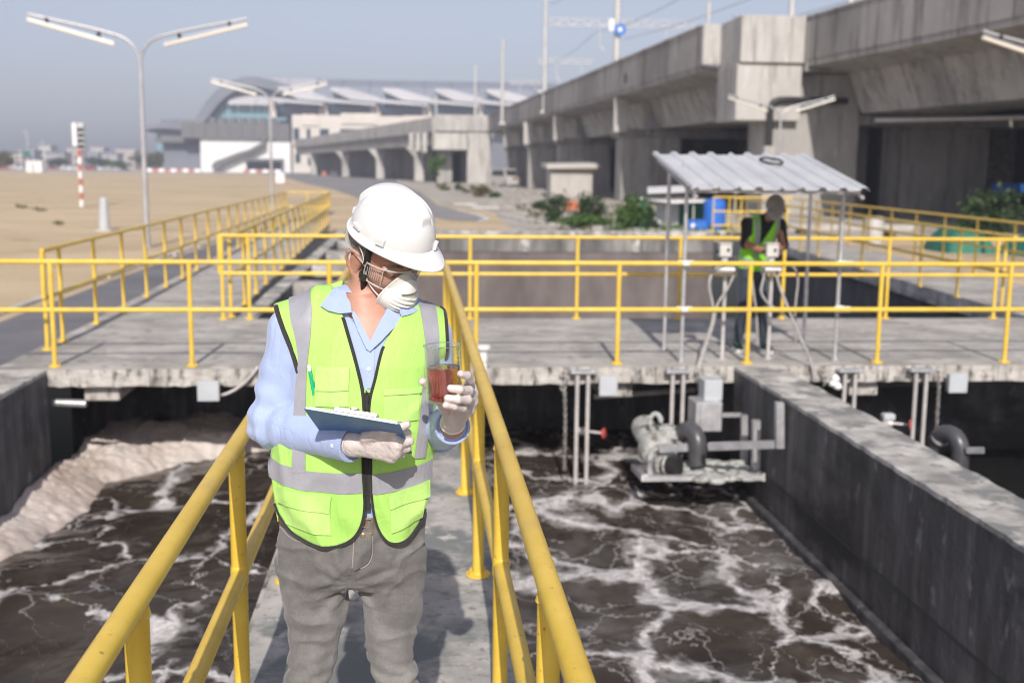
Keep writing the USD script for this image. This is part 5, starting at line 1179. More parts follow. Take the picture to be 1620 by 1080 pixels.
def cloth(name, color, rough=.85, weave=700, noise=None, sheen=.25, bump=.25, wrinkle=.35, stretch=(1, 1, .45), size=16.0, slub=0.0):
    nodes = {"g": ("geometry", {}), "w": ("noise_texture", {"scale": weave, "detail": 2.0}), "n": ("noise_texture", {"scale": noise[0] if noise else 6, "detail": 7.0, "roughness": .65}),
             "r": ("rgb_ramp", {"ramp": noise[1] if noise else [(.3, tuple(.93 * c for c in color)), (.7, tuple(min(1.05 * c, .98) for c in color))]}),
             "wr": ("rgb_ramp", {"ramp": [(.3, (.80, .80, .80)), (.7, (1, 1, 1))]}), "x": ("mix", {"mix_type": "multiply", "fac": 1.0}),
             "sm": ("mapping", {"scale": (1, 1, .04)}), "s": ("noise_texture", {"scale": 520.0, "detail": 3.0}), "sr": ("rgb_ramp", {"ramp": [(.35, (1 - slub,) * 3), (.65, (1 + slub * .6,) * 3)]}), "x2": ("mix", {"mix_type": "multiply", "fac": 1.0}),
             "fm": ("mapping", {"scale": stretch, "rotation": (0, .5, 0)}), "f": ("noise_texture", {"scale": size, "detail": 3.0, "roughness": .5, "distortion": 1.2}),
             "f2": ("math", {"math_type": "subtract", "value2": .5}), "f3": ("math", {"math_type": "absolute"}), "f4": ("math", {"math_type": "power", "value2": .6}),
             "b0": ("bump", {"strength": wrinkle, "distance": .008}), "b": ("bump", {"strength": bump, "distance": .0015}), "p": ("principled_bsdf", {"roughness": rough, "sheen_weight": sheen, "sheen_roughness": .5, "specular_ior_level": .25})}
    return usdkit.material(stage, f"/World/Looks/{name}", nodes, [("g.position", "w.vector"), ("g.position", "n.vector"), ("n.fac", "r.fac"), ("w.fac", "wr.fac"), ("r.color", "x.color1"), ("wr.color", "x.color2"), ("g.position", "sm.vector"), ("sm.vector", "s.vector"), ("s.fac", "sr.fac"), ("x.color", "x2.color1"), ("sr.color", "x2.color2"), ("x2.color", "p.base_color"),
        ("g.position", "fm.vector"), ("fm.vector", "f.vector"), ("f.fac", "f2.value1"), ("f2.value", "f3.value1"), ("f3.value", "f4.value1"), ("f4.value", "b0.height"), ("b0.normal", "b.normal"), ("w.fac", "b.height"), ("b.normal", "p.normal")], surface="p.BSDF")
def skin(name, c):
    c2 = (c[0] * .93, c[1] * .80, c[2] * .76)
    return usdkit.material(stage, f"/World/Looks/{name}", {"g": ("geometry", {}), "n": ("noise_texture", {"scale": 28.0, "detail": 5.0}), "r": ("rgb_ramp", {"ramp": [(.35, c2), (.65, c)]}), "f": ("noise_texture", {"scale": 420.0, "detail": 3.0}), "b": ("bump", {"strength": .18, "distance": .001}),
                           "p": ("principled_bsdf", {"roughness": .48, "subsurface_weight": .12, "subsurface_scale": .01, "subsurface_radius": (1, .35, .2)})},
                           [("g.position", "n.vector"), ("n.fac", "r.fac"), ("r.color", "p.base_color"), ("g.position", "f.vector"), ("f.fac", "b.height"), ("b.normal", "p.normal")], surface="p.BSDF")
m_skin = skin("skin", (.47, .255, .185))
m_shirt = cloth("shirt_blue", (.38, .47, .73), .8, 900, (3, [(.3, (.36, .45, .71)), (.7, (.42, .51, .76))]), .25, .25, .55, (1, 1, .5), 13.0)
m_vest = cloth("vest_lime", (.42, .73, .16), .6, 520, (4, [(.3, (.39, .70, .145)), (.7, (.46, .77, .18))]), .1, .15)
m_vestp = cloth("vest_lime_pocket", (.48, .77, .21), .6, 520, None, .1, .15)
m_strip = cloth("reflective_strip", (.34, .345, .385), .42, 900, (5, [(.3, (.29, .295, .335)), (.7, (.38, .38, .42))]), 0, .1, .25)
m_trim = cloth("black_binding", (.03, .029, .028), .7, 900)
m_jean = cloth("grey_denim", (.22, .205, .19), .85, 620, (5, [(.28, (.098, .092, .088)), (.46, (.152, .146, .142)), (.62, (.222, .214, .208)), (.8, (.33, .32, .311))]), .2, .4, .30, (1, 1, 1.6), 13.0, .07)
m_thread = cloth("seam_thread", (.34, .31, .28), .8)
m_seamdark = cloth("seam_dark", (.10, .093, .088), .9)  # plain darker tone for the crotch seam
m_glove = M("latex_glove", (.60, .53, .51), .42, noise=(14, [(.3, (.54, .475, .46)), (.7, (.64, .575, .555))], 5), bump=(95, .6, .005))
m_helmet = M("helmet_plastic", g3(.70), .28, extra={"coat_weight": .3, "coat_roughness": .12})
m_mask = M("mask_fibre", (.74, .725, .69), .9, bump=(300, .3, .002))
m_leather = M("brown_leather", (.17, .085, .04), .5, noise=(18, [(.3, (.13, .065, .03)), (.7, (.22, .115, .06))], 4))
m_brass = M("worn_brass", (.45, .36, .22), .4, .8)
m_hair = M("grey_hair", (.12, .11, .10), .7, noise=(160, [(.35, (.05, .045, .04)), (.65, (.26, .245, .23))], 3), bump=(220, .7, .004))
m_eyew = M("eye_white", (.70, .66, .62), .2)
m_iris = M("eye_iris", (.06, .04, .025), .15)
def pane(name, tint, rough=.03, edge=.75, base=.035):
    return usdkit.material(stage, f"/World/Looks/{name}", {"t": ("transparent_bsdf", {"color": tint}), "g": ("glossy_bsdf", {"color": (1, 1, 1), "roughness": rough}), "w": ("layer_weight", {"blend": .5}), "q": ("math", {"math_type": "power", "value2": 2.6}), "s": ("math", {"math_type": "multiply_add", "value2": edge, "value3": base, "use_clamp": True}), "m": ("mix_closure", {})},
                           [("w.facing", "q.value1"), ("q.value", "s.value1"), ("s.value", "m.fac"), ("t.BSDF", "m.closure1"), ("g.BSDF", "m.closure2")], surface="m.closure")
m_lens = pane("goggle_lens", (.95, .945, .935), .16, .6, .085)
m_frost = M("goggle_frame", (.80, .78, .75), .3, extra={"transmission_weight": .6})

# ------------------------------------------------------------------ the man with the beaker
MX, MY = -.17, 2.97
man = thing("person", "man in a white hard hat, goggles, dust mask and lime vest, studying a beaker", "person", (MX, MY, 0))
TOR = [(.905, -.172, 2.985, .130, .095), (.94, -.172, 2.985, .165, .115), (.97, -.172, 2.98, .176, .122), (1.02, -.172, 2.975, .180, .124), (1.10, -.170, 2.97, .176, .120), (1.20, -.165, 2.965, .178, .120), (1.30, -.158, 2.965, .182, .121), (1.40, -.152, 2.97, .188, .124),
       (1.48, -.147, 2.975, .186, .119), (1.55, -.143, 2.985, .165, .103), (1.60, -.140, 2.99, .125, .082), (1.65, -.138, 2.995, .07, .062)]
def yaw_frame(yaw, pitch, roll):
    y_, p_, r_3 = np.radians([yaw, pitch, roll]); f = np.array([math.sin(y_) * math.cos(p_), -math.cos(y_) * math.cos(p_), -math.sin(p_)]); l = np.array([math.cos(y_), math.sin(y_), 0]); u = np.cross(f, l)
    return np.array([f, l * math.cos(r_3) + u * math.sin(r_3), -l * math.sin(r_3) + u * math.cos(r_3)])
HR, HC = yaw_frame(42, 30, 10), np.array([-.071, 2.948, 1.803])
hd = lambda *L: HC + np.asarray(L, float) @ HR
ARM_R = [((-.322, 3.0, 1.545), .048), ((-.384, 2.965, 1.312), .045), ((-.150, 2.742, 1.308), .031)]
ARM_L = [((.030, 3.01, 1.53), .055), ((.062, 3.0, 1.285), .046), ((.094, 2.762, 1.347), .030)]
LEG_R = [((-.268, 2.982, .93), .096), ((-.268, 2.965, .80), .080), ((-.272, 2.955, .745), .061), ((-.283, 2.945, .665), .052), ((-.295, 2.94, .605), .049), ((-.301, 2.935, .52), .049), ((-.297, 2.985, .28), .054), ((-.292, 3.00, .09), .040)]
LEG_L = [((-.076, 2.982, .93), .094), ((-.062, 2.97, .80), .075), ((-.068, 2.96, .745), .062), ((-.068, 2.95, .665), .053), ((-.055, 2.945, .605), .050), ((-.048, 2.94, .52), .049), ((-.05, 2.985, .28), .053), ((-.058, 3.0, .09), .040)]
TRAP = [((-.165, 2.995, 1.62), .054, (-.33, 3.0, 1.563), .049), ((-.105, 2.995, 1.61), .054, (.035, 3.0, 1.545), .048)]
def torso(P, grow=0.0):
    d = loftd(P, TOR, 2.4, grow)
    for a, ra, b, rb in TRAP: d = smin(d, capd(P, a, b, ra + grow, rb + grow), .05)
    return d
def head(P):
    Q = (P - HC) @ HR.T
    d = elld(Q, (-.012, 0, -.022), (.098, .077, .098))
    d = smin(d, elld(Q, (.034, 0, -.095), (.060, .056, .062)), .03)
    d = smin(d, capd(Q, (.078, -.012, -.146), (.078, .012, -.146), .019, .019), .025)
    for s in (-1, 1):
        d = smin(d, elld(Q, (.055, s * .042, -.078), (.030, .026, .026)), .02)
        d = smin(d, capd(Q, (.0, s * .064, -.105), (.05, s * .045, -.14), .016, .014), .02)
        d = smax(d, -elld(Q, (.100, s * .031, -.050), (.022, .019, .014)), .010)
        lid = np.maximum(elld(Q, (.0742, s * .031, -.050), (.0146, .0158, .0140)), -.0585 - Q[:, 2])
        d = smin(d, lid, .003)
        d = smin(d, capd(Q, (.083, s * .012, -.030), (.074, s * .052, -.034), .011, .008), .012)
        d = smin(d, capd(Q, (.0905, s * .004, -.117), (.080, s * .024, -.119), .007, .003), .006)
        ear = lambda a, b, l: (a, s * l, b)
        e = chaind(Q, [(ear(.010, -.058, .078), .0040), (ear(.012, -.042, .081), .0044), (ear(.003, -.028, .087), .0046), (ear(-.012, -.025, .092), .0046), (ear(-.026, -.036, .096), .0046), (ear(-.030, -.056, .096), .0044), (ear(-.022, -.078, .091), .0044), (ear(-.010, -.094, .084), .0058), (ear(-.002, -.098, .078), .0058)], .003)
        e = smin(e, chaind(Q, [(ear(-.010, -.036, .084), .0038), (ear(-.018, -.052, .087), .0042), (ear(-.013, -.072, .083), .0046), (ear(-.002, -.082, .079), .0050)], .003), .004)
        e = smin(e, elld(Q, (-.012, s * .080, -.060), (.019, .0075, .033)), .006)
        e = smin(e, capd(Q, ear(.006, -.060, .077), ear(.004, -.070, .078), .0050, .0045), .004)
        d = smin(d, e, .005)
    d = smin(d, chaind(Q, [((.092, 0, -.036), .008), ((.098, 0, -.070), .010)]), .012)
    for s in (-1, 1): d = smin(d, elld(Q, (.090, s * .010, -.077), (.012, .009, .009)), .006)
    return d
NECK0, NECK1 = hd(-.030, 0, -.085), np.array([-.135, 2.992, 1.545])
def neckd(P):
    d = capd(P, NECK0, NECK1, .053, .060)
    a, b = hd(-.02, -.058, -.085), np.array([-.128, 2.936, 1.565])     # the muscle that runs from behind the ear to the breastbone
    d = smin(d, capd(P, a, b, .010, .009), .03)
    return d
def body(P):
    d = smin(torso(P, -.008), neckd(P), .035); d = smin(d, head(P), .022)
    for A in (ARM_R, ARM_L): d = smin(d, chaind(P, A), .03)
    for L in (LEG_R, LEG_L): d = smin(d, chaind(P, [(p, r - .014) for p, r in L], .004), .02)
    for a, b in (((-.060, 2.928, 1.585), (-.20, 2.955, 1.60)), ((-.15, 2.928, 1.585), (-.03, 2.96, 1.59))): d = smin(d, capd(P, a, b, .008, .006), .02)
    for x in (-.292, -.058): d = smin(d, capd(P, (x, 3.01, .06), (x + (.02 if x > -.2 else -.02), 2.86, .045), .042, .036), .04)
    return d
part(man, "body", clean(net(body, (-.46, 2.70, .0), (.16, 3.14, 1.93), .0033)), m_skin, smooth=True)
eyes = []
for s in (-1, 1):
    e = part(man, "eye", lathe([(.0001, -.0125), (.008, -.0098), (.0118, -.004), (.0125, 0), (.0118, .004), (.008, .0098), (.0001, .0125)], 18, hd(.0755, s * .031, -.050), HR[0] - .25 * HR[2]), m_eyew, smooth=True)
    part(e, "iris", lathe([(.0055, 0), (.0055, .0015), (.002, .002)], 14, hd(.0755, s * .031, -.050) + (HR[0] - .35 * HR[2]) * .0115, HR[0] - .35 * HR[2]), m_iris)
    part(man, "eyebrow", tube(spline([hd(.093, s * .011, -.028), hd(.092, s * .030, -.021), hd(.080, s * .050, -.027)], 12), np.r_[np.linspace(.003, .0045, 6), np.linspace(.0045, .002, 6)], 6), m_hair)
hairf = lambda P: (lambda Q: smax(smax(elld(Q, (-.012, 0, -.022), (.1015, .081, .1015)), Q[:, 0] - .035 + 1.2 * np.maximum(-.02 - Q[:, 2], 0), .004), -.085 - Q[:, 2] + .25 * np.maximum(Q[:, 0] + .02, 0), .004) + .002 * (meshkit.noise(Q * 320) - .5))((P - HC) @ HR.T)
part(man, "hair", net(hairf, HC - .15, HC + .13, .004), m_hair, smooth=True)

def folds(P, f, amp, seed, stretch=(1, 1, 1)):
    return amp * (meshkit.fbm(P * np.asarray(stretch) * f, 3, seed) - .5) * 2
def ridge(P, f, amp, seed, stretch=(1, 1, 1)):
    n_ = meshkit.fbm(P * np.asarray(stretch) * f, 2, seed); return -amp * np.clip(1 - np.abs(n_ - .5) * 8, 0, 1) ** 1.3
# shirt: torso and sleeves, open at the neck
OPEN = [(-.192, 1.66), (-.168, 1.605), (-.150, 1.585), (-.116, 1.541), (-.078, 1.610), (-.06, 1.66)]
def sleeve(P, A, seed, grow=.011):
    d = chaind(P, [(p, r + grow) for p, r in A], .008)
    S, E, W_ = (np.array(A[k][0]) for k in range(3))
    t1 = np.clip(np.linalg.norm(P - E, axis=1) / .17, 0, 1)
    ax = (W_ - E) / np.linalg.norm(W_ - E); ax2 = (S - E) / np.linalg.norm(S - E)
    s1, s2 = (P - E) @ ax, (P - E) @ ax2
    wob = .03 * (meshkit.fbm(P * 14, 2, seed + 3) - .5)
    d = d - .0055 * np.sin((s1 + wob) * 105) * np.exp(-((s1 - .03) / .07) ** 2) * (s1 > -.04) * np.clip(1 - s2 / .09, .1, 1)
    d = d - .0055 * np.sin((s2 + wob) * 95) * np.exp(-((s2 - .04) / .08) ** 2) * np.clip(1 - s1 / .09, .1, 1)
    d = d + folds(P, 12, .004, seed, (1, 1, .6)) + ridge(P, 7, .003, seed + 1, (1, 1, .45)) + ridge(P @ np.array([[.8, 0, .6], [0, 1, 0], [-.6, 0, .8]]), 9, .003, seed + 7, (1, 1, .4))
    cut = (P - W_) @ ax + .012
    return smax(d, cut, .004)
def shirt(P):
    d = torso(P, .004) + folds(P, 9, .003, 21, (1, 1, .5))
    d = np.maximum(d, 1.078 - P[:, 2])
    d = smin(d, np.minimum(sleeve(P, ARM_R, 31), sleeve(P, ARM_L, 41)), .03)
    o = polyd(P[:, 0], P[:, 2], OPEN)
    d = smax(d, -np.maximum(o, P[:, 1] - 2.985), .003)
    d = np.maximum(d, -np.maximum(capd(P, NECK0, NECK1, .060, .066), 1.60 - P[:, 2]))
    return d
SH = part(man, "shirt", clean(net(shirt, (-.47, 2.68, 1.0), (.17, 3.16, 1.72), .0042)), m_shirt, smooth=True)
for A, s in ((ARM_R, 1), (ARM_L, 2)):
    E, W_ = np.array(A[1][0]), np.array(A[2][0]); ax = (W_ - E) / np.linalg.norm(W_ - E); r0 = A[2][1] + .0135
    part(SH, "cuff", lathe([(r0 - .002, -.068), (r0 + .0025, -.066), (r0 + .002, -.02), (r0 + .0022, -.002), (r0 - .001, 0), (r0 - .004, -.001), (r0 - .004, -.03)], 30, W_ - ax * .004, ax), m_shirt, smooth=50)
    q = np.cross(ax, [0, 0, 1.0]); q /= np.linalg.norm(q)
    part(SH, "cuff_button", lathe([(.005, 0), (.005, .002), (.003, .0026)], 12, W_ - ax * .03 - np.cross(q, ax) * -(r0 + .001) if s == 3 else W_ - ax * .03 + q * (r0 + .001), q), m_white)
# collar: a stand round the neck and two turned-down leaves
def collar_base(P): return smin(np.minimum(torso(P, .006), capd(P, NECK0 * .35 + NECK1 * .65, NECK1, .064, .068)), capd(P, (-.14, 2.995, 1.60), (-.135, 2.995, 1.665), .074, .066), .03)
part(SH, "collar_leaf", patch(collar_base, [(-0.1950, 1.6680), (-0.2090, 1.6610), (-0.2380, 1.6260), (-0.2180, 1.6160), (-0.1910, 1.6110), (-0.1590, 1.6150), (-0.1630, 1.6390), (-0.1760, 1.6650), (-0.1820, 1.6650)], .016, .004, .006), m_shirt, smooth=50)
part(SH, "collar_leaf", patch(collar_base, [(-0.0420, 1.6090), (-0.0370, 1.6010), (-0.0130, 1.6040), (0.0180, 1.6140), (0.0100, 1.6270), (-0.0070, 1.6460), (-0.0270, 1.6500), (-0.0420, 1.6260)], .016, .004, .006), m_shirt, smooth=50)
part(SH, "collar_lapel", patch(collar_base, [(-0.0710, 1.6240), (-0.0550, 1.6140), (-0.0370, 1.6000), (-0.0410, 1.5860), (-0.0620, 1.5680), (-0.0870, 1.5440), (-0.1150, 1.5190), (-0.1150, 1.5420), (-0.0930, 1.5860)], .006, .004, .006), m_shirt, smooth=50)
part(SH, "placket", patch(collar_base, [(-0.1630, 1.6160), (-0.1540, 1.6190), (-0.1350, 1.5840), (-0.1130, 1.5440), (-0.1130, 1.5190), (-0.1230, 1.5260), (-0.1450, 1.5700)], .005, .0035, .006), m_shirt, smooth=50)
ct = np.linspace(math.radians(50), math.radians(322), 40)
cb_ = np.array([(-.136 + .074 * math.sin(t), 2.996 - .072 * math.cos(t), 1.592 + .050 * (1 - math.cos(t)) / 2) for t in ct])
lean = np.array([(NECK0[0] - NECK1[0]) * .05, (NECK0[1] - NECK1[1]) * .05, .040])
cx_ = cb_ - [-.136, 2.996, 0]; cx_[:, 2] = 0; cx_ /= np.linalg.norm(cx_, axis=1, keepdims=True)
ringV = np.stack([cb_, cb_ + lean - cx_ * .006, cb_ + lean - cx_ * .002 + [0, 0, .003], cb_ + lean + cx_ * .003, cb_ - [0, 0, .012] + cx_ * .022, cb_ - [0, 0, .014] + cx_ * .018], 1)
i_, j_ = np.meshgrid(np.arange(39), np.arange(6), indexing="ij"); a_, b_ = (i_ * 6 + j_).ravel(), (i_ * 6 + (j_ + 1) % 6).ravel()
part(SH, "collar_stand", trimesh.Trimesh(ringV.reshape(-1, 3), np.vstack([np.stack([a_, b_, b_ + 6], 1), np.stack([a_, b_ + 6, a_ + 6], 1)]), process=False), m_shirt, smooth=50)
part(SH, "button_strip", patch(shirt, [(-0.1210, 1.5210), (-0.1030, 1.5270), (-0.1040, 1.4290), (-0.1220, 1.4290)], .0015, .003, .006), m_shirt, smooth=50)
part(SH, "button", lathe([(.0055, 0), (.0055, .002), (.0035, .003)], 14, (lambda x, z: (x, float(yfront(shirt, np.array([x]), np.array([z]))[0]) - .0045, z))(-.117, 1.478), (0, -1, 0)), m_white)

# jeans with creases, fly and pockets
def jeans(P):
    G = .013
    d = loftd(P, [(.875, -.170, 2.985, .150, .105), (.905, -.170, 2.985, .172, .122), (.95, -.171, 2.98, .184, .130), (1.02, -.172, 2.975, .180, .126), (1.085, -.172, 2.972, .178, .122)], 2.4, .006)
    z = P[:, 2]
    for L, s in ((LEG_R, -1), (LEG_L, 1)):
        d = smin(d, chaind(P, [(p, r + (G * .4 if p[2] > .5 else G)) for p, r in L], .005), .022)
    d = np.maximum(d, z - 1.075); d = np.maximum(d, .075 - z)
    cr = np.array([-.172, 2.87, .905]); rr = np.linalg.norm((P - cr) * [1, .6, 1], axis=1); an = np.arctan2(P[:, 2] - cr[2], np.abs(P[:, 0] - cr[0]))
    wob = 1.2 * (meshkit.fbm(P * 11, 2, 61) - .5)
    d = d - .0035 * np.sin(an * 11 + wob * 3 + 1) * np.exp(-((rr - .085) / .065) ** 2)
    d = d + .007 * np.exp(-((P[:, 0] + .172) / .008) ** 2) * np.clip((.90 - np.abs(z - .89)) , 0, 1) * (z < .93) * (z > .82)
    kn = np.exp(-((z - .585) / .085) ** 2)
    d = d - .0042 * kn * np.sin((z + .35 * np.abs(P[:, 0] + .172) + .02 * wob) * 150)
    d = d + folds(P, 9, .004, 63, (1, 1, .6)) + ridge(P, 7, .007, 66, (1.0, 1, 1.5)) + ridge(P @ np.array([[.7, 0, .7], [0, 1, 0], [-.7, 0, .7]]), 8, .005, 69, (1, 1, .5))
    return d
JE = part(man, "jeans", clean(net(jeans, (-.42, 2.80, .06), (.07, 3.16, 1.09), .0045)), m_jean, smooth=True)
part(JE, "fly", patch(jeans, [(-0.1500, 1.0610), (-0.1140, 1.0600), (-0.1140, 0.9950), (-0.1230, 0.9670), (-0.1410, 0.9560), (-0.1610, 0.9490), (-0.1550, 1.0130)], .0015, .003, .006), m_jean, smooth=50)
for pts in ([(-0.1590, 1.0610), (-0.1600, 1.0090), (-0.1640, 0.9510)], [(-0.1100, 1.0600), (-0.1110, 0.9980), (-0.1210, 0.9640), (-0.1440, 0.9500)], [(-0.3580, 1.0410), (-0.3330, 1.0260), (-0.2910, 1.0190)], [(-0.0290, 1.0240), (-0.0040, 1.0350), (0.0120, 1.0520)]):
    part(JE, "seam", trim_line(jeans, pts, .0008, .0022, 24), m_thread, smooth=True)
part(JE, "crotch_seam", trim_line(jeans, [(-0.1650, 0.9490), (-0.1690, 0.9340), (-0.1720, 0.9120)], -.001, .0028, 16), m_seamdark, smooth=True)
part(JE, "fly_button", lathe([(.007, 0), (.007, .002), (.004, .004)], 14, (lambda x, z: (x, float(yfront(jeans, np.array([x]), np.array([z]))[0]) - .003, z))(-.135, 1.045), (0, -1, 0)), m_brass)
beltf = lambda P: np.maximum(loftd(P, [(1.03, -.173, 2.975, .183, .126), (1.10, -.171, 2.97, .176, .121)], 2.4, .0135), np.maximum(P[:, 2] - 1.086, 1.05 - P[:, 2]))
BE = part(man, "belt", clean(net(beltf, (-.39, 2.81, 1.03), (.05, 3.13, 1.10), .004)), m_leather, smooth=40)
part(BE, "buckle", (lambda x, y, z: cat(bb(x - .024, x + .024, y - .004, y, z + .017, z + .0225, .0015), bb(x - .024, x + .024, y - .004, y, z - .0225, z - .017, .0015), bb(x - .026, x - .021, y - .004, y, z - .0225, z + .0225, .0015), bb(x + .020, x + .025, y - .004, y, z - .0225, z + .0225, .0015), bb(x - .024, x + .006, y - .005, y - .001, z - .002, z + .002)))(-.134, float(yfront(beltf, np.array([-.134]), np.array([1.068]))[0]) - .001, 1.068), m_brass)

# vest: outline cut from the offset torso
VOUT = [(-0.3870, 1.2760), (-0.3710, 1.1540), (-0.3580, 1.0960), (-0.3230, 1.0470), (-0.2580, 1.0200), (-0.2020, 1.0170), (-0.1590, 1.0330), (-0.1380, 1.0700), (-0.1270, 1.1130), (-0.1130, 1.1340), (-0.1080, 1.1070), (-0.0950, 1.0530), (-0.0650, 1.0160), (-0.0240, 1.0190), (0.0110, 1.0550), (0.0350, 1.1260), (0.0550, 1.2710),
        (.30, 1.30), (.30, 1.75), (-.55, 1.75), (-.55, 1.30)]
VOPEN = [(-.24, 1.72), (-0.1860, 1.6160), (-0.1740, 1.5760), (-0.1540, 1.5140), (-0.1370, 1.4510), (-0.1260, 1.4240), (-0.1100, 1.4240), (-0.1030, 1.4510), (-0.0920, 1.4980), (-0.0780, 1.5420), (-0.0460, 1.5860), (-0.0330, 1.6140), (.0, 1.72)]
ARMH_R = [(-.60, 1.62), (-0.3730, 1.6300), (-0.3550, 1.5960), (-0.3320, 1.5500), (-0.3140, 1.5070), (-0.2990, 1.4640), (-0.2950, 1.4220), (-0.2990, 1.3720), (-0.3240, 1.3160), (-0.3750, 1.2830), (-.60, 1.26)]
ARMH_L = [(.40, 1.60), (0.0840, 1.6170), (0.0880, 1.5790), (0.0910, 1.5220), (0.0860, 1.4730), (0.0720, 1.4160), (0.0560, 1.3650), (0.0490, 1.3220), (0.0590, 1.2760), (.40, 1.26)]
VT = [(r[0], r[1] - .004 * (r[0] < 1.3), r[2], r[3] + .020 + .011 * np.clip((1.36 - r[0]) / .16, 0, 1) - .012 * np.clip((1.16 - r[0]) / .14, 0, 1), r[4] + .020 + .006 * np.clip((1.3 - r[0]) / .2, 0, 1)) for r in TOR]
def vest_raw(P):
    d = loftd(P, VT, 2.4)
    for a, ra, b, rb in TRAP: d = smin(d, capd(P, a, b, ra + .018, rb + .018), .05)
    for A, x_ in ((ARM_R, -.372), (ARM_L, .075)): d = smin(d, capd(P, (A[0][0][0] + (.02 if x_ < -.2 else -.005), 3.0, 1.56), (x_, 3.0, 1.553 if x_ < -.2 else 1.535), .058, .056), .03)
    z = P[:, 2]
    d = d + folds(P, 7, .006, 71, (1, 1, .45)) + ridge(P, 6, .0075, 74, (1.1, 1, .35)) + ridge(P @ np.array([[.8, 0, .6], [0, 1, 0], [-.6, 0, .8]]), 8, .004, 79, (1, 1, .4)) * np.clip((1.62 - z) / .1, 0, 1)
    d = d - .005 * np.sin((P[:, 0] * 1.0 + z * .35) * 60 + 2 * meshkit.fbm(P * 9, 2, 77)) * np.exp(-((z - 1.09) / .09) ** 2)
    return d
def vest(P):
    d = vest_raw(P); x, y, z = P[:, 0], P[:, 1], P[:, 2]
    fr_ = y < 3.0
    d = smax(d, np.where(fr_, polyd(x, z, VOUT), 1.03 - z), .003)
    d = smax(d, -np.maximum(polyd(x, z, VOPEN), y - 2.99), .003)
    d = smax(d, -polyd(x, z, ARMH_R), .003); d = smax(d, -polyd(x, z, ARMH_L), .003)
    d = np.maximum(d, -(capd(P, NECK0, NECK1, .072, .076)))
    return d
VE = part(man, "vest", clean(net(vest, (-.44, 2.80, .99), (.14, 3.15, 1.70), .0042), .05), m_vest, smooth=True)
VR = vest_raw
tl = lambda nm, pts, off=.0, r=.0056, mat=m_trim, n=70: part(VE, nm, trim_line(VR, pts, off, r, n), mat, smooth=True)
tl("front_binding", [(-0.1830, 1.6080), (-0.1720, 1.5730), (-0.1530, 1.5110), (-0.1370, 1.4510), (-0.1310, 1.4150), (-0.1310, 1.2880), (-0.1300, 1.1710), (-0.1300, 1.1110), (-0.1400, 1.0700), (-0.1620, 1.0370), (-0.2020, 1.0170), (-0.2580, 1.0200), (-0.3180, 1.0450), (-0.3530, 1.0860), (-0.3660, 1.1230)], n=130)
tl("front_binding", [(-0.0790, 1.5370), (-0.0920, 1.4940), (-0.1030, 1.4470), (-0.1120, 1.4140), (-0.1130, 1.2880), (-0.1130, 1.1710), (-0.1090, 1.1200), (-0.0950, 1.0590), (-0.0640, 1.0210), (-0.0250, 1.0240), (0.0080, 1.0540), (0.0270, 1.1000)], n=120)
tl("armhole_binding", [(-0.3610, 1.6260), (-0.3480, 1.5950), (-0.3270, 1.5480), (-0.3100, 1.5080), (-0.2950, 1.4650)], .001, .007)
tl("armhole_binding", [(0.0660, 1.6400), (0.0790, 1.6120), (0.0840, 1.5660), (0.0860, 1.5170), (0.0770, 1.4680)], .001, .007)
def vp(nm, poly, off, th, mat, res=.007, par=VE, **k): return part(par, nm, patch(VR, poly, off, th, res, **k), mat, smooth=50)
vp("zip_tape", [(-0.1280, 1.4210), (-0.1130, 1.4210), (-0.1150, 1.1140), (-0.1290, 1.1140)], .0005, .002, m_trim)
tooth = []
for k in range(95):
    z = 1.425 - .0033 * k; x = -.1215 + (.0012 if k % 2 else -.0012) - .006 * k / 95
    y = 0; tooth.append((x, z))
tx, tz = np.array(tooth).T; ty_ = yfront(VR, tx, tz)
part(VE, "zip_teeth", cat([bb(x - .0022, x + .0022, y - .0048, y - .002, z - .001, z + .001) for x, y, z in zip(tx, ty_, tz)]), m_black)
zy = float(yfront(VR, np.array([-.121]), np.array([1.40]))[0])
q = part(VE, "zip_slider", bb(-.1265, -.1155, zy - .009, zy - .003, 1.398, 1.416, .002), m_black)
part(q, "pull_tab", cat(bb(-.1235, -.1185, zy - .012, zy - .009, 1.362, 1.40, .001), tube([(-.121 + .004 * math.cos(t), zy - .0105, 1.358 + .006 * math.sin(t)) for t in np.linspace(0, 6.283, 13)], .0014, 6, caps=False)), m_trim)
vp("shoulder_strip", [(-0.3010, 1.6580), (-0.2820, 1.6630), (-0.2720, 1.6670), (-0.2630, 1.6200), (-0.2650, 1.5570), (-0.2730, 1.4750), (-0.2760, 1.3760), (-0.2790, 1.2130), (-0.3130, 1.2110), (-0.3090, 1.3420), (-0.3030, 1.4260), (-0.2950, 1.4920), (-0.3020, 1.5400), (-0.3200, 1.6010), (-0.3290, 1.6440)], .0028, .0018, m_strip)
vp("shoulder_strip", [(0.0080, 1.6430), (0.0260, 1.6450), (0.0480, 1.6420), (0.0570, 1.6110), (0.0630, 1.5570), (0.0620, 1.4570), (0.0450, 1.3730), (0.0250, 1.2380), (-0.0030, 1.2410), (0.0120, 1.3590), (0.0240, 1.4590), (0.0260, 1.5400), (0.0180, 1.5950)], .0028, .0018, m_strip)
vp("waist_strip", [(-0.3830, 1.2420), (-0.3490, 1.2300), (-0.2720, 1.2180), (-0.1970, 1.2150), (-0.1360, 1.2120), (-0.1360, 1.1600), (-0.1980, 1.1610), (-0.2730, 1.1650), (-0.3410, 1.1750), (-0.3790, 1.1850)], .0012, .0018, m_strip)
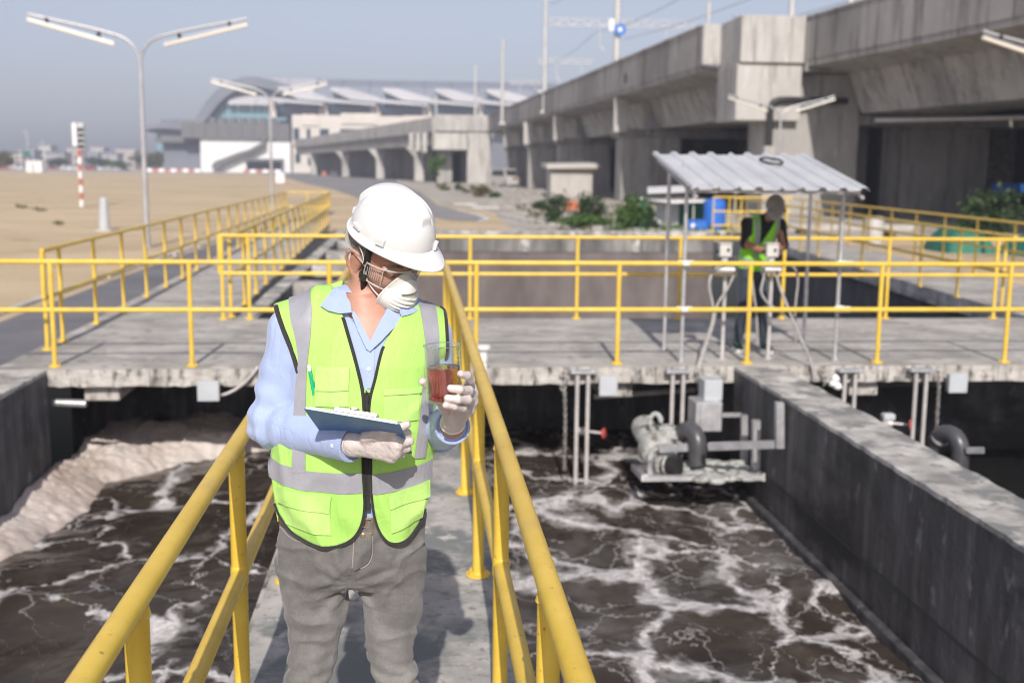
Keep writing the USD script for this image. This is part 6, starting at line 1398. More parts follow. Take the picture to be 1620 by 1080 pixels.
vp("waist_strip", [(-0.1080, 1.2110), (-0.0600, 1.2110), (-0.0110, 1.2190), (0.0250, 1.2220), (0.0440, 1.2270), (0.0440, 1.1750), (0.0250, 1.1690), (-0.0110, 1.1630), (-0.0600, 1.1590), (-0.1090, 1.1580)], .0012, .0018, m_strip)
bl = lambda c, w, h, a: (lambda x, z: a * np.clip(1 - ((x - c[0]) / w) ** 2, 0, 1) * np.clip(1 - ((z - c[1]) / h) ** 2, 0, 1))
def pocket(nm, quad, flap, off=.001, lab=None):
    P_ = vp(nm, quad, off, .004, m_vestp); 
    if flap: vp("flap", flap, off + .005, .003, m_vestp, par=P_)
    return P_
pocket("chest_pocket", [(-0.2460, 1.4840), (-0.1670, 1.4830), (-0.1670, 1.3870), (-0.2510, 1.3870)], [(-0.2490, 1.4850), (-0.1640, 1.4850), (-0.1670, 1.4280), (-0.2490, 1.4260)])
p_ = pocket("chest_pocket", [(-0.0780, 1.4250), (0.0120, 1.4240), (0.0070, 1.3440), (-0.0790, 1.3440)], [(-0.0810, 1.4300), (0.0150, 1.4290), (0.0140, 1.4130), (-0.0800, 1.4140)])
for a, b in (((608, 620), (608, 662)), ((612, 622), (612, 657)), ((608, 662), (662, 660)), ((662, 620), (661, 660))): pass
pocket("waist_pocket", [(-0.3530, 1.1680), (-0.2150, 1.1550), (-0.2170, 1.0480), (-0.3340, 1.0680)], [(-0.3560, 1.1680), (-0.2830, 1.1590), (-0.2130, 1.1530), (-0.2190, 1.1060), (-0.2840, 1.1160), (-0.3540, 1.1250)])
pocket("waist_pocket", [(-0.0670, 1.1550), (0.0320, 1.1730), (0.0180, 1.0760), (-0.0610, 1.0510)], [(-0.0720, 1.1530), (-0.0180, 1.1620), (0.0350, 1.1750), (0.0350, 1.1300), (-0.0170, 1.1240), (-0.0660, 1.1150)])
stitch = lambda pts: tl("stitch_line", pts, .0005, .0013, m_vestp, 40)
stitch([(-0.2600, 1.6500), (-0.2510, 1.5740), (-0.2570, 1.4870), (-0.2590, 1.3820)]); stitch([(-0.2520, 1.1310), (-0.2250, 1.0570)]); stitch([(0.0060, 1.5730), (-0.0020, 1.5090), (-0.0270, 1.4690)])

# gloves
def hand(P, palm, fingers, thumb, wrist, cuff):
    d = None
    for a, ra, b, rb in palm:
        c = capd(P, a, b, ra, rb); d = c if d is None else smin(d, c, .012)
    for F in fingers: d = smin(d, chaind(P, F, .004), .006)
    d = smin(d, chaind(P, thumb, .006), .008)
    d = smin(d, capd(P, wrist, cuff, .026, .031), .015)
    d = d + .0012 * (meshkit.fbm(P * [70, 70, 70], 2, 5) - .5) * 2
    return smax(d, (P - np.asarray(cuff)) @ ((np.asarray(cuff) - np.asarray(wrist)) / np.linalg.norm(np.asarray(cuff) - np.asarray(wrist))), .002)
BX, BY = .0665, 2.640
WL = (.093, 2.745, 1.362)
MC = [(.130, 2.688, 1.467), (.137, 2.686, 1.447), (.137, 2.690, 1.425), (.131, 2.696, 1.404)]
palmL = [(WL, .021, m, .0125) for m in MC] + [(MC[k], .0118, MC[k + 1], .0118) for k in range(3)]
fL = [[(MC[0], .0110), ((.1325, 2.640, 1.488), .0102), ((.122, 2.613, 1.503), .0096), ((.106, 2.5985, 1.510), .0088)],
      [(MC[1], .0112), ((.127, 2.622, 1.466), .0105), ((.104, 2.591, 1.474), .0098), ((.082, 2.5885, 1.478), .0090)],
      [(MC[2], .0110), ((.124, 2.622, 1.443), .0103), ((.099, 2.591, 1.450), .0096), ((.076, 2.588, 1.454), .0088)],
      [(MC[3], .0102), ((.113, 2.630, 1.421), .0093), ((.092, 2.600, 1.431), .0087), ((.071, 2.588, 1.437), .0080)]]
thL = [((.082, 2.725, 1.385), .016), ((.058, 2.703, 1.435), .0135), ((.036, 2.692, 1.462), .0115), ((.018, 2.674, 1.478), .0098)]
part(man, "glove", net(lambda P: hand(P, palmL, fL, thL, WL, (.0945, 2.772, 1.342)), (-.01, 2.56, 1.30), (.17, 2.80, 1.54), .0022), m_glove, smooth=True, label="pale rubber glove wrapped round the beaker")
WR = (-.150, 2.738, 1.310)
MR = [(-.052, 2.676, 1.341), (-.046, 2.674, 1.323), (-.049, 2.680, 1.304), (-.058, 2.690, 1.288)]
palmR = [(WR, .024, m, .0135) for m in MR] + [(MR[k], .0125, MR[k + 1], .0125) for k in range(3)]
fR = [[(MR[0], .0118), ((-.020, 2.694, 1.347), .0105), ((-.030, 2.724, 1.346), .0098), ((-.052, 2.732, 1.342), .0088)],
      [(MR[1], .0120), ((-.014, 2.698, 1.326), .0108), ((-.028, 2.730, 1.328), .0098), ((-.052, 2.738, 1.328), .0088)],
      [(MR[2], .0115), ((-.020, 2.706, 1.306), .0103), ((-.034, 2.734, 1.310), .0095), ((-.056, 2.740, 1.314), .0086)],
      [(MR[3], .0105), ((-.034, 2.712, 1.289), .0094), ((-.046, 2.736, 1.294), .0086), ((-.064, 2.740, 1.300), .0078)]]
thR = [((-.118, 2.700, 1.336), .017), ((-.075, 2.668, 1.356), .0140), ((-.042, 2.656, 1.367), .0118), ((-.020, 2.652, 1.378), .0100)]
part(man, "glove", net(lambda P: hand(P, palmR, fR, thR, WR, (-.182, 2.772, 1.309)), (-.22, 2.62, 1.26), (.02, 2.80, 1.41), .0022), m_glove, smooth=True, label="pale rubber glove gripping the clipboard from below")
m_roll = M("glove_cuff", (.74, .70, .62), .5)
for A, wr, cu in ((ARM_L, WL, (.0945, 2.768, 1.344)), (ARM_R, WR, (-.172, 2.762, 1.309))):
    wr, cu = np.array(wr), np.array(cu); ax = (cu - wr) / np.linalg.norm(cu - wr)
    c = wr + ax * .006; e1 = np.cross(ax, [0, 0, 1.0]); e1 /= np.linalg.norm(e1); e2 = np.cross(ax, e1)
    part(man, "glove_cuff", tube([c + .0295 * (math.cos(t) * e1 + math.sin(t) * e2) for t in np.linspace(0, 2 * np.pi, 25)], .0032, 7, caps=False), m_roll, smooth=True)
for s, x in ((-1, -.297), (1, -.053)):
    sh = lambda P: smax(smin(capd(P, (x, 3.02, .07), (x + s * .018, 2.85, .052), .047, .043), capd(P, (x, 3.015, .12), (x, 3.01, .07), .05, .05), .03), .022 - P[:, 2], .004)
    q = part(man, "shoe", net(sh, (x - .1, 2.76, 0), (x + .1, 3.12, .2), .005), m_leather, smooth=True)
    so_ = trimesh.convex.convex_hull(np.array([(x + s * .018 * t + .050 * math.cos(a) * (1 - .1 * t), 3.025 - .18 * t + .05 * math.sin(a) * (1 if (t == 0) == (math.sin(a) > 0) else .0), z) for t in (0, 1) for a in np.linspace(0, 6.283, 17) for z in (.0, .0215)]))
    part(q, "sole", so_, m_black)

# hard hat, in its own frame: f forward, l to the man's left, u up
KR, KC, KS = yaw_frame(50.6, 24, 8), np.array([-.058, 2.947, 1.808]), .883
hk_ = lambda L: KC + np.asarray(L, float) * KS @ KR
na = 220
al = np.linspace(0, 2 * np.pi, na, endpoint=False); ca, sa = np.cos(al), np.sin(al)
front = np.clip(ca, 0, 1)
rows = []
def ring_(rf, rs, z): rows.append(np.stack([rf * ca, rs * sa, z + 0 * ca], -1))
br_f = np.where(ca > 0, .150 + .045 * front ** 1.5, .146); br_s = .122
droop = np.where(ca > 0, -.014 * front ** 2, 0) - .004 * np.abs(sa)
for (k, z) in ((.93, -.004), (.985, -.0045), (1.0, -.002), (1.0, .0015), (.985, .0035), (.95, .0045)):
    rows.append(np.stack([br_f * k * ca, br_s * k * sa, z + droop * (k ** 4)], -1))
for t, z in ((.0, .006), (.35, .0075), (.7, .010), (1.0, .0145)):
    rf = br_f * .95 * (1 - t) + .1365 * t; rs = br_s * .95 * (1 - t) + .1085 * t
    rows.append(np.stack([rf * ca, rs * sa, z + droop * .8 * (1 - t) ** 1.3], -1))
for ph in np.linspace(.02, np.pi / 2 - .012, 60):
    cr_, sr_ = np.cos(ph) ** .84, np.sin(ph)
    x, y, z = .1365 * cr_ * ca, .1085 * cr_ * sa, .0145 + .127 * sr_ + 0 * ca
    # raised centre rib that widens to the back and ends in a notch at the front, and two flat side ribs
    w_ = .020 + .018 * np.clip((.09 - x) / .18, 0, 1)
    S = lambda e0, e1, v: (lambda q: q * q * (3 - 2 * q))(np.clip((v - e0) / (e1 - e0), 0, 1))
    lift = S(.0, .030, z - .052 + .10 * np.clip((.085 - x) / .17, 0, 1) * 0) * S(.115, .098, x)
    rib = .011 * (1 - S(w_ - .004, w_ + .004, np.abs(y))) * lift
    rib2 = .0035 * (1 - S(.012, .016, np.abs(np.abs(y) - .066))) * S(.05, .075, z) * S(.09, .07, np.abs(x))
    groove = -.0048 * np.exp(-((np.abs(y) - w_ - .007) / .0045) ** 2) * lift
    nrm_ = np.stack([x / .1365 ** 2, y / .1085 ** 2, (z - .0145) / .127 ** 2], -1); nrm_ /= np.linalg.norm(nrm_, axis=1, keepdims=True)
    rows.append(np.stack([x, y, z], -1) + nrm_ * (rib + rib2 + groove)[:, None])
V = np.vstack(rows); nr = len(rows); F = []
i, j = np.meshgrid(np.arange(nr - 1), np.arange(na), indexing="ij"); a = (i * na + j).ravel(); b = (i * na + (j + 1) % na).ravel()
F = np.vstack([np.stack([a, b, b + na], 1), np.stack([a, b + na, a + na], 1)])
V = np.vstack([V, V[-na:].mean(0)]); e = (nr - 1) * na + np.arange(na); F = np.vstack([F, np.stack([e, (nr - 1) * na + (np.arange(na) + 1) % na, np.full(na, len(V) - 1)], 1)])
# inner shell
inn = np.vstack([r * [.93, .93, 1] + [0, 0, -.002] for r in rows[::6][:0]]) if False else None
HE = part(man, "hard_hat", trimesh.Trimesh(hk_(V), F, process=False), m_helmet, smooth=42)
part(HE, "shell_lining", trimesh.Trimesh(hk_(np.stack([(.128 * np.cos(ph) * ca, .101 * np.cos(ph) * sa, .004 + .120 * np.sin(ph) + 0 * ca) for ph in np.linspace(0, 1.5, 12)]).transpose(0, 2, 1).reshape(-1, 3)), np.vstack([np.stack([(i_ * na + np.arange(na)), (i_ + 1) * na + np.arange(na), (i_ + 1) * na + (np.arange(na) + 1) % na], 1) for i_ in range(11)] + [np.stack([(i_ * na + np.arange(na)), (i_ + 1) * na + (np.arange(na) + 1) % na, i_ * na + (np.arange(na) + 1) % na], 1) for i_ in range(11)]), process=False), m_helmet, smooth=True)
def hat_block(az, w, h, dep, z):
    c = np.array([.1365 * math.cos(az), .1085 * math.sin(az), z]); t_ = np.array([-.1365 * math.sin(az), .1085 * math.cos(az), 0]); t_ /= np.linalg.norm(t_); o_ = np.cross(t_, [0, 0, 1.0])
    h, dep = h * 1.2, dep * 1.35
    pts = [c + t_ * sx * w * (1 - .06 * k) + np.array([0, 0, 1.0]) * sz * h + o_ * (dep * k - .012 * (1 - k)) for sx in (-1, 1) for sz in (-1, 1) for k in (0, .86)] + [c + t_ * sx * w * .9 + np.array([0, 0, 1.0]) * sz * h * .85 + o_ * dep for sx in (-1, 1) for sz in (-1, 1)]
    part(HE, "slot_block", hull(hk_(np.array(pts))), m_helmet, smooth=25)
for az, w, h, dep in ((-1.22, .0145, .0085, .007), (-1.95, .020, .004, .005), (-2.9, .010, .008, .006), (.42, .012, .009, .006), (1.22, .0145, .0085, .007)):
    hat_block(az, w, h, dep, .026)
# chin strap
m_web = M("black_webbing", g3(.015), .6, bump=(500, .5, .001))
CH = part(man, "chin_strap", tube(spline([hd(.034, -.080, .012), hd(.034, -.0805, -.03), hd(.033, -.078, -.075), hd(.038, -.074, -.115), hd(.052, -.060, -.150), hd(.068, -.030, -.172), hd(.074, 0, -.178), hd(.065, .026, -.170), hd(.048, .053, -.152), hd(.030, .070, -.115), hd(.020, .0805, -.03)], 70), .0095, 8, .28), m_web, smooth=True)
bc = hd(.033, -.083, -.078)
part(CH, "strap_buckle", hull([bc + np.array(o) @ HR for o in [(sx * .012, sy * .0035, sz * .010) for sx in (-1, 1) for sy in (-1, 1) for sz in (-1, 1)]]), m_black)
# goggles
def gog(th_, u_, grow=0.0):
    r_f, r_s = .109 + grow, .086 + grow
    p_ = np.array([.0 + r_f * np.cos(th_) * 1.03 + .010 * np.exp(-(th_ / .18) ** 2) * 0, r_s * np.sin(th_), u_])
    return hd(*p_)
ths = np.linspace(-1.25, 1.25, 60)
gtop = lambda t: -.028 - .004 * np.abs(t)
gbot = lambda t: -.097 + .012 * np.abs(t) + .024 * np.exp(-(t / .25) ** 2)
def gsheet(t0, t1, n_, k0=0.0, k1=1.0):
    T_ = np.linspace(t0, t1, n_); L_ = np.linspace(k0, k1, 5)
    W_ = np.array([[gog(t, gtop(t) * (1 - k) + gbot(t) * k, .004 * math.sin(math.pi * k)) for k in L_] for t in T_]); m_, k_ = n_, 5
    i_, j_ = np.meshgrid(np.arange(m_ - 1), np.arange(k_ - 1), indexing="ij"); a_ = (i_ * k_ + j_).ravel()
    return trimesh.Trimesh(W_.reshape(-1, 3), np.vstack([np.stack([a_, a_ + 1, a_ + k_ + 1], 1), np.stack([a_, a_ + k_ + 1, a_ + k_], 1)]), process=False)
GO = part(man, "goggles", gsheet(-1.25, 1.25, 60), m_lens, smooth=True)
part(GO, "top_rim", tube([gog(t, gtop(t)) for t in ths], .0022, 7), m_frost, smooth=True)
part(GO, "bottom_rim", tube([gog(t, gbot(t)) for t in ths], .0022, 7), m_frost, smooth=True)
for s in (-1, 1):
    for t in (.78, 1.25): part(GO, "side_rim", tube([gog(s * t, gtop(t) * (1 - k) + gbot(t) * k, .004 * math.sin(math.pi * k)) for k in np.linspace(0, 1, 7)], .0015, 6), m_frost, smooth=True)
    for t in np.linspace(.87, 1.17, 7): part(GO, "vent_slat", tube([gog(s * t, gtop(t) * (1 - k) + gbot(t) * k, .005) for k in (.12, .5, .62)], .0009, 5), m_frost)
    part(GO, "hinge", hull([gog(s * .74, -.030, .004) + np.array(o) * .0055 for o in np.ndindex(2, 2, 2)]), m_frost)
    part(GO, "strap", tube(spline([gog(s * 1.25, -.045), hd(.0, s * .0865, -.034), hd(-.045, s * .083, -.030), hd(-.09, s * .055, -.026), hd(-.113, 0, -.024)], 30), .007, 8, .25), m_frost, smooth=True)
# dust mask
def maskf(P):
    Q = (P - HC) @ HR.T - np.array([.073, 0, -.112])
    ca_, sa_ = math.cos(.22), math.sin(.22); X = Q[:, 0] * ca_ - Q[:, 2] * sa_; Z_ = Q[:, 0] * sa_ + Q[:, 2] * ca_; Y_ = Q[:, 1]
    R_ = np.stack([X, Y_, Z_], -1)
    rz = np.where(Z_ > 0, .074, .056); Y_ = Y_ / (1 - .34 * np.clip(Z_ / .07, 0, 1) ** 1.5)
    k0 = np.sqrt((X / .066) ** 2 + (Y_ / .060) ** 2 + (Z_ / rz) ** 2); d = (k0 - 1) * .058
    ribs = .0050 * np.clip(np.sin((Z_ + .25 * Y_ + .10 * np.abs(Y_)) * 560), -.5, 1) * np.clip(1 - np.abs(Y_) / .048, 0, 1) ** .7 * (1 / (1 + np.exp((Z_ - .024) * 300))) * (1 / (1 + np.exp((-.047 - Z_) * 300)))
    d = d - ribs
    d = smin(d, np.maximum((np.sqrt((Y_ / .065) ** 2 + (Z_ / (rz + .006)) ** 2) - 1) * .06, np.abs(X - .012) - .0035), .006)
    d = smax(d, .010 - X, .003)
    return d
MA = part(man, "dust_mask", net(maskf, HC + [-.16, -.22, -.26], HC + [.16, .12, .06], .0026), m_mask, smooth=True)
qm = lambda X, Y_, Z_: hd(*(np.array([X * math.cos(.22) + Z_ * math.sin(.22), Y_, -X * math.sin(.22) + Z_ * math.cos(.22)]) + np.array([.073, 0, -.112])))
part(MA, "nose_clip", tube(spline([qm(.049, -.026, .040), qm(.0555, -.012, .042), qm(.0565, .004, .042), qm(.052, .022, .040)], 16), .0032, 6, .5), M("clip_grey", g3(.20), .4, .5), smooth=True)
for s in (-1, 1):
    part(MA, "strap", tube(spline([qm(.016, s * .058, .004), hd(.052, s * .072, -.092), hd(.034, s * .0815, -.058), hd(.022, s * .0835, -.028), hd(.0, s * .085, -.008)], 24), .0034, 6, .35), m_white, smooth=True)

# ------------------------------------------------------------------ beaker, clipboard, pen
B0, B1 = np.array([.0705, 2.640, 1.4345]), np.array([.0635, 2.640, 1.5715])
bax = (B1 - B0) / np.linalg.norm(B1 - B0); BH = np.linalg.norm(B1 - B0); BRd = .0425
def spun(prof, n=64, spout=False, caps=True):
    a = np.linspace(0, 2 * np.pi, n, endpoint=False); Mx = trimesh.geometry.align_vectors([0, 0, 1], bax)[:3, :3]
    V = []
    for r, h in prof:
        k = np.zeros(n)
        if spout:
            s = max(0, (h - BH + .020) / .020); da = (a + .35 + math.pi / 2 + math.pi) % (2 * np.pi) - math.pi
            k = .0095 * s ** 1.5 * np.exp(-(da / .17) ** 2) - .004 * s * np.exp(-((np.abs(da) - .36) / .16) ** 2)
        V.append(np.stack([(r + k) * np.cos(a), (r + k) * np.sin(a), 0 * a + h - (.004 * np.exp(-((((a + .35 + math.pi / 2 + math.pi) % (2 * np.pi)) - math.pi) / .15) ** 2) * (h > BH - .006) if spout else 0)], -1))
    V = np.vstack(V); m_ = len(prof); i, j = np.meshgrid(np.arange(m_ - 1), np.arange(n), indexing="ij"); p = (i * n + j).ravel(); q = (i * n + (j + 1) % n).ravel()
    F = np.vstack([np.stack([p, q, q + n], 1), np.stack([p, q + n, p + n], 1)])
    V = np.vstack([V, [0, 0, prof[0][1]], [0, 0, prof[-1][1]]]); c0, c1 = len(V) - 2, len(V) - 1; e = (m_ - 1) * n; jj = np.arange(n)
    if not caps: return trimesh.Trimesh(V[:-2] @ Mx.T + B0, F, process=False)
    F = np.vstack([F, np.stack([np.full(n, c0), (jj + 1) % n, jj], 1), np.stack([np.full(n, c1), e + jj, e + (jj + 1) % n], 1)])
    return trimesh.Trimesh(V @ Mx.T + B0, F, process=False)
m_glass = pane("beaker_glass", (.965, .985, .965), .02, .7)
m_glass_rim = M("beaker_glass_rim", (.93, .97, .94), .04, extra={"transmission_weight": 1.0})
m_liquid = usdkit.material(stage, "/World/Looks/amber_liquid", {"p": ("principled_bsdf", {"base_color": (1, .93, .90), "transmission_weight": 1.0, "roughness": .02, "ior": 1.33}), "v": ("absorption_volume", {"color": (.86, .22, .11), "density": 27.0})}, [], surface="p.BSDF", volume="v.volume")
bk = thing("beaker", "glass beaker half full of red-brown liquid in the man's gloved hand", "beaker", tuple(B0))
part(bk, "glass_wall", spun([(BRd - .004, .0005), (BRd - .001, .002), (BRd, .006), (BRd, BH * .3), (BRd, BH * .6), (BRd, BH * .82), (BRd, BH - .014), (BRd + .0006, BH - .006), (BRd + .0022, BH - .0012), (BRd + .0012, BH), (BRd - .0008, BH - .003), (BRd - .0018, BH - .012), (BRd - .002, BH * .6), (BRd - .002, .010), (BRd - .006, .005)], spout=True), m_glass, smooth=True)
lq = part(bk, "liquid", spun([(BRd - .007, .0062), (BRd - .0035, .009), (BRd - .0027, .013), (BRd - .0027, .04), (BRd - .0027, .0835), (BRd - .0022, .0852), (BRd - .006, .0846), (.02, .0844)]), m_liquid, smooth=40)
part(bk, "rim_bead", spun([(BRd + .0012, BH - .0018), (BRd + .0026, BH - .0006), (BRd + .0018, BH + .0006), (BRd, BH - .0004), (BRd + .0012, BH - .0018)], spout=True, caps=False), m_glass_rim, smooth=True)
bub = []
for k in range(46):
    a = rng.uniform(0, 6.283); r = (BRd - .006) * math.sqrt(rng.uniform(.25, 1)); q = trimesh.creation.icosphere(subdivisions=1, radius=rng.uniform(.0010, .0026)); q.apply_translation(B0 + bax * .0852 + [r * math.cos(a), r * math.sin(a), 0]); bub.append(q)
part(lq, "bubbles", cat(bub), m_glass_rim, smooth=True)
marks = []
Mx = trimesh.geometry.align_vectors([0, 0, 1], bax)[:3, :3]
def on_wall(a0, h, w, t_):
    aa = np.linspace(a0 - w / BRd / 2, a0 + w / BRd / 2, 6); R_ = BRd + .00035
    L_ = np.concatenate([np.stack([R_ * np.cos(aa), R_ * np.sin(aa), np.full(6, z)], -1) for z in (h - t_ / 2, h + t_ / 2)])
    f_ = [[i, i + 1, i + 7] for i in range(5)] + [[i, i + 7, i + 6] for i in range(5)]
    return trimesh.Trimesh(L_ @ Mx.T + B0, np.array(f_ + [x[::-1] for x in f_]), process=False)
m_print = M("beaker_print", g3(.10), .6)
for k in range(8): part(bk, "scale_mark", on_wall(-.50, .028 + .0115 * k, .014 if k % 2 else .009, .0009), m_print)
for txt, a0, h in (("600", -.42, .114), ("ml", -.30, .104), ("400", -.50, .0905), ("200", -.50, .0445)):
    tm = meshkit.text_mesh(txt, .0052, .0002); v_ = np.array(tm.vertices); aa = a0 + (v_[:, 0] + .009) / BRd; R_ = BRd + .0004 + v_[:, 2]
    v2 = np.stack([R_ * np.cos(aa), R_ * np.sin(aa), h + v_[:, 1] - .0026], -1) @ Mx.T + B0
    part(bk, "scale_number", trimesh.Trimesh(v2, tm.faces, process=False), m_print)

# clipboard: near corner pair measured on the photo's edge, sloping back to the man's belly
c_l, c_r = np.array([-.257, 2.600, 1.4330]), np.array([-.0355, 2.560, 1.402])
ex = (c_r - c_l); CW = np.linalg.norm(ex); ex /= CW
dn = np.array([.0, 1.0, -.50]); dn -= ex * (dn @ ex); dn /= np.linalg.norm(dn); nn = np.cross(ex, dn); nn = nn if nn[2] > 0 else -nn
def on_board(pts): return np.array([c_l + ex * a + dn * b + nn * c for a, b, c in pts])
def slab_(a0, a1, b0, b1, c0, c1, ch=.004):
    o = Polygon([(a0 + ch, b0), (a1 - ch, b0), (a1, b0 + ch), (a1, b1 - ch), (a1 - ch, b1), (a0 + ch, b1), (a0, b1 - ch), (a0, b0 + ch)])
    m_ = prism(o, c0, c1, "z"); v_ = np.array(m_.vertices); return trimesh.Trimesh(on_board(v_), m_.faces, process=False)
m_board = M("clipboard_blue", (.05, .15, .36), .45, noise=(9, [(.3, (.045, .135, .33)), (.7, (.065, .175, .40))], 4))
m_paper = M("white_paper", (.80, .79, .78), .8)
cb = thing("clipboard", "blue clipboard with papers lying on the man's forearm", "clipboard", tuple(c_l))
part(cb, "board", slab_(0, CW, 0, .30, -.003, 0, .008), m_board)
for k in range(5): part(cb, "paper_sheet", slab_(.010 + .002 * (k % 3), CW - .009 - .0015 * (k % 2), .004 + .0015 * (k % 3), .292, .0006 + .0009 * k, .0012 + .0009 * k, .001), m_paper)
q = part(cb, "clip", slab_(CW * .30, CW * .76, .0015, .026, .0055, .0135, .003), m_galv)
part(q, "clip_lever", slab_(CW * .47, CW * .56, -.006, .014, .0136, .0175, .003), m_brass)
part(cb, "board_edge", slab_(.004, CW - .004, -.0022, -.0002, -.0036, .0008, .001), M("clipboard_edge", (.42, .52, .72), .4))
# pen clipped in the chest pocket
m_pen = M("green_pen", (.02, .45, .20), .3)
pz, px_ = 1.462, -.2615
py = float(yfront(VR, np.array([px_]), np.array([pz]))[0]) - .010
pn = thing("pen", "green pen clipped at the chest pocket of the lime vest", "pen", (px_, py, pz))
part(pn, "barrel", tube([(px_ - .003, py, pz + .016), (px_, py, pz), (px_ + .007, py + .003, pz - .05)], .0048, 12), m_pen, smooth=40)
part(pn, "cap_end", lathe([(.0052, 0), (.0052, .012), (.003, .015)], 12, (px_ - .003, py, pz + .014), (-.15, 0, 1)), m_white, smooth=40)
part(pn, "clip", tube(spline([(px_ - .003, py - .006, pz + .014), (px_ + .003, py - .0085, pz), (px_ + .010, py - .006, pz - .024)], 10), .0020, 6), m_pen)

# ------------------------------------------------------------------ the second worker at the control posts
WX, WY = 3.72, 12.18
wk = thing("person", "second worker in grey cap and green vest bent over control boxes under the shed", "person", (WX, WY, 0))
m_skin2 = skin("skin_tan", (.33, .17, .11))
m_blk = cloth("black_shirt", (.022, .022, .026), .9, 300)
m_vest2 = cloth("vest_green", (.27, .74, .04), .7, 300)
m_jean2 = cloth("dark_blue_jeans", (.035, .05, .075), .9, 300, (4, [(.3, (.018, .026, .04)), (.6, (.04, .052, .072)), (.85, (.14, .14, .145))]))
m_cap = cloth("grey_cap", (.34, .31, .30), .9, 300)
T2 = [(.84, WX - .01, WY, .135, .10), (.95, WX, WY, .150, .105), (1.08, WX + .01, WY - .02, .148, .105), (1.25, WX + .04, WY - .06, .165, .115), (1.38, WX + .06, WY - .09, .175, .115), (1.46, WX + .075, WY - .11, .15, .09), (1.52, WX + .085, WY - .13, .07, .06)]
hc2 = np.array([WX + .155, WY - .20, 1.60])
A_R = [((WX - .115, WY - .09, 1.42), .052), ((WX - .135, WY - .12, 1.20), .042), ((WX + .03, WY - .33, 1.13), .032)]
A_L = [((WX + .255, WY - .10, 1.41), .052), ((WX + .29, WY - .13, 1.19), .042), ((WX + .14, WY - .36, 1.16), .032)]
L_R = [((WX - .075, WY, .88), .088), ((WX - .10, WY - .03, .48), .062), ((WX - .125, WY + .06, .09), .046)]
L_L = [((WX + .07, WY, .88), .088), ((WX + .10, WY - .07, .48), .062), ((WX + .155, WY - .04, .09), .046)]
def tor2(P, g=0.0):
    d = loftd(P, T2, 2.4, g)
    return smin(d, capd(P, A_R[0][0], A_L[0][0], .055 + g, .055 + g), .06)
def fing2(P, w, dirs):
    d = elld(P, w, (.040, .040, .022))
    for o in dirs: d = smin(d, capd(P, np.array(w) + np.array(o) * .4, np.array(w) + np.array(o), .0095, .008), .01)
    return d
HNR, HNL = (WX + .065, WY - .375, 1.115), (WX + .105, WY - .415, 1.15)
def body2(P):
    d = tor2(P, -.01)
    d = smin(d, capd(P, (WX + .085, WY - .12, 1.48), hc2 - [.03, -.03, .06], .05, .05), .03)
    d = smin(d, elld(P, hc2, (.078, .098, .112)), .02); d = smin(d, capd(P, hc2 + [0, -.085, -.03], hc2 + [0, -.108, -.055], .012, .014), .015)
    d = smin(d, capd(P, hc2 + [0, -.055, -.085], hc2 + [0, -.075, -.09], .025, .022), .03)
    for s in (-1, 1): d = smin(d, elld(P, hc2 + [s * .08, 0, -.02], (.009, .02, .032)), .006)
    for A in (A_R, A_L): d = smin(d, chaind(P, A, .02), .03)
    for L in (L_R, L_L): d = smin(d, chaind(P, [(p, r - .012) for p, r in L], .02), .03)
    d = smin(d, fing2(P, HNR, [(.075, -.03, -.03), (.082, -.012, -.034), (.08, .01, -.036), (.07, .028, -.036), (.03, -.06, .0)]), .015)
    d = smin(d, fing2(P, HNL, [(-.02, -.075, -.03), (0, -.08, -.034), (.02, -.078, -.036), (.037, -.066, -.034), (-.055, -.02, .0)]), .015)
    return d
part(wk, "body", clean(net(body2, (WX - .3, WY - .55, .03), (WX + .42, WY + .2, 1.75), .0085)), m_skin2, smooth=True)
def sh2(P):
    d = tor2(P, .0); 
    for A in (A_R, A_L):
        d = smin(d, np.maximum(chaind(P, [(p, r + .012) for p, r in A], .02), (lambda E, W_: ((P - E) @ ((W_ - E) / np.linalg.norm(W_ - E))) - .02)(np.array(A[1][0]), np.array(A[2][0]))), .03)
    d = smax(d, -elld(P, (WX + .10, WY - .21, 1.50), (.055, .05, .06)), .004)
    return np.maximum(d + folds(P, 9, .004, 81), .93 - P[:, 2])
part(wk, "shirt", clean(net(sh2, (WX - .3, WY - .4, .9), (WX + .42, WY + .2, 1.62), .0085)), m_blk, smooth=True)
def ve2(P):
    d = tor2(P, .016) + folds(P, 7, .006, 83)
    x, z = P[:, 0], P[:, 2]
    d = np.maximum(d, .90 - z)
    d = np.maximum(d, np.maximum(WX - .075 - x - np.clip((1.30 - z) * 1.2, 0, .3), x - (WX + .225) - np.clip((1.30 - z) * 1.2, 0, .3)))
    c = WX + .085 - .25 * (1.46 - z); w_ = np.clip((z - 1.18) * .30, 0, .2)
    return np.maximum(d, -np.maximum(np.abs(x - c) - w_, P[:, 1] - (WY - .10)))
V2 = part(wk, "vest", clean(net(ve2, (WX - .3, WY - .4, .86), (WX + .42, WY + .22, 1.60), .0085)), m_vest2, smooth=True)
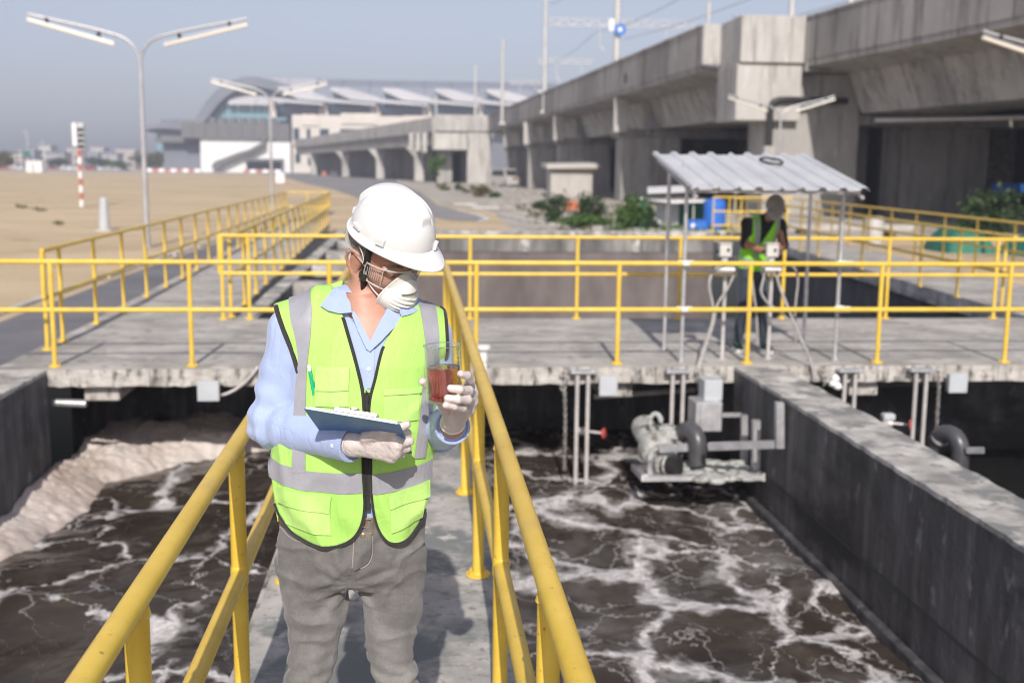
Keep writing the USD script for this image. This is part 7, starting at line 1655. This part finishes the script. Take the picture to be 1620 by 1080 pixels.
for poly, nm in (([(WX - .17, 1.055), (WX + .0, 1.015), (WX + .19, 1.04), (WX + .19, .995), (WX + .0, .970), (WX - .17, 1.01)], "waist_strip"), ([(WX - .065, 1.47), (WX - .02, 1.48), (WX + .005, 1.25), (WX + .01, 1.05), (WX - .035, 1.05), (WX - .04, 1.25)], "shoulder_strip"), ([(WX + .19, 1.48), (WX + .225, 1.47), (WX + .20, 1.25), (WX + .17, 1.05), (WX + .13, 1.05), (WX + .165, 1.25)], "shoulder_strip")):
    part(V2, nm, patch(lambda P: tor2(P, .016) + folds(P, 7, .006, 83), poly, .003, .004, .02) if False else (lambda cs: (lambda v, f: trimesh.Trimesh(np.stack([v[:, 0], yfront(lambda P: tor2(P, .016) + folds(P, 7, .006, 83), v[:, 0], v[:, 1], 11.6, 12.4) - .002 - v[:, 2], v[:, 1]], -1), f[:, ::-1], process=False))(*arr(m3.Manifold.extrude(cs, .004).refine_to_length(.02))))(m3.CrossSection([np.array(poly)], m3.FillRule.NonZero)), m_strip, smooth=50)
def je2(P):
    d = loftd(P, [(.82, WX - .01, WY, .13, .10), (.98, WX, WY, .155, .108)], 2.4, .006)
    for L in (L_R, L_L): d = smin(d, chaind(P, [(p, r + .008) for p, r in L], .02), .04)
    return np.maximum(np.maximum(d + folds(P, 10, .006, 85, (1, 1, .6)), .075 - P[:, 2]), P[:, 2] - .97)
part(wk, "jeans", clean(net(je2, (WX - .3, WY - .3, .05), (WX + .35, WY + .25, 1.0), .0085)), m_jean2, smooth=True)
def cap2(P):
    Q = P - hc2; d = smax(elld(Q, (0, 0, .02), (.100, .118, .118)), -elld(Q, (0, 0, .01), (.086, .104, .11)), .004)
    d = np.maximum(d, -.01 - Q[:, 2] - .25 * np.clip(-Q[:, 1], 0, .2))
    b_ = np.maximum(np.sqrt((Q[:, 0] / .088) ** 2 + ((Q[:, 1] + .105) / .085) ** 2) * .08 - .08, np.abs(Q[:, 2] + .012 - .35 * (Q[:, 1] + .06)) - .006)
    return smin(d, np.maximum(b_, Q[:, 1] + .05), .01)
CP = part(wk, "cap", clean(net(cap2, hc2 - [.16, .26, .16], hc2 + [.16, .18, .2], .006)), m_cap, smooth=True)
part(wk, "face_cloth", net(lambda P: smax(elld(P, hc2 + [0, -.01, -.05], (.087, .104, .095)), P[:, 2] - hc2[2] + .02, .01), hc2 - [.15, .2, .2], hc2 + [.15, .15, .05], .007), m_cap, smooth=True)
for s, (fx, fy) in ((-1, (WX - .125, WY + .06)), (1, (WX + .155, WY - .04))):
    q = part(wk, "shoe", net(lambda P: smax(smin(capd(P, (fx, fy + .01, .075), (fx + s * .012, fy - .16, .058), .042, .034), capd(P, (fx, fy, .12), (fx, fy, .08), .046, .046), .03), .032 - P[:, 2], .004), (fx - .1, fy - .25, 0), (fx + .1, fy + .1, .2), .006), M(f"green_canvas_{s + 1}", (.03, .07, .05), .9), smooth=True)
    part(q, "sole", hull([(fx + dx, fy + dy, z) for dx, dy in ((-.045, .05), (.045, .05), (-.04 + s * .012, -.16), (.04 + s * .012, -.16), (s * .012, -.2), (.0, .065)) for z in (.002, .031)]), m_white)
